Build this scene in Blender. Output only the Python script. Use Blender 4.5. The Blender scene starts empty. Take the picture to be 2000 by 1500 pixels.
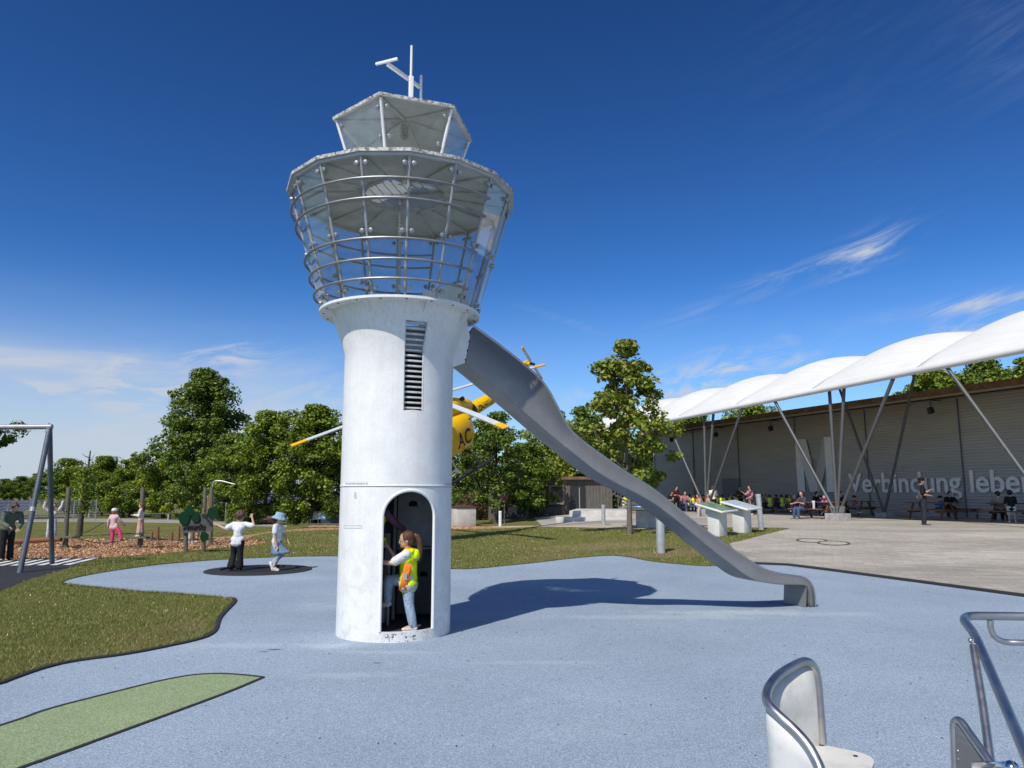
import bpy, bmesh, math, random
import numpy as np
from mathutils import Vector, Matrix, Quaternion
R = math.radians
sc = bpy.context.scene
col = sc.collection
rnd = random.Random(7)

# ------------------------------------------------------------------ camera
F_PX, CAM_H = 1444.0, 1.65
PITCH = math.atan(211 / F_PX)
cam_data = bpy.data.cameras.new("camera")
cam_data.sensor_width = 36.0
cam_data.lens = 36.0 * F_PX / 2000.0
cam_data.clip_start = 0.05
cam_data.clip_end = 4000.0
cam = bpy.data.objects.new("camera", cam_data)
col.objects.link(cam)
cam.location = (0, 0, CAM_H)
cam.rotation_euler = (R(90) + PITCH, 0, 0)
sc.camera = cam

# ------------------------------------------------------------------ sun, sky, exposure
SUN_DIR = Vector((-0.45, -0.73, 1.0)).normalized()       # towards the sun
SUN_EL = math.asin(SUN_DIR.z)
sun_data = bpy.data.lights.new("sun", 'SUN')
sun_data.energy = 4.4
sun_data.angle = R(0.53)
sun_data.color = (1.0, 0.94, 0.835)
sun = bpy.data.objects.new("sun", sun_data)
col.objects.link(sun)
sun.rotation_euler = SUN_DIR.to_track_quat('Z', 'Y').to_euler()

world = bpy.data.worlds.new("World")
sc.world = world
world.use_nodes = True
wn, wl = world.node_tree.nodes, world.node_tree.links
wn.clear()


def wnode(t, **kw):
    n = wn.new(t)
    for k, v in kw.items():
        setattr(n, k, v)
    return n


def wmath(op, a, b=None, c=None, clamp=False):
    n = wnode('ShaderNodeMath', operation=op, use_clamp=clamp)
    for i, v in enumerate((a, b, c)):
        if v is None:
            continue
        if isinstance(v, (int, float)):
            n.inputs[i].default_value = v
        else:
            wl.new(v, n.inputs[i])
    return n.outputs[0]


sky = wnode('ShaderNodeTexSky', sky_type='NISHITA')
sky.sun_disc = False
sky.sun_elevation = SUN_EL
sky.sun_rotation = math.atan2(SUN_DIR.x, SUN_DIR.y)
sky.altitude = 500
sky.air_density = 1.0
sky.dust_density = 0.55
sky.ozone_density = 2.6
gm = wnode('ShaderNodeGamma')                       # clear air: deep blue overhead, paler low down
gm.inputs[1].default_value = 1.65
wl.new(sky.outputs[0], gm.inputs[0])
hs = wnode('ShaderNodeMix', data_type='RGBA', blend_type='MULTIPLY')
hs.inputs[0].default_value = 1.0
hs.inputs[7].default_value = (0.215, 0.370, 0.462, 1)
wl.new(gm.outputs[0], hs.inputs[6])
bg = wnode('ShaderNodeBackground')
bg.inputs[1].default_value = 0.095
wl.new(hs.outputs[2], bg.inputs[0])

# thin clouds: noise in sky azimuth and elevation, gathered where the cirrus hangs
tc = wnode('ShaderNodeTexCoord')
sep = wnode('ShaderNodeSeparateXYZ')
wl.new(tc.outputs['Generated'], sep.inputs[0])
az = wmath('MULTIPLY', wmath('ARCTAN2', sep.outputs[0], sep.outputs[1]), 180 / math.pi)
el = wmath('MULTIPLY', wmath('ARCSINE', sep.outputs[2]), 180 / math.pi)


def cloud_noise(sx, sy, rot, scale, lo, hi, seed, detail=9, rough=0.62, warp=0.6):
    c, s = math.cos(R(rot)), math.sin(R(rot))
    u = wmath('MULTIPLY', wmath('ADD', wmath('MULTIPLY', az, c), wmath('MULTIPLY', el, s)), sx)
    v = wmath('MULTIPLY', wmath('ADD', wmath('MULTIPLY', az, -s), wmath('MULTIPLY', el, c)), sy)
    cb = wnode('ShaderNodeCombineXYZ')
    wl.new(u, cb.inputs[0]); wl.new(v, cb.inputs[1]); cb.inputs[2].default_value = seed
    nz = wnode('ShaderNodeTexNoise')
    nz.inputs['Scale'].default_value = scale
    nz.inputs['Detail'].default_value = detail
    nz.inputs['Roughness'].default_value = rough
    nz.inputs['Distortion'].default_value = warp
    wl.new(cb.outputs[0], nz.inputs['Vector'])
    mr = wnode('ShaderNodeMapRange', interpolation_type='SMOOTHSTEP')
    mr.inputs[1].default_value = lo; mr.inputs[2].default_value = hi
    wl.new(nz.outputs[0], mr.inputs[0])
    return mr.outputs[0]


def px_dir(px, py):
    u, v = (px - 1000) / F_PX, (750 - py) / F_PX
    x, y, z = u, math.cos(PITCH) - v * math.sin(PITCH), math.sin(PITCH) + v * math.cos(PITCH)
    return math.degrees(math.atan2(x, y)), math.degrees(math.atan2(z, math.hypot(x, y)))


def blob(px, py, wa, we, rot=0, power=1.0):
    a0, e0 = px_dir(px, py)
    c, s = math.cos(R(rot)), math.sin(R(rot))
    da, de = wmath('SUBTRACT', az, a0), wmath('SUBTRACT', el, e0)
    u = wmath('DIVIDE', wmath('ADD', wmath('MULTIPLY', da, c), wmath('MULTIPLY', de, s)), wa)
    v = wmath('DIVIDE', wmath('ADD', wmath('MULTIPLY', da, -s), wmath('MULTIPLY', de, c)), we)
    r2 = wmath('ADD', wmath('MULTIPLY', u, u), wmath('MULTIPLY', v, v))
    return wmath('MULTIPLY', wmath('POWER', 2.718, wmath('MULTIPLY', r2, -1.0)), power)


streaks = cloud_noise(0.16, 1.0, 16, 0.9, 0.36, 0.80, 3.1, warp=1.2)
wisps = cloud_noise(0.35, 1.0, 12, 0.55, 0.42, 0.72, 8.4, warp=1.6)
bank = cloud_noise(0.10, 0.55, 0, 0.55, 0.40, 0.75, 1.7, warp=0.8)
puffs = cloud_noise(0.30, 0.75, 4, 0.75, 0.46, 0.66, 5.2)


def total(*xs):
    t = xs[0]
    for x in xs[1:]:
        t = wmath('ADD', t, x)
    return t


m_streak = total(blob(1690, 497, 2.3, 1.0, 22, 1.15), blob(1520, 550, 6.5, 0.75, 17, 0.55),
                 blob(1920, 590, 5.0, 0.45, 3, 1.0), blob(1650, 130, 12, 8, -60, 0.02), blob(1980, 60, 4, 3, -50, 0.10),
                 blob(1100, 625, 3, 0.3, -18, 0.2))
m_wisp = total(blob(1400, 745, 6.0, 1.8, 14, 1.0), blob(1190, 790, 3.5, 1.5, 5, 0.6), blob(1900, 640, 3.2, 1.3, 15, 0.8),
               blob(930, 700, 3, 1.0, 0, 0.35), blob(620, 800, 4, 3, 0, 0.45), blob(440, 700, 3.0, 1.2, 8, 0.75))
m_bank = total(blob(90, 800, 26, 4.6, -3, 0.85), blob(20, 900, 26, 2.6, 0, 0.75), blob(40, 700, 9, 1.3, -3, 0.6))
m_puff = total(blob(280, 758, 2.8, 1.5, -8, 1.25), blob(75, 765, 1.9, 0.6, 0, 0.9), blob(345, 770, 2.5, 0.9, 0, 0.8))
low = wnode('ShaderNodeMapRange', interpolation_type='SMOOTHSTEP')
low.inputs[1].default_value = 17.0; low.inputs[2].default_value = 0.0
low.inputs[3].default_value = 0.0; low.inputs[4].default_value = 0.42
wl.new(el, low.inputs[0])
back = wnode('ShaderNodeMapRange', interpolation_type='SMOOTHSTEP')      # added unseen veil behind the viewer, whitens the fill light
back.inputs[1].default_value = 0.10; back.inputs[2].default_value = -0.55
back.inputs[3].default_value = 0.0; back.inputs[4].default_value = 0.62
wl.new(sep.outputs[1], back.inputs[0])
cov = total(wmath('MULTIPLY', streaks, m_streak), wmath('MULTIPLY', wisps, m_wisp), wmath('MULTIPLY', wmath('ADD', wmath('MULTIPLY', bank, 0.5), 0.35), m_bank),
            wmath('MULTIPLY', puffs, m_puff), low.outputs[0], wmath('MULTIPLY', back.outputs[0], wmath('ADD', wmath('MULTIPLY', bank, 0.45), 0.42)))
cov = wmath('MINIMUM', cov, 0.90)
cl = wnode('ShaderNodeBackground')
cl.inputs[0].default_value = (0.60, 0.655, 0.76, 1)
cl.inputs[1].default_value = 0.93
mixw = wnode('ShaderNodeMixShader')
wl.new(cov, mixw.inputs[0]); wl.new(bg.outputs[0], mixw.inputs[1]); wl.new(cl.outputs[0], mixw.inputs[2])
wo = wnode('ShaderNodeOutputWorld')
wl.new(mixw.outputs[0], wo.inputs[0])

sc.view_settings.view_transform = 'Standard'
sc.view_settings.look = 'None'
sc.view_settings.exposure = 0.0
sc.view_settings.gamma = 1.0
sc.cycles.max_bounces = 7
sc.cycles.transparent_max_bounces = 24
sc.cycles.caustics_reflective = False
sc.cycles.caustics_refractive = False

# ------------------------------------------------------------------ placing helpers


def sstep(a, b, x):
    t = min(1.0, max(0.0, (x - a) / (b - a)))
    return t * t * (3 - 2 * t)


def ground_z(x, y):
    return 0.45 * sstep(18, 28, y + 0.35 * x) * sstep(-3, 5, x)


def pix_ray(px, py):
    u, v = (px - 1000) / F_PX, (750 - py) / F_PX
    return Vector((u, math.cos(PITCH) - v * math.sin(PITCH), math.sin(PITCH) + v * math.cos(PITCH)))


def ground_at(px, py):
    d = pix_ray(px, py)
    o = Vector((0, 0, CAM_H))
    lo, hi = 0.0, -CAM_H / d.z if d.z < -1e-4 else 4000.0
    for i in range(400):                       # first crossing of the gently rising ground
        t = hi * (i + 1) / 400
        P = o + d * t
        if P.z < ground_z(P.x, P.y):
            lo, hi = hi * i / 400, t
            break
    for _ in range(30):
        t = (lo + hi) / 2
        P = o + d * t
        if P.z < ground_z(P.x, P.y): hi = t
        else: lo = t
    return o + d * hi


def at_depth(px, py, y):
    d = pix_ray(px, py)
    return Vector((0, 0, CAM_H)) + d * (y / d.y)


def on_ground(x, y):
    return Vector((x, y, ground_z(x, y)))


# ------------------------------------------------------------------ object helpers
ORIGIN = {}


def tag(o, label=None, cat=None, group=None, kind=None):
    if label: o['label'] = label
    if cat: o['category'] = cat
    if group: o['group'] = group
    if kind: o['kind'] = kind
    return o


def thing(name, label, cat, loc=(0, 0, 0), rz=0.0, group=None, mat4=None):
    o = bpy.data.objects.new(name, None)
    o.empty_display_size = 0.1
    col.objects.link(o)
    if mat4 is not None:
        o.matrix_world = mat4
    else:
        o.location = loc
        o.rotation_euler = (0, 0, rz)
    ORIGIN[o.name] = Vector(loc)
    return tag(o, label, cat, group)


class MB:
    """collects shapes and builds one mesh"""

    def __init__(s):
        s.v, s.f, s.m = [], [], []

    def add(s, vs, fs, m=0):
        b = len(s.v)
        s.v.extend([tuple(x) for x in vs])
        s.f.extend([tuple(i + b for i in f) for f in fs])
        s.m.extend([m] * len(fs))
        return s

    def box(s, c, size, rot=None, m=0, bev=0.0):
        hx, hy, hz = size[0] / 2, size[1] / 2, size[2] / 2
        M = rot if rot is not None else Matrix.Identity(3)
        c = Vector(c)
        if bev <= 0:
            vs = [Vector((x, y, z)) for x in (-hx, hx) for y in (-hy, hy) for z in (-hz, hz)]
            fs = [(0, 1, 3, 2), (4, 6, 7, 5), (0, 4, 5, 1), (2, 3, 7, 6), (0, 2, 6, 4), (1, 5, 7, 3)]
            return s.add([c + M @ v for v in vs], fs, m)
        bm = bmesh.new()
        bmesh.ops.create_cube(bm, size=1)
        for v in bm.verts:
            v.co = Vector((v.co.x * 2 * hx, v.co.y * 2 * hy, v.co.z * 2 * hz))
        bmesh.ops.bevel(bm, geom=bm.edges[:], offset=bev, segments=2, affect='EDGES', profile=0.5)
        bm.verts.index_update()
        s.add([c + M @ v.co for v in bm.verts], [[v.index for v in f.verts] for f in bm.faces], m)
        bm.free()
        return s

    def bar(s, a, b, w, h, up=(0, 0, 1), m=0, bev=0.0):
        a, b = Vector(a), Vector(b)
        z = (b - a)
        L = z.length
        z.normalize()
        up = Vector(up)
        x = up.cross(z)
        if x.length < 1e-4:
            x = Vector((1, 0, 0)).cross(z)
        x.normalize()
        y = z.cross(x)
        M = Matrix((x, y, z)).transposed()
        return s.box((a + b) / 2, (w, h, L), M, m, bev)

    def tube(s, pts, r, n=10, m=0, caps=True, closed=False):
        pts = [Vector(p) for p in pts]
        rs = r if isinstance(r, (list, tuple)) else [r] * len(pts)
        k = len(pts)
        tang = []
        for i in range(k):
            if closed:
                t = pts[(i + 1) % k] - pts[i - 1]
            else:
                t = pts[min(i + 1, k - 1)] - pts[max(i - 1, 0)]
            tang.append(t.normalized() if t.length > 1e-9 else Vector((0, 0, 1)))
        t0 = tang[0]
        x = t0.orthogonal().normalized()
        vs = []
        for i in range(k):
            if i:
                q = tang[i - 1].rotation_difference(tang[i])
                x = q @ x
            x = (x - tang[i] * x.dot(tang[i])).normalized()
            y = tang[i].cross(x)
            for j in range(n):
                a = 2 * math.pi * j / n
                vs.append(pts[i] + (x * math.cos(a) + y * math.sin(a)) * rs[i])
        fs = []
        for i in range(k if closed else k - 1):
            i2 = (i + 1) % k
            for j in range(n):
                j2 = (j + 1) % n
                fs.append((i * n + j, i * n + j2, i2 * n + j2, i2 * n + j))
        if caps and not closed:
            fs.append(tuple(range(n - 1, -1, -1)))
            fs.append(tuple((k - 1) * n + j for j in range(n)))
        return s.add(vs, fs, m)

    def capsule(s, a, ra, b, rb, n=12, m=0):
        a, b = Vector(a), Vector(b)
        z = b - a
        L = z.length
        if L < 1e-6:
            return s.ball(a, (ra, ra, ra), n, m=m)
        z.normalize()
        pts, rs = [], []
        for t in (88, 60, 30):
            pts.append(a - z * ra * math.sin(R(t))); rs.append(max(ra * math.cos(R(t)), 1e-4))
        for t in (0, .33, .66, 1):
            pts.append(a + z * L * t); rs.append(ra + (rb - ra) * t)
        for t in (30, 60, 88):
            pts.append(b + z * rb * math.sin(R(t))); rs.append(max(rb * math.cos(R(t)), 1e-4))
        x = z.orthogonal().normalized()
        y = z.cross(x)
        vs = []
        for p, r in zip(pts, rs):
            for j in range(n):
                an = 2 * math.pi * j / n
                vs.append(p + (x * math.cos(an) + y * math.sin(an)) * r)
        fs = []
        for i in range(len(pts) - 1):
            for j in range(n):
                j2 = (j + 1) % n
                fs.append((i * n + j, i * n + j2, (i + 1) * n + j2, (i + 1) * n + j))
        k = len(pts)
        fs.append(tuple(range(n - 1, -1, -1)))
        fs.append(tuple((k - 1) * n + j for j in range(n)))
        return s.add(vs, fs, m)

    def ball(s, c, r, n=12, rot=None, m=0, rings=8):
        c = Vector(c)
        if isinstance(r, (int, float)):
            r = (r, r, r)
        M = rot if rot is not None else Matrix.Identity(3)
        vs = [c + M @ Vector((0, 0, -r[2]))]
        for i in range(1, rings):
            ph = -math.pi / 2 + math.pi * i / rings
            for j in range(n):
                a = 2 * math.pi * j / n
                vs.append(c + M @ Vector((r[0] * math.cos(ph) * math.cos(a), r[1] * math.cos(ph) * math.sin(a), r[2] * math.sin(ph))))
        vs.append(c + M @ Vector((0, 0, r[2])))
        fs = [(0, 1 + (j + 1) % n, 1 + j) for j in range(n)]
        for i in range(rings - 2):
            for j in range(n):
                j2 = (j + 1) % n
                fs.append((1 + i * n + j, 1 + i * n + j2, 1 + (i + 1) * n + j2, 1 + (i + 1) * n + j))
        t = len(vs) - 1
        b = 1 + (rings - 2) * n
        fs += [(b + j, b + (j + 1) % n, t) for j in range(n)]
        return s.add(vs, fs, m)

    def lathe(s, prof, n=32, c=(0, 0, 0), m=0, a0=0.0, close_top=False, close_bot=False):
        c = Vector(c)
        k = len(prof)
        vs = []
        for (r, z) in prof:
            for j in range(n):
                a = a0 + 2 * math.pi * j / n
                vs.append(c + Vector((r * math.cos(a), r * math.sin(a), z)))
        fs = []
        for i in range(k - 1):
            for j in range(n):
                j2 = (j + 1) % n
                fs.append((i * n + j, i * n + j2, (i + 1) * n + j2, (i + 1) * n + j))
        if close_bot: fs.append(tuple(range(n - 1, -1, -1)))
        if close_top: fs.append(tuple((k - 1) * n + j for j in range(n)))
        return s.add(vs, fs, m)

    def prism(s, poly, depth, M=None, m=0):
        """2D polygon in local XZ, thickness along local Y"""
        M = M if M is not None else Matrix.Identity(4)
        n = len(poly)
        vs = [M @ Vector((x, -depth / 2, z)) for x, z in poly] + [M @ Vector((x, depth / 2, z)) for x, z in poly]
        fs = [tuple(range(n)), tuple(range(2 * n - 1, n - 1, -1))]
        fs += [(i, i + n, (i + 1) % n + n, (i + 1) % n) for i in range(n)]
        return s.add(vs, fs, m)

    def shift(s, d):
        d = Vector(d)
        s.v = [tuple(Vector(v) + d) for v in s.v]
        return s

    def xform(s, M):
        s.v = [tuple(M @ Vector(v)) for v in s.v]
        return s

    def build(s, name, mats, parent=None, world=False, smooth=35, normals=True, loc=None):
        me = bpy.data.meshes.new(name)
        vs = s.v
        org = Vector((0, 0, 0))
        if world and parent is not None:
            org = ORIGIN.get(parent.name, Vector((0, 0, 0)))
        if loc is not None:
            org = Vector(loc)
        if org.length > 0:
            vs = [(v[0] - org.x, v[1] - org.y, v[2] - org.z) for v in vs]
        me.from_pydata(vs, [], s.f)
        for mm in (mats if isinstance(mats, (list, tuple)) else [mats]):
            me.materials.append(mm)
        if any(s.m):
            me.polygons.foreach_set('material_index', s.m)
        if normals:
            bm = bmesh.new(); bm.from_mesh(me)
            bmesh.ops.recalc_face_normals(bm, faces=bm.faces[:])
            bm.to_mesh(me); bm.free()
        if smooth:
            me.shade_smooth()
            me.set_sharp_from_angle(angle=R(smooth))
        me.update()
        o = bpy.data.objects.new(name, me)
        col.objects.link(o)
        if parent is not None:
            o.parent = parent
            ORIGIN[o.name] = ORIGIN.get(parent.name, Vector((0, 0, 0)))
        elif loc is not None:
            o.location = loc
            ORIGIN[o.name] = Vector(loc)
        return o


def put(o, parent):
    c = o.copy()
    col.objects.link(c)
    if parent is not None:
        c.parent = parent
    return c


def dup(root, loc, rz, label=None, group=None, recolor=None, scale=None):
    """a copy of a thing with copies of its parts and sub-parts"""
    r = put(root, None)
    r.parent = None
    r.location = loc
    r.rotation_euler = (0, 0, rz)
    if scale is not None:
        r.scale = (scale, scale, scale)
    if label: r['label'] = label
    if group: r['group'] = group

    def rec(src, dst):
        for ch in list(src.children):
            c = put(ch, dst)
            if recolor:
                key = ch.name.split('.')[0]
                if key in recolor and c.type == 'MESH':
                    c.material_slots[0].link = 'OBJECT'
                    c.material_slots[0].material = recolor[key]
            rec(ch, c)
    rec(root, r)
    ORIGIN[r.name] = Vector(loc)
    return r


def struct(o):
    o['kind'] = 'structure'
    return o


# ------------------------------------------------------------------ materials


class NT:
    def __init__(s, name):
        s.mat = bpy.data.materials.new(name)
        s.mat.use_nodes = True
        s.n, s.l = s.mat.node_tree.nodes, s.mat.node_tree.links
        s.bsdf = s.n['Principled BSDF']
        s.out = s.n['Material Output']
        s._tc = None

    def new(s, t, **kw):
        n = s.n.new(t)
        for k, v in kw.items():
            setattr(n, k, v)
        return n

    def coord(s, kind='Object', scale=(1, 1, 1)):
        if s._tc is None:
            s._tc = s.new('ShaderNodeTexCoord')
        if scale == (1, 1, 1):
            return s._tc.outputs[kind]
        mp = s.new('ShaderNodeMapping')
        mp.inputs['Scale'].default_value = scale
        s.l.new(s._tc.outputs[kind], mp.inputs[0])
        return mp.outputs[0]

    def pos(s, scale=(1, 1, 1), rz=0.0):
        g = s.new('ShaderNodeNewGeometry')
        mp = s.new('ShaderNodeMapping')
        mp.inputs['Scale'].default_value = scale
        mp.inputs['Rotation'].default_value = (0, 0, rz)
        s.l.new(g.outputs['Position'], mp.inputs[0])
        return mp.outputs[0]

    def noise(s, vec, scale, detail=4, rough=0.55, dist=0.0):
        n = s.new('ShaderNodeTexNoise')
        n.inputs['Scale'].default_value = scale
        n.inputs['Detail'].default_value = detail
        n.inputs['Roughness'].default_value = rough
        n.inputs['Distortion'].default_value = dist
        s.l.new(vec, n.inputs['Vector'])
        return n.outputs[0]

    def voro(s, vec, scale, feature='F1', out='Distance'):
        n = s.new('ShaderNodeTexVoronoi', feature=feature)
        n.inputs['Scale'].default_value = scale
        s.l.new(vec, n.inputs['Vector'])
        return n.outputs[out]

    def ramp(s, fac, stops, interp='LINEAR'):
        n = s.new('ShaderNodeValToRGB')
        cr = n.color_ramp
        cr.interpolation = interp
        while len(cr.elements) < len(stops):
            cr.elements.new(0.5)
        for e, (p, c) in zip(cr.elements, stops):
            e.position = p
            e.color = (c, c, c, 1) if isinstance(c, (int, float)) else (c[0], c[1], c[2], 1)
        s.l.new(fac, n.inputs[0])
        return n.outputs[0]

    def mix(s, fac, a, b, mode='MIX'):
        n = s.new('ShaderNodeMix', data_type='RGBA', blend_type=mode)
        for i, v in ((0, fac), (6, a), (7, b)):
            if isinstance(v, (int, float)):
                n.inputs[i].default_value = v
            elif isinstance(v, (tuple, list)):
                n.inputs[i].default_value = (v[0], v[1], v[2], 1)
            else:
                s.l.new(v, n.inputs[i])
        return n.outputs[2]

    def math(s, op, a, b=None, clamp=False):
        n = s.new('ShaderNodeMath', operation=op, use_clamp=clamp)
        for i, v in enumerate((a, b)):
            if v is None: continue
            if isinstance(v, (int, float)):
                n.inputs[i].default_value = v
            else:
                s.l.new(v, n.inputs[i])
        return n.outputs[0]

    def maprange(s, x, a, b, c=0.0, d=1.0):
        n = s.new('ShaderNodeMapRange', interpolation_type='SMOOTHSTEP')
        for i, v in enumerate((a, b, c, d)):
            n.inputs[i + 1].default_value = v
        s.l.new(x, n.inputs[0])
        return n.outputs[0]

    def bump(s, h, strength=0.3, dist=0.01):
        n = s.new('ShaderNodeBump')
        n.inputs['Strength'].default_value = strength
        n.inputs['Distance'].default_value = dist
        s.l.new(h, n.inputs['Height'])
        s.l.new(n.outputs[0], s.bsdf.inputs['Normal'])

    def set(s, **kw):
        for k, v in kw.items():
            k = k.replace('_', ' ')
            if isinstance(v, (int, float)):
                s.bsdf.inputs[k].default_value = v
            elif isinstance(v, (tuple, list)):
                s.bsdf.inputs[k].default_value = (v[0], v[1], v[2], 1)
            else:
                s.l.new(v, s.bsdf.inputs[k])
        return s


def mat(name, c, rough=0.6, metal=0.0, var=0.15, scale=6.0, bump=0.0, bscale=60.0, spec=0.5, c2=None, stretch=(1, 1, 1), rvar=0.0):
    t = NT(name)
    v = t.coord('Object', stretch)
    n = t.noise(v, scale, 5)
    a = tuple(x * (1 - var) for x in c)
    b = c2 if c2 else tuple(min(1, x * (1 + var)) for x in c)
    t.set(Base_Color=t.ramp(n, [(0.3, a), (0.7, b)]), Metallic=metal, Specular_IOR_Level=spec)
    if rvar:
        t.set(Roughness=t.ramp(t.noise(v, scale * 2.3, 4), [(0.3, rough - rvar), (0.7, rough + rvar)]))
    else:
        t.set(Roughness=rough)
    if bump:
        t.bump(t.noise(v, bscale, 3), bump, 0.01)
    return t.mat


MATS = {}


def cloth(c, key=None, var=0.14):
    key = key or tuple(round(x, 3) for x in c)
    if key not in MATS:
        t = NT('fabric')
        o = t.coord('Object')
        t.set(Base_Color=t.ramp(t.noise(o, 9, 5), [(0.3, tuple(x * (1 - var) for x in c)), (0.7, tuple(min(1, x * (1 + var)) for x in c))]), Roughness=0.85, Specular_IOR_Level=0.2)
        t.bump(t.math('ADD', t.noise(t.coord('Object', (1, 1, 0.7)), 13, 4, 0.55, 1.2), t.math('MULTIPLY', t.noise(o, 60, 3), 0.15)), 0.9, 0.03)
        MATS[key] = t.mat
    return MATS[key]


STEEL = mat('brushed_steel', (0.52, 0.505, 0.485), 0.40, 1.0, 0.10, 3.0, rvar=0.07, stretch=(1, 1, 4))
GALV = mat('galvanised_steel', (0.42, 0.43, 0.44), 0.5, 0.85, 0.2, 9, rvar=0.08)
GREYPAINT = mat('grey_painted_steel', (0.085, 0.10, 0.125), 0.45, 0.1, 0.2, 5, rvar=0.08)
LIGHTSTEEL = mat('silver_painted_steel', (0.40, 0.41, 0.42), 0.42, 0.35, 0.12, 7)
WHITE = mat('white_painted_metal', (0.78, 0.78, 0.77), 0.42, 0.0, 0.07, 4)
DIRTYWHITE = mat('weathered_white_metal', (0.60, 0.60, 0.585), 0.55, 0.0, 0.2, 9)
BLACKRUB = mat('black_rubber', (0.022, 0.022, 0.024), 0.85, 0, 0.35, 60, 0.4, 150)
DARK = mat('dark_plastic', (0.02, 0.02, 0.022), 0.5, 0, 0.2, 10)
CONCRETE = mat('pale_concrete', (0.52, 0.50, 0.46), 0.85, 0, 0.16, 3, 0.3, 40)
BLOCK = mat('concrete_block', (0.36, 0.35, 0.33), 0.9, 0, 0.25, 5, 0.4, 40)
GREYWOOD = mat('weathered_wood', (0.115, 0.118, 0.088), 0.9, 0, 0.3, 5, 0.4, 30, stretch=(6, 6, 0.8))
BROWNWOOD = mat('brown_wood', (0.20, 0.085, 0.04), 0.8, 0, 0.3, 5, 0.4, 30, stretch=(6, 6, 0.8))
TABLEWOOD = mat('stained_table_wood', (0.17, 0.075, 0.035), 0.7, 0, 0.3, 4, 0.3, 30)
PALEWOOD = mat('pale_timber', (0.30, 0.20, 0.115), 0.8, 0, 0.25, 5, 0.4, 30)
BARK = mat('tree_bark', (0.085, 0.072, 0.06), 0.95, 0, 0.4, 9, 0.8, 30, stretch=(3, 3, 0.7))
YOUNGBARK = mat('young_tree_bark', (0.15, 0.125, 0.10), 0.95, 0, 0.35, 9, 0.7, 30, stretch=(3, 3, 0.7))
YELLOW = mat('yellow_aircraft_paint', (0.86, 0.50, 0.0), 0.3, 0, 0.05, 3)
BLACKPAINT = mat('black_lettering', (0.012, 0.012, 0.013), 0.5, 0, 0.1, 5)


def rubber_surface(name, c, c_dark, c_light, dusty=()):
    t = NT(name)
    p = t.pos()
    cell = t.voro(p, 210, out='Color')
    sep = t.new('ShaderNodeSeparateColor')
    t.l.new(cell, sep.inputs[0])
    grain = t.ramp(sep.outputs[0], [(0.0, c_dark), (0.22, c), (0.72, c), (0.90, c_light)])
    fine = t.ramp(t.noise(p, 65, 4, 0.75), [(0.3, 0.62), (0.7, 1.3)])
    grain = t.mix(0.55, grain, t.mix(1.0, grain, fine, 'MULTIPLY'))
    big = t.ramp(t.noise(p, 0.45, 5, 0.6), [(0.3, 0.90), (0.7, 1.10)])
    colr = t.mix(1.0, grain, big, 'MULTIPLY')
    worn = t.ramp(t.noise(p, 1.3, 7, 0.7, 0.6), [(0.60, 0.0), (0.76, 1.0)])
    colr = t.mix(t.math('MULTIPLY', worn, 0.22), colr, tuple(min(1, x * 1.7 + 0.05) for x in c))
    stain = t.ramp(t.noise(p, 2.1, 6, 0.65, 0.4), [(0.66, 0.0), (0.74, 1.0)])
    colr = t.mix(t.math('MULTIPLY', stain, 0.16), colr, tuple(x * 0.45 for x in c))
    debris = t.ramp(t.voro(t.pos((1, 0.6, 1)), 3.0), [(0.012, 1.0), (0.022, 0.0)])
    colr = t.mix(t.math('MULTIPLY', debris, 0.75), colr, (0.03, 0.028, 0.03))
    specks = t.ramp(t.voro(t.pos((1, 1, 1), 0.6), 4.3), [(0.009, 1.0), (0.015, 0.0)])
    colr = t.mix(t.math('MULTIPLY', specks, 0.8), colr, (0.62, 0.60, 0.55))
    for (px, py, ra, rb, amt, cc) in dusty:            # trodden dust and rubbed dark spots
        P = ground_at(px, py)
        dd = t.new('ShaderNodeVectorMath', operation='SUBTRACT')
        t.l.new(t.pos(), dd.inputs[0]); dd.inputs[1].default_value = P
        s2 = t.new('ShaderNodeVectorMath', operation='DIVIDE')
        t.l.new(dd.outputs[0], s2.inputs[0]); s2.inputs[1].default_value = (ra, rb, 50)
        ln = t.new('ShaderNodeVectorMath', operation='LENGTH')
        t.l.new(s2.outputs[0], ln.inputs[0])
        k = t.math('ADD', ln.outputs['Value'], t.math('MULTIPLY', t.math('SUBTRACT', t.noise(p, 2.4, 8, 0.75, 0.8), 0.5), 2.6))
        k = t.maprange(k, 1.15, 0.2)
        colr = t.mix(t.math('MULTIPLY', k, amt * (0.62 if cc[0] > 0.2 else 1.0)), colr, cc)
    t.set(Base_Color=colr, Roughness=0.9, Specular_IOR_Level=0.25)
    t.bump(t.voro(p, 210), 0.5, 0.004)
    return t


DUST = (0.50, 0.56, 0.60)
SOOT = (0.035, 0.037, 0.045)
BLUE_WEAR = ((1440, 1197, 1.5, 0.28, 0.75, DUST), (1300, 1206, 1.6, 0.25, 0.5, DUST), (655, 1262, 0.42, 0.22, 0.7, DUST), (760, 1275, 0.7, 0.12, 0.4, DUST), (470, 1262, 0.9, 0.18, 0.4, DUST),
             (620, 1185, 0.5, 0.5, 0.35, DUST), (700, 1320, 0.6, 0.14, 0.4, DUST), (1050, 1295, 0.9, 0.10, 0.35, DUST), (537, 1270, 0.13, 0.055, 0.9, SOOT), (515, 1274, 0.07, 0.03, 0.8, SOOT),
             (735, 1296, 0.05, 0.025, 0.8, SOOT), (560, 1130, 1.2, 0.5, 0.3, DUST), (1620, 1200, 0.9, 0.22, 0.4, DUST), (1150, 1430, 0.6, 0.3, 0.15, DUST))
bt = rubber_surface('blue_rubber_granulate', (0.262, 0.335, 0.418), (0.11, 0.145, 0.195), (0.48, 0.55, 0.64), BLUE_WEAR)
BLUE = bt.mat
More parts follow.
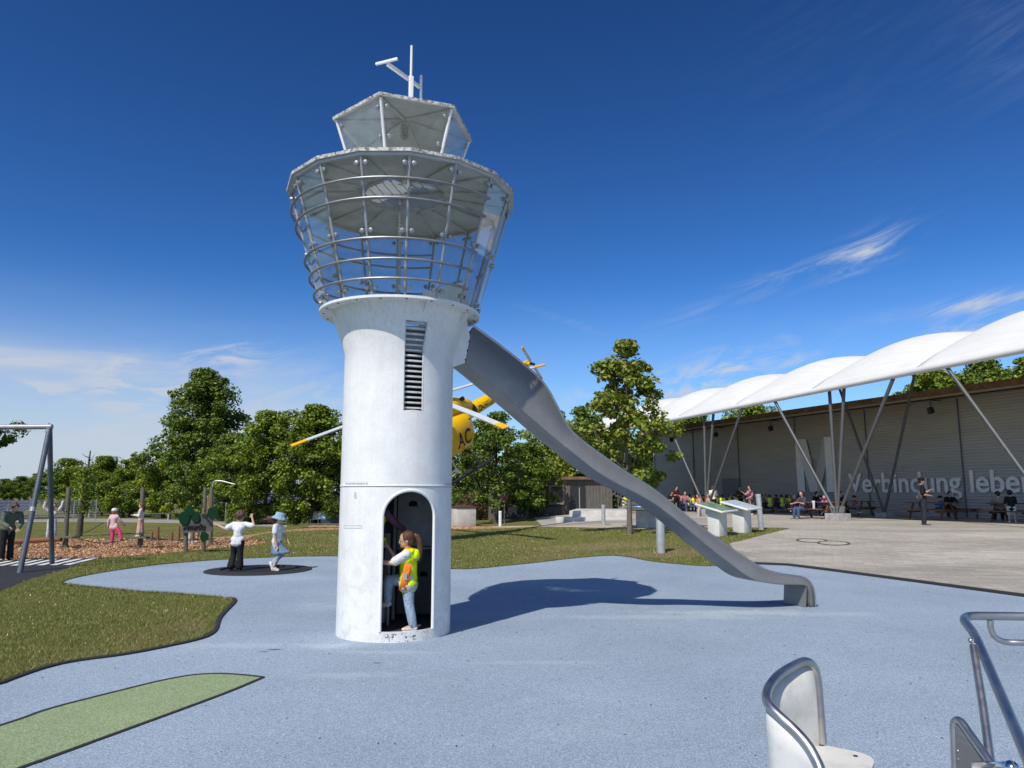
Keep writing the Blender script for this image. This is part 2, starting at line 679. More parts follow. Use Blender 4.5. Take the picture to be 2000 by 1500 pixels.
GREENRUB = rubber_surface('green_rubber_granulate', (0.225, 0.295, 0.150), (0.09, 0.13, 0.06), (0.44, 0.49, 0.32)).mat
BLACKPAD = rubber_surface('black_rubber_granulate', (0.030, 0.032, 0.036), (0.012, 0.012, 0.013), (0.07, 0.07, 0.075)).mat


def grass_ground():
    t = NT('lawn')
    p = t.pos()
    fine = t.noise(p, 55, 6, 0.75)
    mid = t.noise(p, 5.0, 6, 0.65)
    big = t.noise(p, 0.42, 6, 0.62, 0.6)
    g = t.ramp(fine, [(0.25, (0.075, 0.092, 0.020)), (0.5, (0.165, 0.175, 0.045)), (0.75, (0.29, 0.27, 0.10))])
    g2 = t.ramp(mid, [(0.28, (0.075, 0.105, 0.022)), (0.5, (0.16, 0.165, 0.042)), (0.72, (0.26, 0.225, 0.085))])
    c = t.mix(0.55, g, g2)
    lush = t.ramp(t.noise(p, 0.9, 6, 0.65, 0.8), [(0.50, 0.0), (0.66, 1.0)])
    c = t.mix(t.math('MULTIPLY', lush, 0.5), c, t.ramp(fine, [(0.3, (0.03, 0.055, 0.014)), (0.7, (0.11, 0.135, 0.035))]))
    dry = t.ramp(big, [(0.50, 0.0), (0.66, 1.0)])
    dry2 = t.math('MULTIPLY', dry, t.ramp(t.noise(p, 18, 5, 0.7), [(0.35, 0.25), (0.6, 1.0)]))
    c = t.mix(t.math('MULTIPLY', dry2, 0.85), c, t.ramp(fine, [(0.3, (0.15, 0.11, 0.06)), (0.7, (0.38, 0.29, 0.17))]))
    # trodden earth at the end of the lawn tongue and under the big bollard
    for (px, py, ra, rb) in ((415, 1222, 0.75, 0.55), (1290, 1082, 1.9, 0.8), (1150, 1068, 2.2, 1.1), (640, 1065, 1.6, 0.5), (1440, 1068, 1.5, 0.7)):
        P = ground_at(px, py)
        dd = t.new('ShaderNodeVectorMath', operation='SUBTRACT')
        g_ = t.new('ShaderNodeNewGeometry')
        t.l.new(g_.outputs['Position'], dd.inputs[0]); dd.inputs[1].default_value = P
        sc_ = t.new('ShaderNodeVectorMath', operation='DIVIDE')
        t.l.new(dd.outputs[0], sc_.inputs[0]); sc_.inputs[1].default_value = (ra, rb, 50)
        ln = t.new('ShaderNodeVectorMath', operation='LENGTH')
        t.l.new(sc_.outputs[0], ln.inputs[0])
        k = t.math('ADD', ln.outputs['Value'], t.math('MULTIPLY', t.math('SUBTRACT', t.noise(p, 3.0, 6, 0.7), 0.5), 1.3))
        k = t.maprange(k, 1.05, 0.45)
        c = t.mix(t.math('MULTIPLY', k, 0.8), c, t.ramp(fine, [(0.3, (0.17, 0.125, 0.075)), (0.7, (0.40, 0.30, 0.18))]))
    t.set(Base_Color=c, Roughness=0.95, Specular_IOR_Level=0.1)
    t.bump(t.noise(p, 70, 5, 0.8), 0.9, 0.04)
    return t.mat


GRASS = grass_ground()


def woodchips():
    t = NT('wood_chip_mulch')
    p = t.pos((1, 0.55, 1), 0.5)
    cell = t.voro(p, 26, out='Color')
    sp = t.new('ShaderNodeSeparateColor')
    t.l.new(cell, sp.inputs[0])
    c = t.ramp(sp.outputs[0], [(0.0, (0.13, 0.062, 0.03)), (0.35, (0.36, 0.19, 0.095)), (0.7, (0.52, 0.31, 0.17)), (1.0, (0.66, 0.46, 0.29))])
    big = t.ramp(t.noise(t.pos(), 1.2, 5), [(0.3, 0.75), (0.7, 1.1)])
    c = t.mix(1.0, c, big, 'MULTIPLY')
    t.set(Base_Color=c, Roughness=0.95, Specular_IOR_Level=0.1)
    t.bump(sp.outputs[1], 0.8, 0.05)
    return t.mat


CHIPS = woodchips()


def paving():
    t = NT('concrete_paving')
    p = t.pos((1, 1, 1), 0.39)
    b = t.new('ShaderNodeTexBrick')
    b.inputs['Scale'].default_value = 1.0
    b.inputs['Brick Width'].default_value = 0.42
    b.inputs['Row Height'].default_value = 0.21
    b.inputs['Mortar Size'].default_value = 0.004
    b.inputs['Color1'].default_value = (0.44, 0.405, 0.345, 1)
    b.inputs['Color2'].default_value = (0.35, 0.32, 0.275, 1)
    b.inputs['Mortar'].default_value = (0.24, 0.22, 0.19, 1)
    t.l.new(p, b.inputs['Vector'])
    band = t.ramp(t.noise(t.pos((0.35, 1.0, 1), 0.39), 0.45, 5, 0.6), [(0.3, 0.74), (0.7, 1.18)])
    c = t.mix(1.0, b.outputs['Color'], band, 'MULTIPLY')
    c = t.mix(0.4, c, t.mix(1.0, c, t.ramp(t.noise(t.pos(), 9, 6, 0.7), [(0.3, 0.7), (0.7, 1.25)]), 'MULTIPLY'))
    t.set(Base_Color=c, Roughness=0.88, Specular_IOR_Level=0.25)
    t.bump(b.outputs['Fac'], -0.3, 0.004)
    return t.mat


PAVING = paving()
SAND = mat('compacted_sand', (0.47, 0.38, 0.27), 0.95, 0, 0.2, 3, 0.5, 40)
ROADMAT = mat('grey_path', (0.30, 0.28, 0.255), 0.95, 0, 0.15, 2, 0.3, 40)
STRIPE = mat('white_stripe_paint', (0.66, 0.66, 0.63), 0.8, 0, 0.1, 30)

# ------------------------------------------------------------------ ground sheets
from mathutils.geometry import tessellate_polygon


def smooth_line(pts, sub=5):
    out = []
    n = len(pts)
    for i in range(n - 1):
        p0, p1, p2, p3 = pts[max(i - 1, 0)], pts[i], pts[i + 1], pts[min(i + 2, n - 1)]
        for k in range(sub):
            t = k / sub
            out.append(tuple(0.5 * (2 * b + (c - a) * t + (2 * a - 5 * b + 4 * c - d) * t * t + (-a + 3 * b - 3 * c + d) * t ** 3)
                             for a, b, c, d in zip(p0, p1, p2, p3)))
    out.append(tuple(pts[-1]))
    return out


def gp(lst):
    return [(p.x, p.y) for p in (ground_at(*q) for q in lst)]


def sheet(name, poly, material, lift, cut=None):
    bm = bmesh.new()
    vs = [bm.verts.new((x, y, 0)) for x, y in poly]
    for tri in tessellate_polygon([[Vector((x, y, 0)) for x, y in poly]]):
        try:
            bm.faces.new([vs[i] for i in tri])
        except ValueError:
            pass
    if cut:
        xs = [v.co.x for v in bm.verts]; ys = [v.co.y for v in bm.verts]
        for ax, lo, hi in ((0, min(xs), max(xs)), (1, min(ys), max(ys))):
            k = lo + cut
            while k < hi:
                no = (1, 0, 0) if ax == 0 else (0, 1, 0)
                co = (k, 0, 0) if ax == 0 else (0, k, 0)
                bmesh.ops.bisect_plane(bm, geom=bm.verts[:] + bm.edges[:] + bm.faces[:], plane_co=co, plane_no=no)
                k += cut
    for v in bm.verts:
        v.co.z = ground_z(v.co.x, v.co.y) + lift
    bmesh.ops.recalc_face_normals(bm, faces=bm.faces[:])
    for f in bm.faces:
        if f.normal.z < 0: f.normal_flip()
    me = bpy.data.meshes.new(name)
    bm.to_mesh(me); bm.free()
    me.materials.append(material)
    o = bpy.data.objects.new(name, me)
    col.objects.link(o)
    return struct(o)


def axis(a, b, step, far):
    k = [a + step * i for i in range(int(round((b - a) / step)) + 1)]
    lo = [x for x in far if x < a - 1]; hi = [x for x in far if x > b + 1]
    return sorted(lo) + k + sorted(hi)


gx = axis(-30, 34, 0.5, [-2500, -900, -300, -120, -60, 60, 120, 300, 900, 2500])
gy = axis(-4, 62, 0.5, [-300, -60, 90, 150, 300, 900, 2500])
me = bpy.data.meshes.new('lawn_ground')
vs = [(x, y, ground_z(x, y)) for y in gy for x in gx]
nx = len(gx)
me.from_pydata(vs, [], [(j * nx + i, j * nx + i + 1, (j + 1) * nx + i + 1, (j + 1) * nx + i) for j in range(len(gy) - 1) for i in range(nx - 1)])
me.materials.append(GRASS)
ground = bpy.data.objects.new('lawn_ground', me)
col.objects.link(ground)
struct(ground)

# blue safety surface
tip_low = [(120, 1139), (150, 1144), (180, 1147), (270, 1156), (330, 1159), (390, 1164), (440, 1168)]
tongue = [(440, 1168), (457, 1171), (458, 1177), (450, 1186), (438, 1198), (429, 1209), (425, 1219), (422, 1229), (414, 1239), (390, 1250), (330, 1264), (246, 1280), (150, 1293), (90, 1306), (30, 1326), (0, 1338)]
pad_top = [(120, 1139), (140, 1131), (200, 1119), (290, 1106), (350, 1100), (430, 1094), (550, 1089), (660, 1087), (760, 1091), (880, 1112), (1004, 1104), (1111, 1092), (1186, 1086), (1231, 1089), (1273, 1097), (1355, 1105), (1401, 1106), (1470, 1102)]
pad_right = [(1470, 1102), (1540, 1105), (1620, 1115), (1800, 1139), (2000, 1166)]
wt = smooth_line(gp(pad_top), 4)
wr = gp(pad_right)
wl_ = smooth_line(gp(tip_low), 3)
wo_ = smooth_line(gp(tongue), 4)
last = wo_[-1]
pad_poly = wt + wr[1:] + [(10.5, 9.0), (10.5, -4), (-9, -4), (-9, 4.0), (last[0] - 1.6, last[1] - 0.75)] + wo_[::-1] + wl_[::-1][1:-1]
pad = sheet('blue_rubber_surface', pad_poly, BLUE, 0.006)

# green leaf-shaped patch with black rubber borders
gt = [(0, 1420), (90, 1389), (180, 1365), (240, 1350), (300, 1335), (360, 1323), (396, 1319), (435, 1318), (480, 1321), (514, 1325)]
gb = [(514, 1325), (450, 1352), (360, 1386), (270, 1419), (180, 1452), (90, 1485), (48, 1500)]
wgt = gp(gt)
wgb = gp(gb)
wgt = [(2.6 * wgt[0][0] - 1.6 * wgt[2][0], 2.6 * wgt[0][1] - 1.6 * wgt[2][1])] + wgt
wgb = wgb + [(2.2 * wgb[-1][0] - 1.2 * wgb[-3][0], 2.2 * wgb[-1][1] - 1.2 * wgb[-3][1])]
green = sheet('green_rubber_patch', smooth_line(wgt, 4) + smooth_line(wgb, 4)[1:], GREENRUB, 0.011)


def kerb_strip(name, line, w, h, material, base=0.0, offset=0.0):
    pts = [Vector((x, y, 0)) for x, y in line]
    mb = MB()
    L, Rr = [], []
    for i, p in enumerate(pts):
        t = (pts[min(i + 1, len(pts) - 1)] - pts[max(i - 1, 0)]).normalized()
        n = Vector((-t.y, t.x, 0))
        L.append(p + n * (offset + w / 2)); Rr.append(p + n * (offset - w / 2))
    vs, fs = [], []
    for a, b in zip(L, Rr):
        za, zb = ground_z(a.x, a.y) + base, ground_z(b.x, b.y) + base
        c = w * 0.18
        d = (b - a).normalized() * c
        vs += [(a.x, a.y, za - 0.02), (a.x, a.y, za + h * 0.8), (a.x + d.x, a.y + d.y, za + h), (b.x - d.x, b.y - d.y, zb + h), (b.x, b.y, zb + h * 0.8), (b.x, b.y, zb - 0.02)]
    for i in range(len(pts) - 1):
        for k in range(5):
            fs.append((i * 6 + k, i * 6 + k + 1, i * 6 + 6 + k + 1, i * 6 + 6 + k))
    fs += [(0, 1, 2, 3, 4, 5), tuple(len(vs) - 1 - i for i in range(6))]
    mb.add(vs, fs)
    return struct(mb.build(name, material, smooth=50))


kerb_strip('rubber_kerb', wo_[2:] + [(last[0] - 1.6, last[1] - 0.75)], 0.055, 0.028, BLACKRUB)
kerb_strip('rubber_edging', smooth_line(wgt, 6), 0.036, 0.016, BLACKRUB)
kerb_strip('rubber_edging', smooth_line(wgb, 6), 0.036, 0.016, BLACKRUB)
kerb_strip('rubber_edging', wl_[:-1], 0.03, 0.012, BLACKRUB)
kerb_strip('rubber_edging', wt[:22], 0.035, 0.012, BLACKRUB)
kerb_strip('rubber_edging', wt[26:], 0.03, 0.012, BLACKRUB)
kerb_strip('paving_kerb', wr + [(10.5, 9.0)], 0.12, 0.05, BLACKRUB)

# black swing surface with its painted stripes
sw_top = [(-260, 1100), (0, 1096), (100, 1092.5), (196, 1090)]
sw_low = [(192, 1091), (150, 1104), (114, 1116), (60, 1132), (27, 1145), (0, 1155), (-120, 1205)]
sw = gp(sw_top) + gp(sw_low) + [(-16, 12.6), (-19, 16)]
sheet('black_swing_surface', sw, BLACKPAD, 0.005)
for k in range(11):
    x0 = 196 - 26 * k
    a = gp([(x0 - 4, 1090.5 + k * 0.55), (x0 - 16, 1090.5 + k * 0.6), (x0 - 74, 1104 + k * 0.35), (x0 - 60, 1104 + k * 0.3)])
    sheet('white_stripe_marking', a, STRIPE, 0.010)

# wood chip bed
ch_near = [(-260, 1100), (0, 1095), (100, 1092), (190, 1090), (320, 1081), (392, 1074), (460, 1068), (516, 1063), (524, 1060)]
ch_far = [(510, 1057), (486, 1053), (500, 1046), (536, 1040.5), (600, 1037), (662, 1034.5), (760, 1034), (890, 1034), (960, 1033), (1010, 1031.5), (1010, 1029), (890, 1027), (760, 1027), (662, 1028), (600, 1032), (518, 1040), (478, 1046), (400, 1050), (250, 1053), (100, 1054), (-260, 1056)]
chip_poly = smooth_line(gp(ch_near), 3) + smooth_line(gp(ch_far), 3)
sheet('wood_chip_bed', chip_poly, CHIPS, 0.008)

# paved plaza on the right, rising gently to the hall
pl = [(1470, 1101), (1446, 1086), (1430, 1070), (1426, 1062), (1444, 1058), (1490, 1046), (1540, 1034), (1528, 1032), (1459, 1031), (1413, 1031), (1330, 1031), (1260, 1032), (1200, 1033), (1130, 1031), (1060, 1028.5)]
wp = smooth_line(gp(pl), 2)
plaza_poly = [(p[0], p[1]) for p in wr[::-1]][:-1] + wp + [(1.0, 62), (34, 62), (34, 9), (10.5, 9.0)]
sheet('paved_plaza', plaza_poly, PAVING, 0.012, cut=1.0)

# sand path in front of the low concrete wall and the grey path far left
sp_ = gp([(880, 1033), (980, 1031), (1100, 1030.5), (1250, 1035), (1330, 1036), (1330, 1032.5), (1250, 1031), (1100, 1027), (980, 1028), (880, 1029)])
sheet('sand_path', smooth_line(sp_[:5], 2) + smooth_line(sp_[5:], 2), SAND, 0.016, cut=1.0)
fp = gp([(-300, 1023), (160, 1019), (350, 1022), (470, 1027), (560, 1030), (560, 1026), (470, 1022), (350, 1014), (160, 1013), (-300, 1016)])
sheet('grey_footpath', fp, ROADMAT, 0.006)

# manhole covers in the paving
MANRUST = mat('rusty_iron', (0.16, 0.105, 0.07), 0.8, 0.4, 0.4, 20, 0.3, 80)
for k, (px, py, lab) in enumerate(((1586, 1057, 'round iron manhole cover in the paving, the farther of two'), (1628, 1062, 'round iron manhole cover in the paving, the nearer of two'))):
    P = ground_at(px, py)
    root = thing('manhole_cover', lab, 'manhole cover', P, group='manhole covers in the paving')
    m = MB(); m.lathe([(0.42, 0.0), (0.42, 0.024), (0.37, 0.024), (0.37, 0.018)], 36)
    m.build('ring', MANRUST, root)
    m = MB(); m.lathe([(0.001, 0.022), (0.33, 0.022), (0.345, 0.016)], 36)
    m.build('lid', BLOCK, root)
    gx_ = (ground_z(P.x + .3, P.y) - ground_z(P.x - .3, P.y)) / .6
    gy_ = (ground_z(P.x, P.y + .3) - ground_z(P.x, P.y - .3)) / .6
    root.rotation_euler = (math.atan(gy_), -math.atan(gx_), 0)
    root.location.z = ground_z(P.x, P.y) + 0.004


def in_poly(pts, poly):
    x, y = pts[:, 0], pts[:, 1]
    ins = np.zeros(len(pts), bool)
    n = len(poly)
    for i in range(n):
        x1, y1 = poly[i]; x2, y2 = poly[(i + 1) % n]
        if y1 == y2: continue
        c = ((y1 > y) != (y2 > y)) & (x < (x2 - x1) * (y - y1) / (y2 - y1) + x1)
        ins ^= c
    return ins


def gz_np(p):
    def ss(a, b, x):
        t = np.clip((x - a) / (b - a), 0, 1)
        return t * t * (3 - 2 * t)
    return 0.45 * ss(18, 28, p[:, 1] + 0.35 * p[:, 0]) * ss(-3, 5, p[:, 0])


rs = np.random.default_rng(11)


def tri_cloud(name, base, h, w, lean, material, tilt_flat=False):
    """many small triangles standing on (or lying at) the given points, one object of stuff"""
    n = len(base)
    a = rs.uniform(0, 2 * np.pi, n)
    hh = h * rs.uniform(0.5, 1.35, n)
    ww = w * rs.uniform(0.6, 1.3, n)
    dx, dy = np.cos(a) * ww, np.sin(a) * ww
    b = rs.uniform(0, 2 * np.pi, n)
    ln = lean * rs.uniform(0.1, 1, n) * hh
    V = np.zeros((n, 3, 3), np.float32)
    V[:, 0] = base + np.stack([dx, dy, 0 * dx], 1)
    V[:, 1] = base - np.stack([dx, dy, 0 * dx], 1)
    V[:, 2] = base + np.stack([np.cos(b) * ln, np.sin(b) * ln, hh], 1)
    me = bpy.data.meshes.new(name)
    me.vertices.add(3 * n); me.loops.add(3 * n); me.polygons.add(n)
    me.vertices.foreach_set('co', V.ravel())
    me.loops.foreach_set('vertex_index', np.arange(3 * n, dtype=np.int32))
    me.polygons.foreach_set('loop_start', np.arange(0, 3 * n, 3, dtype=np.int32))
    me.update(calc_edges=True)
    me.materials.append(material)
    o = bpy.data.objects.new(name, me)
    col.objects.link(o)
    return tag(o, kind='stuff')


def island_mat(name, stops, rough=0.8, transl=0.0, spec=0.2):
    t = NT(name)
    g = t.new('ShaderNodeNewGeometry')
    c = t.ramp(g.outputs['Random Per Island'], stops)
    t.set(Base_Color=c, Roughness=rough, Specular_IOR_Level=spec)
    if transl:
        tr = t.new('ShaderNodeBsdfTranslucent')
        c2 = t.mix(1.0, c, (1.0, 1.0, 0.45), 'MULTIPLY')
        t.l.new(c2, tr.inputs[0])
        mx = t.new('ShaderNodeMixShader')
        mx.inputs[0].default_value = transl
        t.l.new(t.bsdf.outputs[0], mx.inputs[1]); t.l.new(tr.outputs[0], mx.inputs[2])
        t.l.new(mx.outputs[0], t.out.inputs[0])
    return t.mat


BLADE = island_mat('grass_blades', [(0, (0.105, 0.145, 0.028)), (0.45, (0.22, 0.245, 0.062)), (0.8, (0.33, 0.31, 0.11)), (1, (0.48, 0.41, 0.22))], 0.8, 0.2)


def scatter(n, x0, x1, y0, y1, inside=None, outside=()):
    p = np.stack([rs.uniform(x0, x1, n), rs.uniform(y0, y1, n)], 1)
    keep = np.ones(n, bool)
    if inside is not None: keep &= in_poly(p, inside)
    for q in outside: keep &= ~in_poly(p, q)
    p = p[keep]
    return np.concatenate([p, gz_np(p)[:, None]], 1)


near_pts = scatter(150000, -10.5, -3.6, 6.0, 17.8, None, (pad_poly, sw, chip_poly))
o = tri_cloud('grass', near_pts, 0.030, 0.0035, 1.1, BLADE)
tag(o, 'short mown grass of the lawn between the blue and black surfaces', 'grass')
mid_pts = scatter(90000, -12, 11, 15.5, 33, None, (pad_poly, sw, chip_poly, plaza_poly))
o = tri_cloud('grass', mid_pts, 0.045, 0.008, 1.0, BLADE)
tag(o, 'short patchy grass of the lawn behind the play tower', 'grass')
# blades hanging over the rubber edges
ed = []
for line, sgn in ((wo_[2:], 1), (wl_[1:], 1), (wt[2:], 1)):
    for a_, b_ in zip(line[:-1], line[1:]):
        a_, b_ = np.array(a_[:2]), np.array(b_[:2])
        L = np.linalg.norm(b_ - a_)
        k = int(L * 420)
        if k < 1: continue
        t_ = rs.uniform(0, 1, k)[:, None]
        nn_ = np.array([-(b_ - a_)[1], (b_ - a_)[0]]) / max(L, 1e-6)
        if in_poly(((a_ + b_) / 2 + nn_ * 0.12)[None, :], pad_poly)[0]: nn_ = -nn_
        off_ = 0.052 if line[0] is wo_[2] else 0.022
        ed.append(a_ + (b_ - a_) * t_ + nn_ * (off_ + np.abs(rs.normal(0, 0.022, k)))[:, None])
ed = np.concatenate(ed)
ed = np.concatenate([ed, gz_np(ed)[:, None] + 0.006], 1)
o = tri_cloud('grass', ed, 0.042, 0.004, 1.5, BLADE)
tag(o, 'longer grass blades fringing the edges of the blue rubber surface', 'grass')
# dry leaf bits and crumbs lying on the rubber
LITTER = island_mat('dry_litter', [(0, (0.02, 0.018, 0.015)), (0.4, (0.07, 0.05, 0.03)), (0.7, (0.20, 0.15, 0.09)), (1, (0.55, 0.52, 0.46))])
lt_ = np.concatenate([scatter(900, -5, 7, 3.2, 9.5, pad_poly), scatter(500, -6, 8, 9, 16, pad_poly)])
o = tri_cloud('leaf_litter', lt_ + np.array([0, 0, 0.010]), 0.005, 0.011, 3.0, LITTER)
tag(o, 'tiny dry leaf bits and crumbs lying on the blue rubber', 'litter')
# pale clover heads and litter in the grass
fl = np.concatenate([scatter(150, -10, -4, 7, 17, None, (pad_poly, sw, chip_poly)), scatter(350, -6, 7, 17, 28, None, (pad_poly, chip_poly, plaza_poly)), scatter(900, -26, -2, 24.6, 29, None, (chip_poly,))])
CLOVER = island_mat('clover_heads', [(0, (0.5, 0.5, 0.36)), (0.6, (0.7, 0.7, 0.62)), (1, (0.6, 0.55, 0.15))])
o = tri_cloud('clover_flowers', fl + np.array([0, 0, 0.02]), 0.022, 0.013, 0.6, CLOVER)
tag(o, 'tiny pale clover flowers dotted over the lawn', 'flowers')
CHIPBIT = island_mat('loose_chips', [(0, (0.16, 0.08, 0.04)), (0.4, (0.40, 0.23, 0.12)), (0.8, (0.58, 0.38, 0.22)), (1, (0.70, 0.52, 0.36))])
cb = scatter(26000, -20, 0, 17.5, 27, chip_poly)
o = tri_cloud('wood_chips', cb + np.array([0, 0, 0.012]), 0.035, 0.03, 1.6, CHIPBIT)
tag(o, 'loose orange brown wood chips covering the play bed', 'wood chips')

# ------------------------------------------------------------------ play tower
TX, TY = -1.412, 9.14
T0 = Vector((TX, TY, 0))
CAMDIR = math.atan2(-TY, -TX)            # from the tower to the viewer
RB = 0.672

DOOR_A = CAMDIR + R(13.9)
DOOR_H = math.asin(0.305 / RB)
DOOR_SPRING, DOOR_BOT = 1.365, 0.12
SLOT_A = CAMDIR + R(14.6)
SLOT_H = R(10.0)
SLOT_B, SLOT_T = 2.585, 3.63


def tower_paint():
    t = NT('white_tower_paint')
    o = t.coord('Object')
    streak = t.noise(t.coord('Object', (9, 9, 0.35)), 2.2, 6, 0.6)
    blot = t.noise(o, 3.2, 7, 0.66)
    fine = t.noise(o, 30, 5, 0.7)
    c = t.ramp(blot, [(0.30, (0.74, 0.735, 0.71)), (0.62, (0.84, 0.835, 0.82))])
    c = t.mix(0.35, c, t.mix(1.0, c, t.ramp(streak, [(0.30, 0.88), (0.6, 1.03)]), 'MULTIPLY'))
    sx = t.new('ShaderNodeSeparateXYZ'); t.l.new(o, sx.inputs[0])
    low = t.maprange(sx.outputs[2], 1.75, 0.0)
    grime = t.math('MULTIPLY', low, t.ramp(t.noise(o, 5.5, 7, 0.72, 0.5), [(0.47, 0.0), (0.72, 1.0)]))
    c = t.mix(t.math('MULTIPLY', grime, 0.5), c, (0.36, 0.34, 0.29))
    # run-off below the flange
    up = t.maprange(sx.outputs[2], 3.0, 3.85)
    run = t.math('MULTIPLY', up, t.ramp(t.noise(t.coord('Object', (14, 14, 0.2)), 2.6, 5, 0.65), [(0.5, 0.0), (0.75, 1.0)]))
    c = t.mix(t.math('MULTIPLY', run, 0.45), c, (0.40, 0.40, 0.38))
    # paint chipped off the threshold and short scratches
    chip = t.math('MULTIPLY', t.ramp(t.noise(o, 17, 4, 0.7), [(0.575, 0.0), (0.585, 1.0)], 'LINEAR'), t.math('MULTIPLY', t.maprange(sx.outputs[2], 0.13, 0.085), t.maprange(t.math('ADD', t.math('MULTIPLY', sx.outputs[0], math.cos(DOOR_A)), t.math('MULTIPLY', sx.outputs[1], math.sin(DOOR_A))), 0.60, 0.64)))
    c = t.mix(chip, c, (0.03, 0.03, 0.03))
    scr = t.ramp(t.noise(t.coord('Object', (26, 26, 2.6)), 1.9, 3, 0.5), [(0.762, 0.0), (0.772, 1.0)])
    c = t.mix(t.math('MULTIPLY', scr, t.math('MULTIPLY', low, 0.8)), c, (0.16, 0.16, 0.16))
    c = t.mix(0.25, c, t.mix(1.0, c, t.ramp(fine, [(0.35, 0.8), (0.6, 1.05)]), 'MULTIPLY'))
    t.set(Base_Color=c, Roughness=t.ramp(blot, [(0.3, 0.48), (0.7, 0.34)]), Specular_IOR_Level=0.45)
    t.bump(t.noise(o, 2.0, 3), 0.10, 0.02)
    return t.mat


TPAINT = tower_paint()


def lichen_white():
    t = NT('lichen_spotted_white')
    o = t.coord('Object')
    c = t.ramp(t.noise(o, 24, 6, 0.75), [(0.40, (0.10, 0.10, 0.09)), (0.52, (0.50, 0.50, 0.47)), (0.62, (0.72, 0.72, 0.70))])
    t.set(Base_Color=c, Roughness=0.7)
    return t.mat


LICHEN = lichen_white()
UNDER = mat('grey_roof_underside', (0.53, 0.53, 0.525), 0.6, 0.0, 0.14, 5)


def glass(name, tint, refl=0.9, dirt=0.06):
    t = NT(name)
    tr = t.new('ShaderNodeBsdfTransparent'); tr.inputs[0].default_value = (*tint, 1)
    gl = t.new('ShaderNodeBsdfGlossy'); gl.inputs['Roughness'].default_value = 0.03
    gl.inputs[0].default_value = (refl, refl, refl, 1)
    lw = t.new('ShaderNodeLayerWeight'); lw.inputs[0].default_value = 0.5
    frv = t.math('ADD', t.math('MULTIPLY', t.math('POWER', lw.outputs['Facing'], 4.0), 0.8), 0.045)
    m1 = t.new('ShaderNodeMixShader')
    t.l.new(frv, m1.inputs[0]); t.l.new(tr.outputs[0], m1.inputs[1]); t.l.new(gl.outputs[0], m1.inputs[2])
    df = t.new('ShaderNodeBsdfDiffuse'); df.inputs[0].default_value = (0.62, 0.64, 0.62, 1)
    m2 = t.new('ShaderNodeMixShader')
    d = t.ramp(t.noise(t.coord('Object'), 7, 6, 0.7), [(0.35, dirt * 0.4), (0.75, dirt * 2.0)])
    t.l.new(d, m2.inputs[0]); t.l.new(m1.outputs[0], m2.inputs[1]); t.l.new(df.outputs[0], m2.inputs[2])
    t.l.new(m2.outputs[0], t.out.inputs[0])
    return t.mat


GLASS = glass('cabin_glass', (0.955, 0.97, 0.97), dirt=0.028)
GLASS2 = glass('lantern_glass', (0.92, 0.945, 0.945), dirt=0.07)

tower = thing('play_tower', 'white control tower play structure with glazed lookout cabin and steel slide', 'play tower', T0)


def tower_r(z):
    if z <= 3.34: return RB
    return RB + (z - 3.34) / 0.50 * 0.178



# columns: the door range cosine spaced, slot edges, the rest even
cols = set()
nd = 28
for i in range(nd + 1):
    cols.add(round(DOOR_A - DOOR_H * math.cos(math.pi * i / nd), 5))
for i in range(5):
    cols.add(round(SLOT_A - SLOT_H + 2 * SLOT_H * i / 4, 5))
a = DOOR_A + DOOR_H
while a + 0.06 < DOOR_A - DOOR_H + 2 * math.pi - 0.02:
    a += 0.0628
    cols.add(round(a, 5))
cols = sorted(cols)
NC = len(cols)


def arch_z(t):
    u = max(-1.0, min(1.0, (t - DOOR_A) / DOOR_H))
    return DOOR_SPRING + 0.305 * math.sqrt(max(0.0, 1 - u * u))


vmap, verts, faces = {}, [], []


def tv(t, z):
    k = (round(math.cos(t), 5), round(math.sin(t), 5), round(z, 4))
    if k not in vmap:
        r = tower_r(z)
        vmap[k] = len(verts)
        verts.append((r * math.cos(t), r * math.sin(t), z))
    return vmap[k]


def strip(t0, t1, zs0, zs1):
    for a0, a1, b0, b1 in zip(zs0[:-1], zs0[1:], zs1[:-1], zs1[1:]):
        q = [tv(t0, a0), tv(t1, b0), tv(t1, b1), tv(t0, a1)]
        q = [x for i, x in enumerate(q) if x not in q[:i]]
        if len(q) > 2: faces.append(q)


ZJ = 1.72
for i in range(NC):
    t0 = cols[i]
    t1 = cols[(i + 1) % NC] + (2 * math.pi if i == NC - 1 else 0)
    mid = (t0 + t1) / 2
    ind = abs(mid - DOOR_A) < DOOR_H
    ins = abs(mid - SLOT_A) < SLOT_H
    strip(t0, t1, [0, DOOR_BOT], [0, DOOR_BOT])
    if ind:
        z0, z1 = arch_z(t0), arch_z(t1)
        strip(t0, t1, [z0, (z0 + ZJ) / 2, ZJ], [z1, (z1 + ZJ) / 2, ZJ])
    else:
        # rows meet the arch springing only at the door edge, so keep the row heights common
        zz = [DOOR_BOT, 0.5, 0.95, DOOR_SPRING, ZJ]
        strip(t0, t1, zz, zz)
    zz = [ZJ, 2.1, SLOT_B]
    strip(t0, t1, zz, zz)
    if not ins:
        zz = [SLOT_B, 2.95, 3.34, 3.63]
        strip(t0, t1, zz, zz)
    strip(t0, t1, [SLOT_T, 3.84], [SLOT_T, 3.84])
mb = MB(); mb.add(verts, faces)
body = mb.build('tower_shaft', TPAINT, tower, smooth=24)
p0_ = body.data.polygons[0]
if p0_.normal.x * p0_.center.x + p0_.normal.y * p0_.center.y < 0:
    body.data.flip_normals()
sol = body.modifiers.new('thickness', 'SOLIDIFY')
sol.thickness = 0.022
sol.offset = -1.0
sol.use_rim = True
thick = bpy.data.meshes.new_from_object(body.evaluated_get(bpy.context.evaluated_depsgraph_get()))
body.modifiers.clear()
body.data = thick
thick.shade_smooth()
thick.set_sharp_from_angle(angle=R(24))

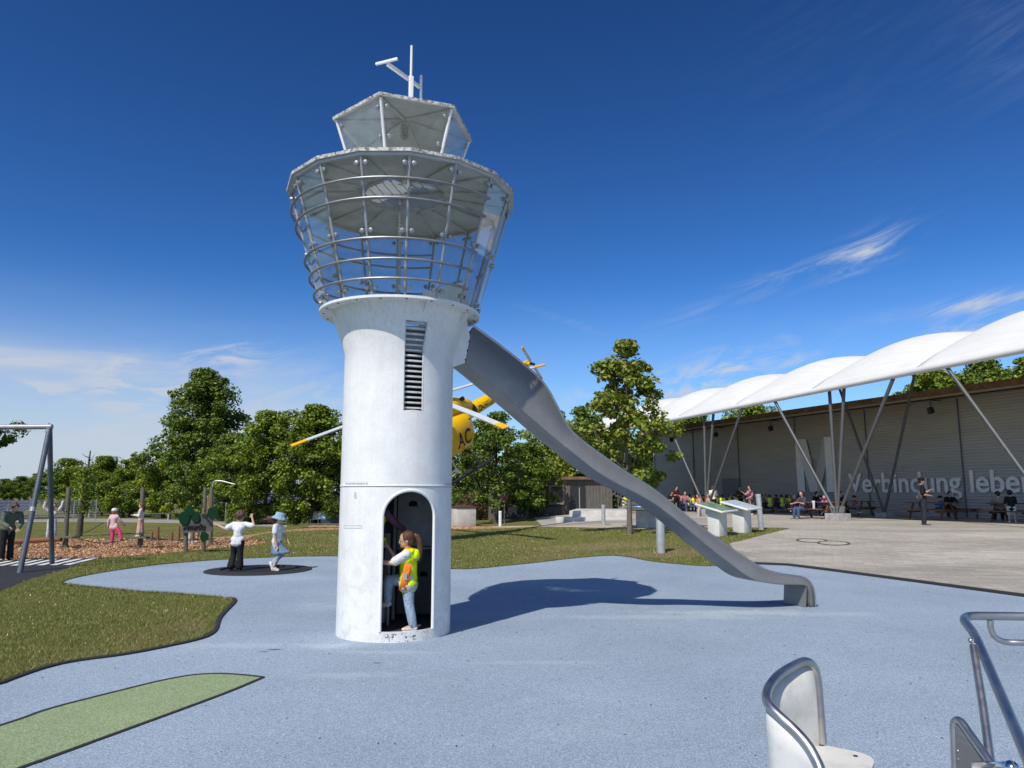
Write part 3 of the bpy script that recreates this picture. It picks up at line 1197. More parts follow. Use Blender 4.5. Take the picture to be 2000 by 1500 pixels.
# seam ring and door lip
mb = MB(); mb.lathe([(RB - 0.002, 1.712), (RB + 0.008, 1.716), (RB + 0.008, 1.728), (RB - 0.002, 1.733)], 96)
mb.build('seam_ring', TPAINT, tower)
mb = MB(); mb.lathe([(RB - 0.001, 1.7065), (RB + 0.0015, 1.707), (RB + 0.0015, 1.7115), (RB - 0.001, 1.712)], 96)
mb.build('seam_joint', mat('grimy_joint', (0.16, 0.16, 0.155), 0.8, 0, 0.5, 9), tower)
lip = []
for i in range(6):
    lip.append((DOOR_A - DOOR_H, DOOR_BOT + (DOOR_SPRING - DOOR_BOT) * i / 6))
for i in range(25):
    t = DOOR_A - DOOR_H * math.cos(math.pi * i / 24)
    lip.append((t, arch_z(t)))
for i in range(6):
    lip.append((DOOR_A + DOOR_H, DOOR_SPRING - (DOOR_SPRING - DOOR_BOT) * (i + 1) / 6))
mb = MB()
mb.tube([((RB - 0.004) * math.cos(t), (RB - 0.004) * math.sin(t), z) for t, z in lip], 0.0185, 8)
mb.build('door_frame', mat('white_door_lip', (0.82, 0.82, 0.81), 0.4, 0, 0.04, 5), tower)
# slot frame and its slats
mb = MB()
c1 = [(SLOT_A - SLOT_H, z) for z in (SLOT_B, 3.34, SLOT_T)] + [(SLOT_A, SLOT_T)] + [(SLOT_A + SLOT_H, z) for z in (SLOT_T, 3.34, SLOT_B)] + [(SLOT_A, SLOT_B)]
mb.tube([((tower_r(z) - 0.008) * math.cos(t), (tower_r(z) - 0.008) * math.sin(t), z) for t, z in c1], 0.011, 6, closed=True)
mb.build('window_frame', DIRTYWHITE, tower)
SLATM = mat('slat_white', (0.66, 0.66, 0.65), 0.5, 0, 0.2, 20)
for k in range(17):
    z = SLOT_B + 0.035 + k * 0.062
    mb = MB()
    n = 5
    ri = tower_r(z) - 0.035
    vs, fs = [], []
    for i in range(n):
        t = SLOT_A - SLOT_H * 1.02 + 2.04 * SLOT_H * i / (n - 1)
        for (rr, zz) in ((ri, z - 0.009), (ri, z + 0.010), (ri - 0.05, z + 0.010), (ri - 0.05, z - 0.009)):
            vs.append((rr * math.cos(t), rr * math.sin(t), zz))
    for i in range(n - 1):
        for j in range(4):
            fs.append((i * 4 + j, i * 4 + (j + 1) % 4, i * 4 + 4 + (j + 1) % 4, i * 4 + 4 + j))
    fs += [(0, 1, 2, 3), tuple(4 * (n - 1) + j for j in (3, 2, 1, 0))]
    mb.add(vs, fs)
    mb.build('window_slat', SLATM, tower)

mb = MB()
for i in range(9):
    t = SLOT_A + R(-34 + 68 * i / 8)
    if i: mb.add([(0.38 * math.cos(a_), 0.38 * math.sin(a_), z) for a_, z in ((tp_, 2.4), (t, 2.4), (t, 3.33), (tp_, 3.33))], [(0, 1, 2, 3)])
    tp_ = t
mb.build('slot_gap_shade', mat('painted_gap_shade', (0.02, 0.02, 0.02), 0.8, 0, 0.2, 8), tower)  # dark sheet added behind the slats to put shade in the gaps
# flange and gussets
mb = MB(); mb.lathe([(0.80, 3.838), (1.0, 3.838), (1.0, 3.868), (0.62, 3.868), (0.62, 3.838), (0.80, 3.838)], 96)
mb.build('flange', TPAINT, tower)
for k in range(8):
    t = CAMDIR + R(19.3) + k * math.pi / 4
    d = Vector((math.cos(t), math.sin(t), 0)); n = Vector((-d.y, d.x, 0))
    mb = MB()
    pr = [(0.845, 3.836), (0.965, 3.836), (0.815, 3.72)]
    mb.add([d * r + Vector((0, 0, z)) + n * s for s in (-0.006, 0.006) for r, z in pr], [(0, 1, 2), (5, 4, 3), (0, 3, 4, 1), (1, 4, 5, 2), (2, 5, 3, 0)])
    mb.build('gusset', TPAINT, tower)
for k in range(20):
    t = CAMDIR + R(4) + k * math.pi / 10
    mb = MB(); mb.lathe([(0.001, 3.832), (0.013, 3.832), (0.013, 3.838)], 10, c=(0.945 * math.cos(t), 0.945 * math.sin(t), 0))
    mb.build('flange_bolt', DARK, tower)

# tape residue and scuffs left on the shaft
TAPE = mat('grey_tape_residue', (0.52, 0.52, 0.52), 0.8, 0, 0.4, 60)


def shaft_patch(px0, py0, px1, py1, name='tape_mark', material=TAPE):
    def hit(px, py):
        d = pix_ray(px, py)
        ox, oy = -TX, -TY
        a = d.x ** 2 + d.y ** 2; b = 2 * (ox * d.x + oy * d.y); c = ox * ox + oy * oy - (RB + 0.0025) ** 2
        t = (-b - math.sqrt(max(0, b * b - 4 * a * c))) / (2 * a)
        return Vector((ox + d.x * t, oy + d.y * t, CAM_H + d.z * t))
    mb = MB()
    n = 6
    vs = []
    for i in range(n + 1):
        x = px0 + (px1 - px0) * i / n
        vs += [hit(x, py0), hit(x, py1)]
    mb.add(vs, [(2 * i, 2 * i + 2, 2 * i + 3, 2 * i + 1) for i in range(n)])
    return mb.build(name, material, tower)


shaft_patch(675, 942.5, 718, 946.5)
shaft_patch(671, 1026, 707, 1027.2)
shaft_patch(671, 1031, 707, 1032.2)
shaft_patch(705, 1026, 707, 1032)
shaft_patch(692, 961, 696, 974)
shaft_patch(869, 944, 881, 946.5)

# inside: floor, climbing panels and post
INSIDE = mat('dark_panel_shade', (0.10, 0.10, 0.105), 0.7, 0, 0.25, 6)  # dark grey puts the shade inside the white shaft into the colour
INPANEL = mat('white_inner_panel', (0.34, 0.34, 0.34), 0.5, 0, 0.12, 8)
RUBFLOOR = mat('black_rubber_floor', (0.045, 0.045, 0.048), 0.8, 0, 0.3, 30, 0.4, 90)
mb = MB(); mb.lathe([(RB - 0.028, 0.02), (RB - 0.028, 0.105), (0.001, 0.105)], 64)
mb.build('floor', RUBFLOOR, tower)
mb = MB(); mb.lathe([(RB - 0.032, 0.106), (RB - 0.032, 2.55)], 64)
mb.build('inner_shade_lining', INSIDE, tower)
for t in mb.f: pass


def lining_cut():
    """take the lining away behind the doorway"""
    o = bpy.data.objects['inner_shade_lining']
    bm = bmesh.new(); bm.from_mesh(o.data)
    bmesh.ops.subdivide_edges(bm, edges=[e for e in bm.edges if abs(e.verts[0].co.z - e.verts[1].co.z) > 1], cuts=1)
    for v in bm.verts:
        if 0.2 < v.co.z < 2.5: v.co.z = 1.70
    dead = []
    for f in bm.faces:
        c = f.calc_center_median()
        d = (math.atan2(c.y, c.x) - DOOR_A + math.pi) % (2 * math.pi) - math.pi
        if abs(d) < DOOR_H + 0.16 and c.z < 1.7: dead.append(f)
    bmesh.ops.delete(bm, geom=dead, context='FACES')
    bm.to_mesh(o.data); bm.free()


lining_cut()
mb = MB(); mb.tube([(-0.05, 0.24, 0.105), (-0.05, 0.24, 1.9)], 0.022, 10)
mb.build('inner_post', INPANEL, tower)


def d_panel(name, x0, x1, z0, z1, y, hole, material, rz=0.0, pivot=(0, 0)):
    """upright climbing panel with a rounded hand hole"""
    hx, hz, hw = hole
    out = [(x0, z0), (x1, z0), (x1, z1), (x0, z1)]
    arch = [(hx - hw, hz)] + [(hx - hw * math.cos(math.pi * i / 8), hz + hw * 0.55 + hw * 0.75 * math.sin(math.pi * i / 8)) for i in range(9)] + [(hx + hw, hz)]
    bm = bmesh.new()
    tris = tessellate_polygon([[Vector((x, 0, z)) for x, z in out], [Vector((x, 0, z)) for x, z in arch]])
    allp = out + arch
    m = MB()
    n = len(allp)
    vs = [(x, y - 0.007, z) for x, z in allp] + [(x, y + 0.007, z) for x, z in allp]
    fs = [tuple(t) for t in tris] + [tuple(i + n for i in reversed(t)) for t in tris]
    for loop in (list(range(4)), list(range(4, n))):
        for i in range(len(loop)):
            a_, b_ = loop[i], loop[(i + 1) % len(loop)]
            fs.append((a_, b_, b_ + n, a_ + n))
    m.add(vs, fs)
    bm.free()
    if rz:
        M = Matrix.Translation((pivot[0], pivot[1], 0)) @ Matrix.Rotation(rz, 4, 'Z') @ Matrix.Translation((-pivot[0], -pivot[1], 0))
        m.xform(M)
    return m.build(name, material, tower)


d_panel('climbing_panel', -0.03, 0.47, 0.98, 2.2, 0.36, (0.16, 1.47, 0.055), INPANEL)
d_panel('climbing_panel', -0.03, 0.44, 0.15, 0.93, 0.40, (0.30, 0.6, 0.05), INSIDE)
d_panel('climbing_panel', -0.44, -0.07, 0.14, 1.15, 0.05, (-0.25, 0.86, 0.05), INPANEL, R(-8), (-0.07, 0.05))
mb = MB(); mb.box((0.21, 0.37, 0.955), (0.48, 0.10, 0.03), bev=0.004)
mb.build('step_board', INPANEL, tower)
mb = MB(); mb.box((-0.26, -0.09, 0.36), (0.34, 0.24, 0.03), bev=0.004)
mb.build('step_board', INPANEL, tower)
mb = MB(); mb.box((-0.26, -0.12, 0.24), (0.34, 0.02, 0.23), bev=0.004)
mb.build('step_board', INPANEL, tower)
mb = MB(); mb.tube([(-0.05, -0.14, 0.105), (-0.05, -0.14, 0.9)], 0.018, 10)
mb.build('inner_post', INPANEL, tower)

# cabin
ZC0, ZC1 = 3.868, 5.375
RC0, RC1 = 0.955, 1.40
NP = 16
PA = [CAMDIR + R(2.6) + k * 2 * math.pi / NP for k in range(NP)]


def cab(t, z, off=0.0):
    r = RC0 + (RC1 - RC0) * (z - ZC0) / (ZC1 - ZC0) + off
    return Vector((r * math.cos(t), r * math.sin(t), z))


for k in range(NP):
    t = PA[k]
    mb = MB(); mb.tube([cab(t, ZC0), cab(t, ZC1)], 0.017, 10)
    post = mb.build('mullion', LIGHTSTEEL, tower)
    d = Vector((math.cos(t), math.sin(t), 0)); n = Vector((-d.y, d.x, 0))
    for z in (3.955, 4.565, 5.275):
        for s in (-1, 1):
            c = cab(t, z, 0.006) + n * s * 0.052
            cl_r = 0.026; ax = (d * 0.96 - Vector((0, 0, 0.28))).normalized()
            mb = MB(); mb.tube([c - ax * 0.012, c + ax * 0.022, c + ax * 0.026], [0.028, 0.028, 0.022], 14)
            mb.build('glass_clamp', GALV, post)
    t2 = PA[(k + 1) % NP]
    q = [cab(t, ZC0 + 0.03), cab(t2, ZC0 + 0.03), cab(t2, ZC1 - 0.02), cab(t, ZC1 - 0.02)]
    inn = 0.016
    mid = sum(q, Vector()) / 4
    q = [p + (Vector((mid.x, mid.y, p.z)) - p).normalized() * inn for p in q]
    nn = (q[1] - q[0]).cross(q[3] - q[0]).normalized() * 0.005
    mb = MB(); mb.add([p - nn for p in q] + [p + nn for p in q], [(0, 1, 2, 3), (7, 6, 5, 4), (0, 4, 5, 1), (1, 5, 6, 2), (2, 6, 7, 3), (3, 7, 4, 0)])
    mb.build('glass_pane', GLASS, tower, smooth=0)

RAILM = mat('dull_rail_steel', (0.27, 0.275, 0.28), 0.5, 0.6, 0.15, 8)
for z in (5.10, 4.89, 4.47, 4.25, 4.04):
    a1 = PA[2]
    pts = []
    n = 60
    for i in range(n + 1):
        t = a1 - R(247) * i / n
        pts.append(cab(t, z, 0.062))
    mb = MB(); mb.tube(pts, 0.0150, 8)
    rail = mb.build('guard_rail', RAILM, tower)
    for k in range(12):
        t = PA[(2 - k) % NP]
        mb = MB(); mb.tube([cab(t, z, 0.0), cab(t, z, 0.062)], 0.010, 6)
        mb.build('rail_bracket', GALV, rail)

# main roof: sixteen sided, open in the middle
RR = 1.455


def ring_pts(r, z, n, a0):
    return [Vector((r * math.cos(a0 + 2 * math.pi * i / n), r * math.sin(a0 + 2 * math.pi * i / n), z)) for i in range(n)]


HA = CAMDIR - R(19.5)
RI = 0.56
mb = MB()
o0 = ring_pts(RR, 5.385, NP, PA[0]); o1 = ring_pts(RR, 5.425, NP, PA[0])
inner = []
for i in range(NP):
    t = PA[0] + 2 * math.pi * i / NP
    s = (t - HA) % (math.pi / 3)
    rr = RI * math.cos(math.pi / 6) / math.cos(s - math.pi / 6)
    inner.append((rr, t))
i0 = [Vector((r * math.cos(t), r * math.sin(t), 5.47)) for r, t in inner]
i1 = [Vector((r * math.cos(t), r * math.sin(t), 5.51)) for r, t in inner]
vs = o0 + o1 + i0 + i1
fs, ms = [], []
for i in range(NP):
    j = (i + 1) % NP
    mb.add([o0[i], o0[j], i0[j], i0[i]], [(0, 1, 2, 3)], 1)
    mb.add([o1[i], o1[j], i1[j], i1[i]], [(3, 2, 1, 0)], 0)
    mb.add([o0[i], o0[j], o1[j], o1[i]], [(3, 2, 1, 0)], 2)
    mb.add([i0[i], i0[j], i1[j], i1[i]], [(0, 1, 2, 3)], 1)
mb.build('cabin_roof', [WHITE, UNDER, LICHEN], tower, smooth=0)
for k in range(NP):
    t = PA[k]
    d = Vector((math.cos(t), math.sin(t), 0))
    mb = MB(); mb.bar(d * 1.37 + Vector((0, 0, 5.372)), d * (RI + 0.05) + Vector((0, 0, 5.446)), 0.035, 0.022, (0, 0, 1))
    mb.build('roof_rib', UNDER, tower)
mb = MB(); mb.lathe([(1.385, 5.352), (1.425, 5.352), (1.425, 5.386), (1.385, 5.386), (1.385, 5.352)], NP, a0=PA[0])
mb.build('roof_ring', UNDER, tower, smooth=0)
# hexagonal ceiling grille
mb = MB()
hexp = ring_pts(RI + 0.01, 5.462, 6, HA)
mb.tube(hexp, 0.018, 6, closed=True)
mb.build('grille_frame', LIGHTSTEEL, tower)
mb = MB()
d1 = Vector((math.cos(HA + R(90)), math.sin(HA + R(90)), 0)); n1 = Vector((-d1.y, d1.x, 0))
for k in range(-13, 14):
    off = k * 0.038
    L = min(math.sqrt(3) * (RI - abs(off)) if False else RI, (RI - abs(off) / math.sqrt(3)) if abs(off) < RI * 0.87 else 0)
    if L > 0.03:
        c = n1 * off + Vector((0, 0, 5.458))
        mb.bar(c - d1 * L, c + d1 * L, 0.006, 0.016)
for k in range(-4, 5):
    off = k * 0.115
    L = RI * 0.86 if abs(off) < RI * 0.5 else RI * 0.86 * max(0, (RI - abs(off))) / (RI * 0.5)
    if L > 0.03:
        c = d1 * off + Vector((0, 0, 5.449))
        mb.bar(c - n1 * L, c + n1 * L, 0.006, 0.010)
mb.build('ceiling_grille', LIGHTSTEEL, tower, smooth=0)
mb = MB(); mb.bar(Vector((-0.5, 0.0, 5.425)), Vector((0.5, -0.15, 5.425)), 0.05, 0.03)
mb.build('grille_beam', LIGHTSTEEL, tower, smooth=0)
mb = MB(); mb.tube([(-0.04, 0.05, 3.87), (-0.04, 0.05, 5.46)], 0.024, 12)
mb.build('cabin_pole', LIGHTSTEEL, tower)
mb = MB(); mb.tube([(-0.34, 0.55, 3.87), (-0.34, 0.55, 4.02), (-0.22, 0.52, 4.08), (-0.12, 0.52, 4.02), (-0.12, 0.52, 3.87)], 0.05, 10)
mb.build('ladder_handhold', DARK, tower)

# lantern
ZL0, ZL1 = 5.50, 6.335
RL0, RL1 = 0.60, 0.875
LA = [HA + k * math.pi / 3 for k in range(6)]


def lan(t, z, off=0.0):
    r = RL0 + (RL1 - RL0) * (z - ZL0) / (ZL1 - ZL0) + off
    return Vector((r * math.cos(t), r * math.sin(t), z))


for k in range(6):
    t, t2 = LA[k], LA[(k + 1) % 6]
    mb = MB(); mb.tube([lan(t, ZL0), lan(t, ZL1)], 0.019, 10)
    mb.build('lantern_post', WHITE, tower)
    q = [lan(t, ZL0 + 0.02), lan(t2, ZL0 + 0.02), lan(t2, ZL1 - 0.015), lan(t, ZL1 - 0.015)]
    e = (q[1] - q[0]).normalized()
    q = [q[0] + e * 0.02, q[1] - e * 0.02, q[2] - e * 0.02, q[3] + e * 0.02]
    nn = (q[1] - q[0]).cross(q[3] - q[0]).normalized()
    mb = MB(); mb.add([p - nn * 0.005 for p in q] + [p + nn * 0.005 for p in q], [(0, 1, 2, 3), (7, 6, 5, 4), (0, 4, 5, 1), (1, 5, 6, 2), (2, 6, 7, 3), (3, 7, 4, 0)])
    pane = mb.build('lantern_pane', GLASS2, tower, smooth=0)
    out = nn if nn.dot(Vector((math.cos((t + t2) / 2), math.sin((t + t2) / 2), 0))) > 0 or k == 5 else -nn
    cdir = (q[0] + q[1]) / 2
    out = nn if nn.x * cdir.x + nn.y * cdir.y > 0 else -nn
    for fz in (0.12, 0.5, 0.91):
        for side in (0, 1):
            a_, b_ = (q[0], q[3]) if side == 0 else (q[1], q[2])
            c = a_.lerp(b_, fz) + e * (0.045 if side == 0 else -0.045)
            mb = MB(); mb.tube([c - out * 0.012, c + out * 0.022, c + out * 0.026], [0.026, 0.026, 0.02], 12)
            mb.build('glass_clamp', GALV, pane)
RT = 0.925
hb, ht = ring_pts(RT, 6.345, 6, HA), ring_pts(RT, 6.385, 6, HA)
ap0, ap1 = Vector((0, 0, 6.52)), Vector((0, 0, 6.56))
mb = MB()
for i in range(6):
    j = (i + 1) % 6
    mb.add([hb[i], hb[j], ap0], [(2, 1, 0)], 1)
    mb.add([ht[i], ht[j], ap1], [(0, 1, 2)], 0)
    mb.add([hb[i], hb[j], ht[j], ht[i]], [(0, 1, 2, 3)], 2)
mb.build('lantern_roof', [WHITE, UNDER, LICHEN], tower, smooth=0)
for k in range(6):
    d = Vector((math.cos(LA[k]), math.sin(LA[k]), 0))
    mb = MB(); mb.bar(d * 0.88 + Vector((0, 0, 6.338)), Vector((0, 0, 6.500)), 0.03, 0.02)
    mb.build('roof_rib', UNDER, tower, smooth=0)
# caged lamp hanging under the lantern roof
mb = MB(); mb.tube([(0, 0, 6.51), (0, 0, 6.43)], 0.03, 12)
lampb = mb.build('ceiling_lamp', GALV, tower)
mb = MB(); mb.capsule((0, 0, 6.40), 0.045, (0, 0, 6.27), 0.04, 14)
mb.build('lamp_globe', mat('smoky_lamp_globe', (0.16, 0.17, 0.17), 0.25, 0, 0.2, 9), lampb)
mb = MB()
for k in range(6):
    a_ = k * math.pi / 3
    mb.tube([(0.052 * math.cos(a_), 0.052 * math.sin(a_), z) for z in (6.43, 6.27)] + [(0.01 * math.cos(a_), 0.01 * math.sin(a_), 6.215)], 0.004, 5)
for z in (6.39, 6.29):
    mb.tube([(0.053 * math.cos(i * .4488), 0.053 * math.sin(i * .4488), z) for i in range(14)], 0.004, 5, closed=True)
mb.build('lamp_cage', GALV, lampb)
# mast with its cross arms
mb = MB(); mb.box((0.06, 0.06, 6.84), (0.062, 0.062, 0.62), Matrix.Rotation(0.3, 3, 'Z'), bev=0.003)
mb.tube([(0.06, 0.06, 7.15), (0.06, 0.06, 7.60)], 0.017, 10)
mast = mb.build('mast', WHITE, tower)
a_ = Vector((-0.20, -0.32, 7.10)); b_ = Vector((0.15, 0.26, 7.12))
mb = MB(); mb.bar(a_ + Vector((0.01, 0, 0)), b_, 0.04, 0.045, bev=0.003)
mb.build('cross_arm', WHITE, mast)
mb = MB(); mb.bar(a_ + Vector((-0.15, 0.05, 0.03)), a_ + Vector((0.15, -0.07, 0.03)), 0.028, 0.03, bev=0.003)
mb.build('antenna_bar', WHITE, mast)
mb = MB(); mb.box(b_ + Vector((0.02, 0.0, 0.0)), (0.032, 0.032, 0.34), bev=0.003)
mb.build('antenna_bar', WHITE, mast)

# ------------------------------------------------------------------ slide of the tower
SA = R(20.2)
SE = Vector((math.cos(SA), math.sin(SA), 0))
SW = Vector((math.sin(SA), -math.cos(SA), 0))      # towards the viewer
RIM = [(0.80, 3.83), (1.02, 3.73), (1.47, 3.44), (1.79, 3.21), (1.95, 3.07), (2.08, 2.88), (2.20, 2.66), (2.29, 2.51), (2.41, 2.385), (2.73, 2.17), (3.15, 1.91), (3.48, 1.735), (3.72, 1.58), (4.06, 1.33), (4.35, 1.13), (5.03, 0.72), (5.25, 0.60), (5.45, 0.52), (5.75, 0.465), (5.98, 0.435), (6.11, 0.40), (6.18, 0.33), (6.19, 0.2), (6.19, 0.01)]
FOLD = [(0.72, 3.385), (0.9, 3.255), (1.2, 3.037), (1.5, 2.81), (1.8, 2.578), (2.1, 2.35), (2.4, 2.135), (2.7, 1.925), (3.0, 1.765), (3.3, 1.633), (3.6, 1.475), (3.9, 1.275), (4.2, 1.055), (4.5, 0.836), (4.8, 0.634), (5.0, 0.50), (5.2, 0.415), (5.55, 0.355), (5.98, 0.325), (6.07, 0.29), (6.10, 0.2), (6.10, 0.01)]
BOT = FOLD


def resample(poly, n):
    L = [0]
    for a_, b_ in zip(poly[:-1], poly[1:]):
        L.append(L[-1] + math.hypot(b_[0] - a_[0], b_[1] - a_[1]))
    out = []
    for i in range(n):
        s = L[-1] * i / (n - 1)
        k = max(j for j in range(len(L)) if L[j] <= s + 1e-9)
        k = min(k, len(poly) - 2)
        t = (s - L[k]) / max(1e-9, L[k + 1] - L[k])
        out.append((poly[k][0] + (poly[k + 1][0] - poly[k][0]) * t, poly[k][1] + (poly[k + 1][1] - poly[k][1]) * t))
    return out


def match(poly, ref):
    """point of poly facing each ref point (perpendicular to the run)"""
    out = []
    dense = resample(poly, 900)
    n = len(ref)
    for i, p in enumerate(ref):
        a_, b_ = ref[max(0, i - 3)], ref[min(n - 1, i + 3)]
        tx, tz = b_[0] - a_[0], b_[1] - a_[1]
        best = min(dense, key=lambda q: abs((q[0] - p[0]) * tx + (q[1] - p[1]) * tz) / math.hypot(tx, tz) + 0.02 * math.hypot(q[0] - p[0], q[1] - p[1]))
        out.append(best)
    return out


SN = 90
bots = resample([tuple(x) for x in smooth_line(BOT, 4)], SN)
folds = list(bots)
rims = match([tuple(x) for x in smooth_line(RIM, 4)], bots)
# keep the matched lines moving forward
for arr in (folds, rims):
    for i in range(1, SN):
        if arr[i][0] < arr[i - 1][0] - 1e-4 and i < SN * 0.85: arr[i] = arr[i - 1]
folds[-1], rims[-1] = (6.10, 0.01), (6.19, 0.01)


def smooth_arr(arr):
    a_ = np.array(arr)
    for _ in range(2):
        a_[1:-1] = 0.25 * a_[:-2] + 0.5 * a_[1:-1] + 0.25 * a_[2:]
    return [tuple(x) for x in a_]


rims = smooth_arr(rims)
folds = [(x, z + 0.006) for x, z in bots]


def sp(p, w):
    return SE * p[0] + SW * w + Vector((-1.5 - TX, 0, p[1]))


prof_w = [(0, 0.24, 'r'), (0, 0.24, 'f'), (0, 0.235, 'b'), (0, -0.235, 'b'), (0, -0.24, 'f'), (0, -0.24, 'r')]
vs, fs = [], []
for i in range(SN):
    for _, w, k in prof_w:
        p = {'r': rims, 'f': folds, 'b': bots}[k][i]
        vs.append(sp(p, w))
for i in range(SN - 1):
    for j in range(5):
        fs.append((i * 6 + j, i * 6 + j + 1, i * 6 + 7 + j, i * 6 + 6 + j))
mb = MB(); mb.add(vs, fs)
STEELSLIDE = mat('matt_slide_steel', (0.30, 0.29, 0.275), 0.44, 0.5, 0.14, 2.2, rvar=0.07)
slide = mb.build('slide', STEELSLIDE, tower, smooth=28)
so = slide.modifiers.new('thickness', 'SOLIDIFY'); so.thickness = 0.008; so.offset = 1
for sgn in (1, -1):
    mb = MB(); mb.tube([sp(p, sgn * 0.24) for p in rims], 0.0155, 8)
    mb.build('slide_rim', STEEL, slide)
mb = MB()
pl_ = [sp((6.06, 0.30), 0.232), sp((6.06, 0.30), -0.232), sp((6.03, 0.012), -0.232), sp((6.03, 0.012), 0.232)]
mb.add(pl_ + [p + SE * -0.012 for p in pl_], [(0, 1, 2, 3), (7, 6, 5, 4), (0, 4, 5, 1), (1, 5, 6, 2), (2, 6, 7, 3), (3, 7, 4, 0)])
mb.build('slide_foot', STEELSLIDE, slide, smooth=0)
# weld seams on the near side wall
for r_ in (1.55, 2.45):
    i = min(range(SN), key=lambda q: abs(bots[q][0] - r_))
    mb = MB(); mb.tube([sp(rims[i], 0.243), sp(folds[i], 0.243)], 0.003, 5)
    mb.build('weld_seam', STEELSLIDE, slide)
# mounting collar between flare and slide
mb = MB()
ca = [sp((0.885, 3.83), 0.27), sp((0.93, 3.60), 0.27), sp((0.865, 3.26), 0.27), sp((0.72, 3.20), 0.27)]
cb_ = [sp((0.885, 3.83), -0.27), sp((0.93, 3.60), -0.27), sp((0.865, 3.26), -0.27), sp((0.72, 3.20), -0.27)]
ci = [sp((0.60, 3.83), 0.27), sp((0.60, 3.60), 0.27), sp((0.55, 3.26), 0.27), sp((0.55, 3.20), 0.27)]
cj = [sp((0.60, 3.83), -0.27), sp((0.60, 3.60), -0.27), sp((0.55, 3.26), -0.27), sp((0.55, 3.20), -0.27)]
mb.add(ca + ci, [(0, 1, 5, 4), (1, 2, 6, 5), (2, 3, 7, 6)])
mb.add(cb_ + cj, [(4, 5, 1, 0), (5, 6, 2, 1), (6, 7, 3, 2)])
mb.add([ca[3], cb_[3], cj[3], ci[3]], [(0, 1, 2, 3)])
mb.build('slide_collar', TPAINT, tower, smooth=20)
mb = MB()
for q in range(5):
    z = 3.30 + q * 0.12
    r_ = 0.868 + (z - 3.28) / 0.32 * 0.065 if z < 3.6 else 0.93
    mb.ball(sp((r_, z), 0.276), 0.011, 8, rings=6)
mb.build('collar_bolt', DARK, tower)
# white side plate of the slide mouth, seen behind the right panes
mb = MB()
pp = [sp((0.90, 3.88), 0.31), sp((0.30, 3.88), 0.31), sp((0.30, 4.12), 0.31), sp((0.88, 4.32), 0.31)]
mb.add(pp + [p + SW * 0.01 for p in pp], [(0, 1, 2, 3), (7, 6, 5, 4), (0, 4, 5, 1), (1, 5, 6, 2), (2, 6, 7, 3), (3, 7, 4, 0)])
mb.build('side_plate', WHITE, tower, smooth=0)

# ------------------------------------------------------------------ hall on the right
UX = Vector((0.380, -0.925, 0)).normalized()       # along the hall, towards the viewer
UY = Vector((0.925, 0.380, 0)).normalized()        # into the hall
HRZ = math.atan2(UX.y, UX.x)
W0 = ground_at(1703, 1006)
W0.z = 0.45


def on_plane(px, py, P0, frame_o=None):
    """where the sight line meets the vertical plane through P0 along the hall: local (s, z)"""
    d = pix_ray(px, py)
    o = Vector((0, 0, CAM_H))
    t = (P0 - o).dot(UY) / d.dot(UY)
    P = o + d * t
    f = frame_o if frame_o is not None else P0
    return (P - f).dot(UX), P.z - f.z


S_FAR = on_plane(1280, 900, W0)[0]
S_NEAR = on_plane(2000, 900, W0)[0] + 5.0
Z_ROOF = on_plane(1703, 795, W0)[1]


def cladding():
    t = NT('grey_ribbed_cladding')
    o = t.coord('Object')
    c = t.ramp(t.noise(t.coord('Object', (0.25, 1, 1.2)), 1.6, 5, 0.6), [(0.3, (0.42, 0.395, 0.36)), (0.7, (0.50, 0.47, 0.43))])
    t.set(Base_Color=c, Roughness=0.5, Metallic=0.25)
    return t.mat


CLAD = cladding()
RUST = mat('rusty_roof_edge', (0.17, 0.105, 0.06), 0.85, 0.0, 0.4, 3, 0.3, 25)
GUTTER = mat('pale_gutter', (0.36, 0.32, 0.26), 0.6, 0.0, 0.12, 4)
LETTER = mat('light_grey_lettering', (0.80, 0.80, 0.77), 0.5, 0, 0.06, 3)
hall = thing('exhibition_hall', 'long hall of grey ribbed cladding behind the white canopy', 'building', W0, HRZ)
mb = MB()
pitch, dep = 0.14, 0.05
prof = []
z = -0.1
while z < Z_ROOF - 0.05:
    prof += [(-dep, z), (-dep, z + pitch * 0.52), (0, z + pitch * 0.60), (0, z + pitch * 0.92)]
    z += pitch
prof.append((-dep, z))
vs = [(x, y, zz) for (y, zz) in prof for x in (S_FAR, S_NEAR)]
mb.add(vs, [(2 * i, 2 * i + 1, 2 * i + 3, 2 * i + 2) for i in range(len(prof) - 1)])
mb.box(((S_FAR + S_NEAR) / 2, 5.0, Z_ROOF / 2 - 0.1), (S_NEAR - S_FAR, 9.9, Z_ROOF))
mb.build('wall', CLAD, hall, smooth=0)
mb = MB()
mb.box(((S_FAR + S_NEAR) / 2, 4.6, Z_ROOF + 0.16), (S_NEAR - S_FAR + 1.2, 11.4, 0.30))
mb.build('roof', RUST, hall, smooth=0)
mb = MB()
mb.box(((S_FAR + S_NEAR) / 2, -0.98, Z_ROOF + 0.03), (S_NEAR - S_FAR + 1.2, 0.14, 0.22), bev=0.02)
mb.build('gutter', GUTTER, hall, smooth=0)
mb = MB()
mb.box((S_FAR - 0.07, 0.0, Z_ROOF / 2), (0.14, 0.2, Z_ROOF), bev=0.01)
mb.build('corner_trim', LIGHTSTEEL, hall, smooth=0)
for px in (1356, 1444, 1557, 1696, 1881):
    s_, _ = on_plane(px, 900, W0)
    mb = MB(); mb.tube([(s_, -0.06, 0.05), (s_, -0.06, Z_ROOF - 0.1)], 0.035, 8)
    mb.build('downpipe', GREYPAINT, hall)
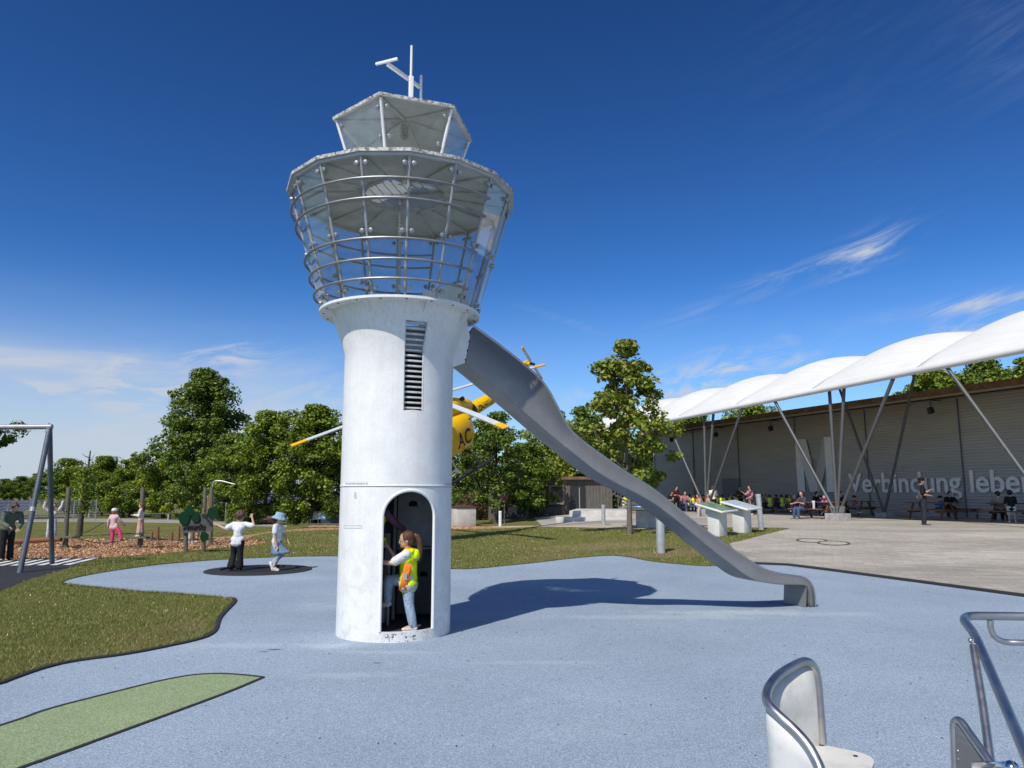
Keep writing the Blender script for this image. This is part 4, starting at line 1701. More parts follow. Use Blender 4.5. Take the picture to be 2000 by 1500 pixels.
for (px, py) in ((1838, 797), (1523, 834), (1415, 852), (1327, 853)):
    s_, z_ = on_plane(px, py, W0)
    mb = MB()
    mb.bar((s_, -0.03, Z_ROOF - 0.12), (s_, -0.75, Z_ROOF - 0.12), 0.06, 0.06)
    mb.tube([(s_, -0.7, Z_ROOF - 0.12), (s_, -0.7, Z_ROOF - 0.45)], 0.025, 8)
    lt = mb.build('floodlight', GREYPAINT, hall)
    mb = MB()
    mb.box((s_, -0.72, Z_ROOF - 0.62), (0.20, 0.26, 0.30), Matrix.Rotation(0.35, 3, 'X'), bev=0.03)
    mb.build('lamp_head', DARK, lt)
for (px, py, w_, h_) in ((1400, 948, 0.22, 0.14), (1413, 947, 0.46, 0.18), (1343, 948, 0.25, 0.16), (1345, 928, 0.12, 0.12), (1355, 948, 0.1, 0.2)):
    s_, z_ = on_plane(px, py, W0)
    mb = MB(); mb.box((s_, -0.05, z_), (w_, 0.03, h_), bev=0.008)
    mb.build('wall_plate', mat('pale_plate', (0.40, 0.40, 0.39), 0.5, 0, 0.1, 6), hall, smooth=0)
s_, _ = on_plane(1430, 950, W0)
mb = MB(); mb.box((s_, -0.045, 1.05), (1.9, 0.05, 2.1), bev=0.01)
hd = mb.build('door', mat('grey_hall_door', (0.20, 0.20, 0.195), 0.5, 0.2, 0.1, 4), hall, smooth=0)
mb = MB(); mb.tube([(s_ + 0.08, -0.10, 0.95), (s_ + 0.08, -0.10, 1.15)], 0.015, 8)
mb.build('handle', STEEL, hd)


def glyph_mesh(txt, ext=0.02, offx=0.0):
    """flat letter shapes with thickness, standing in local XZ, front towards -Y; returns MB and (xmin, xmax, zmin, zmax)"""
    cu = bpy.data.curves.new('glyph', 'FONT')
    cu.body = txt
    cu.extrude = ext
    cu.offset = offx
    cu.resolution_u = 6
    o = bpy.data.objects.new('glyph', cu)
    col.objects.link(o)
    dg = bpy.context.evaluated_depsgraph_get()
    me = bpy.data.meshes.new_from_object(o.evaluated_get(dg))
    mb = MB()
    mb.add([(v.co.x, -v.co.z, v.co.y) for v in me.vertices], [tuple(p.vertices) for p in me.polygons])
    xs = [v[0] for v in mb.v] or [0]; zs = [v[2] for v in mb.v] or [0]
    bpy.data.objects.remove(o); bpy.data.curves.remove(cu); bpy.data.meshes.remove(me)
    return mb, (min(xs), max(xs), min(zs), max(zs))


def glyph_row(txt, x0, x1, z0, cap_h, ext, sub=None):
    """letters of one word each as an MB, spread between x0 and x1, capital height cap_h"""
    _, full = glyph_mesh(txt)
    _, capb = glyph_mesh(txt[0])
    sz = cap_h / (capb[3] - 0.0)
    sx = (x1 - x0) / (full[1] - full[0])
    out = []
    pre = ''
    for ch in txt:
        if ch != ' ':
            _, bb = glyph_mesh(pre + ch)
            m, b = glyph_mesh(ch, ext, 0.014)
            dx = (bb[1] - full[0]) * sx - b[1] * sx
            m.v = [(x0 + v[0] * sx + dx, v[1], z0 + v[2] * sz) for v in m.v]
            out.append(m)
        pre += ch
    return out


lettering = thing('wall_lettering', 'grey raised words Verbindung leben mounted low on the ribbed wall', 'lettering', W0, HRZ)
x0_, z0_ = on_plane(1663, 961, W0)
_, z1_ = on_plane(1663, 926, W0)
x1_, _ = on_plane(1997, 961, W0)
# the word runs on past the picture with one more letter
_, bb_l = glyph_mesh('Verbindung lebe'); _, bb_f = glyph_mesh('Verbindung leben')
x2_ = x0_ + (x1_ - x0_) * (bb_f[1] - bb_f[0]) / (bb_l[1] - bb_l[0])
for m in glyph_row('Verbindung leben', x0_, x2_, z0_, z1_ - z0_, 0.03):
    m.shift((0, -0.10, 0))
    m.build('letter', LETTER, lettering, smooth=0)
# the large letter M made of four bands, fold shading put into their colours
big = thing('wall_letter', 'large pale grey letter M reaching up the ribbed wall', 'lettering', W0, HRZ)
ax, az_ = on_plane(1561, 961, W0)
bx, _ = on_plane(1636, 961, W0)
_, tz = on_plane(1600, 855, W0)
wM, hM = bx - ax, tz - az_
sw_ = wM * 0.20
M_SHADE = mat('half_shaded_lettering', (0.66, 0.66, 0.63), 0.5, 0, 0.06, 3)
M_DEEP_SHADE = mat('shaded_lettering', (0.45, 0.45, 0.43), 0.5, 0, 0.06, 3)
for poly, y, mm in (([(0, 0), (sw_, 0), (sw_, hM), (0, hM)], -0.10, LETTER), ([(sw_ * 0.2, hM), (sw_ * 1.55, hM), (wM * 0.5 + sw_ * 0.35, 0), (wM * 0.5 - sw_ * 0.75, 0)], -0.14, M_SHADE),
                    ([(wM - sw_ * 1.25, hM), (wM - sw_ * 0.1, hM), (wM * 0.5 + sw_ * 0.55, 0), (wM * 0.5 - sw_ * 0.4, 0)], -0.12, M_DEEP_SHADE), ([(wM - sw_, 0), (wM, 0), (wM, hM), (wM - sw_, hM)], -0.16, LETTER)):
    mb = MB(); mb.prism(poly, 0.03)
    mb.shift((ax, y, az_))
    mb.build('letter_band', mm, big, smooth=0)

# ------------------------------------------------------------------ tensile canopy
B3 = ground_at(1637, 1018)
B3.z = 0.45
ZE = 6.0 - 0.45


def fabric():
    t = NT('white_canopy_fabric')
    o = t.coord('Object')
    c = t.ramp(t.noise(o, 0.8, 5, 0.6), [(0.3, (0.66, 0.655, 0.635)), (0.7, (0.72, 0.715, 0.70))])
    w = t.noise(t.coord('Object', (0.3, 4, 1)), 1.4, 5, 0.6)
    c = t.mix(0.6, c, t.mix(1.0, c, t.ramp(w, [(0.3, 0.90), (0.6, 1.02)]), 'MULTIPLY'))
    t.set(Base_Color=c, Roughness=0.6, Specular_IOR_Level=0.3)
    return t.mat


FABRIC = fabric()
STRUT = mat('grey_strut_paint', (0.095, 0.098, 0.10), 0.5, 0.2, 0.1, 5)
canopy = thing('tensile_canopy', 'white vaulted fabric canopy on slanting grey struts beside the hall', 'canopy', B3, HRZ)
VAL = [14.3, 9.15, 4.0, -1.3, -6.5, -11.4, -16.0, -20.3, -24.4]
CW = 7.0


def can_z(f, v, x=0.0):
    return ZE + 0.026 * (x + 2.5) + 1.9 * v + 4 * v * (1 - v) * (0.60 + 0.60 * math.sin(math.pi * f) ** 0.8)


nb, nv = 14, 20
for k in range(len(VAL) - 1):
    vs, fs = [], []
    for i in range(nb + 1):
        f = i / nb
        x = VAL[k] + (VAL[k + 1] - VAL[k]) * f
        for j in range(nv + 1):
            v = j / nv
            vs.append((x, v * CW, can_z(f, v, x)))
    for i in range(nb):
        for j in range(nv):
            a_ = i * (nv + 1) + j
            fs.append((a_, a_ + 1, a_ + nv + 2, a_ + nv + 1))
    mb = MB(); mb.add(vs, fs)
    o = mb.build('membrane', FABRIC, canopy, smooth=60)
    s_ = o.modifiers.new('thickness', 'SOLIDIFY'); s_.thickness = 0.012
for k in range(len(VAL)):
    mb = MB(); mb.tube([(VAL[k], v / 16 * CW, can_z(0, v / 16, VAL[k]) + 0.01) for v in range(17)], 0.035, 8)
    mb.build('seam_arch', FABRIC, canopy)
for w_ in (0.0, CW):
    mb = MB(); mb.tube([(x, w_, can_z(0, w_ / CW, x) - 0.03) for x in np.linspace(VAL[0], VAL[-1], 30)], 0.13, 12)
    mb.build('edge_tube', FABRIC, canopy)
for b in (8.8, 0.0, -8.8, -17.6):
    mb = MB(); mb.box((b, 0, 0.14), (0.72, 0.72, 0.36), bev=0.02)
    ft = mb.build('footing', BLOCK, canopy, smooth=0)
    mb = MB()
    for q in range(4):
        mb.bar((b - 0.18 + 0.12 * q, 0, 0.30), (b - 0.30 + 0.2 * q, 0, 0.62), 0.05, 0.22, (0, 1, 0))
    mb.build('steel_shoe', GALV, canopy, smooth=0)
    for tx, ty in ((-3.45, 0.05), (-0.42, 0.4), (0.42, 0.4), (3.2, 0.05)):
        if b + tx > VAL[0] or b + tx < VAL[-1]: continue
        mb = MB(); mb.tube([(b + tx * 0.06, 0, 0.5), (b + tx, ty, can_z(0, ty / CW, b + tx) - 0.05)], [0.062, 0.072], 12)
        mb.build('strut', STRUT, canopy)
for px, py, tops in ((1728, 1011, ((1640, 757), (1786, 733))), (1440, 985, ((1395, 802), (1482, 787))), (1262, 985, ((1205, 860), (1285, 850)))):
    Pb = ground_at(px, py)
    lb = Vector(((Pb - B3).dot(UX), (Pb - B3).dot(UY), Pb.z - B3.z))
    mb = MB(); mb.box(lb + Vector((0, 0, 0.1)), (0.6, 0.6, 0.3), bev=0.02)
    mb.build('footing', BLOCK, canopy, smooth=0)
    for (qx, qy) in tops:
        sx_, sz_ = on_plane(qx, qy, Pb, B3)
        ex_ = (can_z(0, lb.y / CW) - lb.z) / max(0.5, sz_ - lb.z)
        sx_ = lb.x + (sx_ - lb.x) * min(ex_, 1.5)
        v = min(0.97, max(0.03, lb.y / CW))
        mb = MB(); mb.tube([lb + Vector((0, 0, 0.2)), (sx_, lb.y, can_z(0, v, sx_) - 0.03)], 0.062, 12)
        mb.build('strut', STRUT, canopy)

# ------------------------------------------------------------------ wooden house behind the trees
HW = ground_at(1075, 1010)
HW.z = 0.1
GREYCLAD = mat('grey_timber_boards', (0.125, 0.115, 0.105), 0.9, 0, 0.35, 4, 0.5, 25, stretch=(14, 14, 0.5))
house = thing('timber_house', 'grey timber clad house half hidden behind the trees left of the canopy', 'building', HW + Vector((0, 2, 0)))
mb = MB()
for x0, x1 in ((-3.4, 3.6),):
    k = x0
    while k < x1:
        mb.box((k + 0.09, -0.02 + rnd.uniform(-0.006, 0.006), 1.12), (0.17, 0.05, 2.24))
        k += 0.18
mb.box((0.1, 3.02, 1.11), (6.9, 6.0, 2.22))
mb.build('wall', GREYCLAD, house, smooth=0)
mb = MB(); mb.box((0.1, 2.9, 2.33), (7.4, 6.4, 0.16)); mb.build('roof', RUST, house, smooth=0)
WINGL = mat('dark_window_glass', (0.02, 0.025, 0.03), 0.08, 0, 0.1, 2)
FRAMEW = mat('timber_window_frame', (0.26, 0.20, 0.14), 0.7, 0, 0.15, 6)
for (cx, cz, ww, hh) in ((-1.9, 1.65, 1.1, 0.8), (0.45, 1.4, 0.8, 1.0)):
    mb = MB()
    for (dx, dz, sx_, sz_) in ((-ww / 2, 0, 0.1, hh + 0.1), (ww / 2, 0, 0.1, hh + 0.1), (0, hh / 2, ww - 0.1, 0.1), (0, -hh / 2, ww - 0.1, 0.1)):
        mb.box((cx + dx, -0.09, cz + dz), (sx_, 0.08, sz_))
    wf = mb.build('window', FRAMEW, house, smooth=0)
    mb = MB(); mb.box((cx, -0.07, cz), (ww - 0.1, 0.02, hh - 0.1)); mb.build('pane', WINGL, wf, smooth=0)
mb = MB(); mb.box((1.65, -0.08, 0.95), (0.85, 0.06, 1.9)); hd = mb.build('door', DARK, house, smooth=0)
mb = MB(); mb.box((1.75, -0.12, 0.95), (0.05, 0.03, 1.7)); mb.build('handle', LIGHTSTEEL, hd, smooth=0)
mb = MB(); mb.box((-0.7, -0.4, 0.35), (3.2, 0.7, 0.75)); mb.build('cellar_well', DARK, house, smooth=0)
mb = MB()
mb.bar((2.5, -0.6, 0.6), (4.8, -0.6, 2.35), 0.06, 0.12, (0, 1, 0))
for q in range(6):
    mb.bar((2.6 + q * 0.42, -0.6, 0.0), (2.6 + q * 0.42, -0.6, 0.66 + q * 0.32), 0.04, 0.04, (0, 1, 0))
mb.build('stair_rail', GREYWOOD, house, smooth=0)

# ------------------------------------------------------------------ low concrete stage wall
p0, p1 = ground_at(1112, 1019), ground_at(1262, 1024)
p1 = Vector((p1.x, p0.y - 0.4, p0.z)); d_ = (p1 - p0); L_ = d_.length; d_.normalize()
stage = thing('concrete_platform', 'low pale concrete platform with a step beneath the canopy end', 'platform', p0, math.atan2(d_.y, d_.x))
mb = MB(); mb.box((L_ / 2, 2.2, 0.20), (L_, 4.4, 0.56), bev=0.02); mb.build('slab', CONCRETE, stage)
mb = MB(); mb.box((L_ / 2 - 0.25, -0.28, 0.08), (L_ + 0.6, 0.55, 0.28), bev=0.015); mb.build('step', CONCRETE, stage)

# ------------------------------------------------------------------ bollards, desks, box, sign


def bollard(label, px, base, top, dia, material, cap, lean=0.0):
    P = ground_at(px, base)
    d = pix_ray(px, top); t = P.y / d.y
    h = CAM_H + d.z * t - P.z
    root = thing('bollard', label, 'bollard', P, group='bollards along the lawn and paving')
    mb = MB(); mb.lathe([(dia / 2 * 0.98, -0.03), (dia / 2, 0.02), (dia / 2, h - 0.09)], 28); mb.build('post', material, root)
    mb = MB(); mb.lathe([(dia / 2 - 0.004, h - 0.09), (dia / 2 + 0.006, h - 0.085), (dia / 2 + 0.006, h - 0.015), (dia / 2 - 0.01, h), (0.001, h + 0.004)], 28); mb.build('cap', cap, root)
    root.rotation_euler = (0, lean, 0)
    return root


BOLMET = mat('bare_metal_bollard', (0.62, 0.63, 0.63), 0.45, 0.65, 0.15, 6, rvar=0.08)
bollard('thick silver bollard standing on bare earth below the slide', 1291, 1080, 1008, 0.22, BOLMET, BOLMET)
bollard('leaning silver bollard beside the information desks on the paving edge', 1487, 1035, 965, 0.17, BOLMET, BOLMET, -0.045)
bollard('slim silver bollard in front of the concrete platform', 1179, 1026, 986, 0.15, BOLMET, BOLMET)
bollard('short white bollard on the path near the concrete box', 977, 1028, 998, 0.14, WHITE, WHITE)

Pd = [ground_at(1402, 1046), ground_at(1450, 1040)]


def desk_art(name, cols, sc_):
    t = NT(name)
    n = t.noise(t.coord('Object'), sc_, 4, 0.6, 0.8)
    t.set(Base_Color=t.ramp(n, [(0.30 + 0.4 * i / max(1, len(cols) - 1), c) for i, c in enumerate(cols)]), Roughness=0.25)
    return t.mat


ART = [desk_art('green_map_print', [(0.05, 0.09, 0.04), (0.12, 0.22, 0.07), (0.22, 0.30, 0.12), (0.18, 0.19, 0.17)], 3.2), desk_art('blue_map_print', [(0.12, 0.24, 0.42), (0.42, 0.50, 0.58), (0.60, 0.60, 0.56), (0.30, 0.24, 0.16)], 3.0)]
for P, art, lab in zip(Pd, ART, ('white information desk with a green printed map top', 'white information desk with a pale blue printed map top')):
    root = thing('information_desk', lab, 'information desk', P, R(-52), group='information desks on the lawn')
    mb = MB(); mb.box((0, 0, 0.38), (0.42, 0.40, 0.80), bev=0.01); mb.build('pedestal', mat('white_desk_paint', (0.70, 0.70, 0.68), 0.5, 0, 0.1, 3), root)
    M = Matrix.Rotation(R(3), 3, 'X') @ Matrix.Rotation(R(13), 3, 'Y')
    mb = MB(); mb.box((0.0, -0.02, 0.84), (1.02, 0.78, 0.055), M, bev=0.008); tp = mb.build('desk_top', WHITE, root)
    mb = MB(); mb.box(Vector((0.0, -0.02, 0.84)) + M @ Vector((0, 0, 0.031)), (0.94, 0.70, 0.012), M); mb.build('map_print', art, tp, smooth=0)
P = ground_at(1272, 1030)
root = thing('information_desk', 'wide white concrete desk half hidden behind the slide', 'information desk', P, R(-6), group='information desks on the lawn')
mb = MB(); mb.box((0, 0, 0.26), (1.0, 0.6, 0.66), bev=0.01); mb.build('pedestal', CONCRETE, root)
mb = MB(); mb.box((-0.12, -0.05, 0.70), (1.5, 0.9, 0.06), Matrix.Rotation(R(8), 3, 'X'), bev=0.01); mb.build('desk_top', WHITE, root)

P = ground_at(903, 1029)
root = thing('concrete_box', 'white concrete box with a dark brown lid right of the tower', 'utility box', P + Vector((0, 0.55, 0)), R(22))
mb = MB(); mb.box((0, 0, 0.44), (0.98, 0.98, 0.90), bev=0.015); mb.build('housing', CONCRETE, root)
mb = MB(); mb.add([(x * 0.53, y * 0.53, 0.89) for x, y in ((-1, -1), (1, -1), (1, 1), (-1, 1))] + [(x * 0.53, y * 0.53, 0.95) for x, y in ((-1, -1), (1, -1), (1, 1), (-1, 1))] + [(0, 0, 1.05)],
                  [(3, 2, 1, 0), (0, 1, 5, 4), (1, 2, 6, 5), (2, 3, 7, 6), (3, 0, 4, 7), (4, 5, 8), (5, 6, 8), (6, 7, 8), (7, 4, 8)]); mb.build('lid', mat('brown_lid', (0.10, 0.045, 0.035), 0.6, 0, 0.2, 8), root, smooth=0)

P = ground_at(985, 1022)
root = thing('no_stopping_sign', 'round red and blue no stopping sign on a thin pole with small lamp', 'road sign', P)
h = at_depth(985, 943, P.y).z - P.z
mb = MB(); mb.tube([(0, 0, -0.05), (0, 0, h)], 0.03, 10); mb.build('pole', GALV, root)
zc = at_depth(986, 975, P.y).z - P.z
REDP = mat('red_sign_paint', (0.42, 0.02, 0.03), 0.4, 0, 0.08, 5)
BLUEP = mat('blue_sign_paint', (0.03, 0.05, 0.22), 0.4, 0, 0.08, 5)
mb = MB()
Ry = Matrix.Rotation(R(90), 4, 'X')
tmp = MB(); tmp.lathe([(0.001, 0.012), (0.16, 0.012), (0.16, -0.012), (0.001, -0.012)], 28); tmp.xform(Ry); tmp.shift((0, -0.05, zc))
sg = tmp.build('sign_plate', REDP, root, smooth=30)
tmp = MB(); tmp.lathe([(0.001, 0.016), (0.118, 0.016), (0.118, 0.012)], 28); tmp.xform(Ry); tmp.shift((0, -0.05, zc)); tmp.build('blue_field', BLUEP, sg)
for s_ in (1, -1):
    mb = MB(); mb.bar((-0.085, -0.068, zc - 0.085 * s_), (0.085, -0.068, zc + 0.085 * s_), 0.035, 0.006, (0, 1, 0)); mb.build('red_bar', REDP, sg, smooth=0)
mb = MB(); mb.box((0.02, -0.04, h + 0.02), (0.30, 0.16, 0.07), bev=0.02); mb.build('lamp_head', WHITE, root)

# ------------------------------------------------------------------ trees
LEAF = {
    'dark': island_mat('dark_maple_leaves', [(0, (0.056, 0.096, 0.011)), (0.5, (0.114, 0.179, 0.021)), (0.85, (0.176, 0.256, 0.033)), (1, (0.271, 0.343, 0.067))], 0.5, 0.25, 0.35),
    'mid': island_mat('green_maple_leaves', [(0, (0.077, 0.128, 0.011)), (0.5, (0.167, 0.241, 0.021)), (0.85, (0.248, 0.326, 0.033)), (1, (0.367, 0.405, 0.067))], 0.5, 0.28, 0.35),
    'light': island_mat('light_green_leaves', [(0, (0.112, 0.171, 0.015)), (0.5, (0.239, 0.326, 0.026)), (0.85, (0.351, 0.420, 0.041)), (1, (0.495, 0.514, 0.090))], 0.5, 0.30, 0.35),
    'young': island_mat('young_tree_leaves', [(0, (0.088, 0.137, 0.015)), (0.45, (0.191, 0.264, 0.026)), (0.8, (0.303, 0.343, 0.053)), (1, (0.431, 0.343, 0.090))], 0.5, 0.28, 0.35),
}


def leaf_mesh(name, P, Nrm, size, rng, material):
    n = len(P)
    Nrm = Nrm / np.maximum(1e-6, np.linalg.norm(Nrm, axis=1, keepdims=True))
    ref = rng.normal(size=(n, 3))
    A = np.cross(Nrm, ref); A /= np.maximum(1e-6, np.linalg.norm(A, axis=1, keepdims=True))
    B = np.cross(Nrm, A)
    s = (size * rng.uniform(0.6, 1.25, n))[:, None]
    V = np.zeros((n, 6, 3), np.float32)
    V[:, 0] = P - A * s * 0.55
    V[:, 1] = P - A * s * 0.05 + B * s * 0.52 + Nrm * s * 0.12
    V[:, 2] = P + A * s * 0.30 + B * s * 0.25
    V[:, 3] = P + A * s * 0.62 - Nrm * s * 0.10
    V[:, 4] = P + A * s * 0.22 - B * s * 0.28
    V[:, 5] = P - A * s * 0.08 - B * s * 0.52 + Nrm * s * 0.12
    me = bpy.data.meshes.new(name)
    me.vertices.add(6 * n); me.loops.add(6 * n); me.polygons.add(n)
    me.vertices.foreach_set('co', V.ravel())
    me.loops.foreach_set('vertex_index', np.arange(6 * n, dtype=np.int32))
    me.polygons.foreach_set('loop_start', np.arange(0, 6 * n, 6, dtype=np.int32))
    me.update(calc_edges=True)
    me.materials.append(material)
    return me


def tree_meshes(seed, H, trunk_h, rad, n_leaf, leaf, bark, leaves, lobes=16, top_pow=0.8, trunk_r=0.11, gap=0.55, low=0.35):
    """trunk and crown meshes of one tree, base at the origin"""
    rng = np.random.default_rng(seed)
    mb = MB()
    top = H * 0.93
    bend = rng.normal(size=(7, 2)) * 0.012 * H
    tr = [Vector((bend[i][0] * i / 6, bend[i][1] * i / 6, top * i / 6 - (0.05 if i == 0 else 0))) for i in range(7)]
    mb.tube(tr, [trunk_r * (1.25 if i == 0 else 1.0) * (1 - 0.9 * i / 6) + 0.008 for i in range(7)], 9)
    ch = H - trunk_h
    centres, widths = [], []
    for k in range(lobes):
        f = (k + 0.5) / lobes
        f = min(0.97, max(0.03, f + rng.uniform(-0.04, 0.04)))
        env = rad * (math.sin(math.pi * min(1, low + (1 - low) * (0.08 + 0.92 * f) ** top_pow)) ** 0.75 + 0.10)
        a = k * 2.399 + rng.uniform(-0.5, 0.5)
        rr = env * rng.uniform(0.45, 0.86)
        if f > 0.88: rr *= 0.35
        c = np.array([rr * math.cos(a), rr * math.sin(a), trunk_h + (ch - 0.14 * rad) * f])
        j = min(5, int(6 * (trunk_h + (c[2] - trunk_h) * 0.55) / top))
        b0 = tr[j]
        cv = Vector(c)
        mid = b0.lerp(cv, 0.55) + Vector((0, 0, -0.04 * H))
        mb.tube([b0, mid, cv], [trunk_r * 0.38 * (1 - f * 0.5), trunk_r * 0.24 * (1 - f * 0.5), 0.008], 6)
        nsub = 6
        for q in range(nsub):
            d = rng.normal(size=3) * env * np.array([0.34, 0.34, 0.24])
            e = c + d
            centres.append(e); widths.append(rad * rng.uniform(0.12, 0.24))
            if q % 2 == 0:
                mb.tube([cv, Vector(e)], [trunk_r * 0.12, 0.005], 5)
    # inner fill along the stem
    for k in range(int(lobes * gap)):
        f = rng.uniform(0.08, 0.9)
        a = rng.uniform(0, 6.28)
        env = rad * (math.sin(math.pi * min(1, low + (1 - low) * f ** top_pow)) ** 0.75)
        centres.append(np.array([env * 0.3 * math.cos(a), env * 0.3 * math.sin(a), trunk_h + ch * f])); widths.append(rad * 0.22)
    centres, widths = np.array(centres), np.array(widths)
    idx = rng.integers(0, len(centres), n_leaf)
    off = rng.normal(size=(n_leaf, 3))
    off /= np.linalg.norm(off, axis=1, keepdims=True)
    off *= (rng.uniform(0.15, 1.0, n_leaf) ** 0.6)[:, None]
    P = centres[idx] + off * widths[idx][:, None] * np.array([1.25, 1.25, 0.9])
    zt = P[:, 2] - (H - 0.25 * rad)
    P[:, 2] = np.where(zt > 0, H - 0.25 * rad + 0.25 * rad * np.tanh(zt / (0.25 * rad)), P[:, 2])
    Nn = off * 0.8 + np.array([0, 0, 0.7]) + rng.normal(size=(n_leaf, 3)) * 0.55
    crown = leaf_mesh('crown', P, Nn, leaf, rng, leaves)
    return mb, crown


TREE_SRC = {}


def tree_source(key, *a, **k):
    mb, crown = tree_meshes(*a, **k)
    TREE_SRC[key] = (mb, crown, a[1], a[6])


def plant(key, label, P, H, rz, name='maple_tree', group=None, leaves=None, width=1.0):
    mb, crown, h0, bark = TREE_SRC[key]
    root = thing(name, label, 'tree', P, rz, group)
    s = H / h0
    root.scale = (s * width, s * width, s)
    if not isinstance(mb, bpy.types.Mesh):
        o = mb.build('trunk', bark, root, smooth=60)
        TREE_SRC[key] = (o.data, crown, h0, bark)
    else:
        o = bpy.data.objects.new('trunk', mb); col.objects.link(o); o.parent = root
    c = bpy.data.objects.new('crown', crown); col.objects.link(c); c.parent = root
    if leaves is not None:
        c.material_slots[0].link = 'OBJECT'
        c.material_slots[0].material = leaves
    return root


tree_source('big', 5, 9.6, 1.7, 2.75, 38000, 0.155, BARK, LEAF['dark'], lobes=34, top_pow=0.66, trunk_r=0.17, low=0.33, gap=1.0)
tree_source('round', 12, 4.4, 0.75, 1.75, 19000, 0.115, BARK, LEAF['mid'], lobes=22, top_pow=0.9, trunk_r=0.12, low=0.26, gap=1.0)
tree_source('wide', 31, 6.4, 1.1, 2.2, 27000, 0.13, BARK, LEAF['mid'], lobes=26, top_pow=0.75, trunk_r=0.13, low=0.28, gap=1.0)
tree_source('loose', 44, 6.6, 1.3, 1.9, 17000, 0.125, BARK, LEAF['dark'], lobes=20, top_pow=0.72, trunk_r=0.12, gap=0.3, low=0.28)
tree_source('young', 15, 6.3, 1.75, 1.42, 11000, 0.125, YOUNGBARK, LEAF['young'], lobes=17, top_pow=0.55, trunk_r=0.075, gap=0.2, low=0.22)


def tree_px(key, label, px, base, top, rz=0.0, name='maple_tree', group=None, leaves=None, width=1.0, depth=None):
    P = ground_at(px, base) if depth is None else None
    if P is None:
        q = at_depth(px, base, depth)
        P = on_ground(q.x, q.y)
    H = at_depth(px, top, P.y).z - P.z
    return plant(key, label, P, H, rz, name, group, leaves, width)


GR = 'trees beyond the play bed'
tree_px('big', 'tallest dark green maple left of the tower, rising well above its neighbours', 386, 1012, 716, 0.4, group=GR)
tree_px('wide', 'bushy maple between the tallest tree and the helicopter blade tip', 516, 1023, 797, 1.3, group=GR, width=1.0)
tree_px('wide', 'broad bright maple directly left of the tower behind the helicopter blade', 612, 1024, 786, 3.0, group=GR, width=1.0)
tree_px('loose', 'maple mostly hidden behind the left side of the tower', 690, 1022, 830, 2.0, group=GR)
tree_px('round', 'small round maple leftmost of the row by the wire fence', 128, 1004, 893, 0.2, group=GR, width=1.05)
tree_px('round', 'small round maple second of the row behind the bare ivy tree', 196, 1008, 888, 1.9, group=GR, width=1.02)
tree_px('round', 'small round maple behind the tall post where the child in the skirt stands', 254, 1010, 891, 3.3, group=GR)
tree_px('round', 'small bright maple at the left foot of the tallest tree', 318, 1012, 893, 4.6, group=GR, leaves=LEAF['light'])
tree_px('wide', 'dark maple filling the gap under the tallest tree', 445, 1016, 842, 5.2, group=GR, leaves=LEAF['dark'])
for k, (px, top, lab) in enumerate(((-28, 931, 'far tree at the horizon, leftmost of the distant row'), (8, 934, 'far tree at the horizon behind the solar panel roof'), (38, 929, 'far tree at the horizon left of the swing leg'), (74, 921, 'far tree at the horizon seen between the two swing legs'))):
    tree_px('round', lab, px, 978, top, 0.8 * k, group='distant trees on the horizon', leaves=LEAF['dark'], width=1.25)
tree_px('loose', 'tree at the left edge showing a few leaves above the swing beam', -78, 1016, 770, 2.6, group=GR, width=1.02)
GR2 = 'trees between the tower and the canopy'
tree_px('loose', 'dark loose maple right of the tower behind the helicopter', 968, 1023, 800, 0.5, group=GR2, width=1.05)
tree_px('wide', 'dark maple close to the tower edge behind the concrete box', 905, 1014, 838, 2.2, group=GR2, leaves=LEAF['dark'])
tree_px('wide', 'bright yellow green maple in front of the timber house door', 1083, 1004, 798, 4.0, group=GR2, leaves=LEAF['light'], width=0.95)
tree_px('round', 'thin dark maple in front of the timber house window', 1031, 1012, 862, 1.0, group=GR2, leaves=LEAF['dark'])
tree_px('loose', 'dark tree behind the slide near the tip of the canopy', 1142, 998, 790, 3.6, group=GR2)
tree_px('wide', 'dark tree beneath the far end of the canopy', 1192, 994, 845, 5.0, group=GR2, leaves=LEAF['dark'])
tree_px('wide', 'dark tree at the far corner of the ribbed hall', 1262, 990, 840, 0.3, group=GR2, leaves=LEAF['dark'])
tree_px('young', 'slender young maple standing alone on the lawn in front of the canopy', 1230, 1043, 660, 0.9)
GR3 = 'trees behind the hall'
for px, top, dep, key, w_, lab in ((1345, 800, 70, 'wide', 1.2, 'treetop showing above the hall roof at its far end'), (1478, 784, 64, 'wide', 1.1, 'treetop above the hall roof behind the middle struts'),
                                   (1845, 716, 46, 'wide', 1.1, 'treetop above the hall roof below the near canopy vault'), (1945, 694, 44, 'big', 0.95, 'tallest treetop above the hall roof at the right edge'), (2060, 690, 42, 'wide', 1.1, 'tree behind the hall just outside the right edge')):
    tree_px(key, lab, px, 1000, top, px * 0.01, group=GR3, width=w_, depth=dep)

# bare ivy-grown stem in the play bed lawn
P = ground_at(154, 1047)
root = thing('ivy_tree', 'nearly bare dead tree stem with sprouting leaves beside the wood chip bed', 'tree', P)
hh = at_depth(163, 880, P.y).z - P.z
rng = np.random.default_rng(3)
mb = MB()
mb.tube([(0, 0, -0.05), (0.03, 0, hh * 0.35), (0.13, 0, hh * 0.62), (0.16, 0.02, hh)], [0.125, 0.095, 0.06, 0.022], 9)
for k in range(16):
    z = hh * (0.45 + 0.5 * k / 16); a = k * 2.4
    e = Vector((0.12 + 0.45 * math.cos(a) * rng.uniform(0.4, 1), 0.4 * math.sin(a), z + rng.uniform(0.1, 0.4)))
    mb.tube([(0.12, 0, z), Vector((0.12, 0, z)).lerp(e, 0.5) + Vector((0, 0, -0.03)), e], [0.02, 0.012, 0.004], 5)
mb.build('trunk', BARK, root, smooth=60)
n = 900
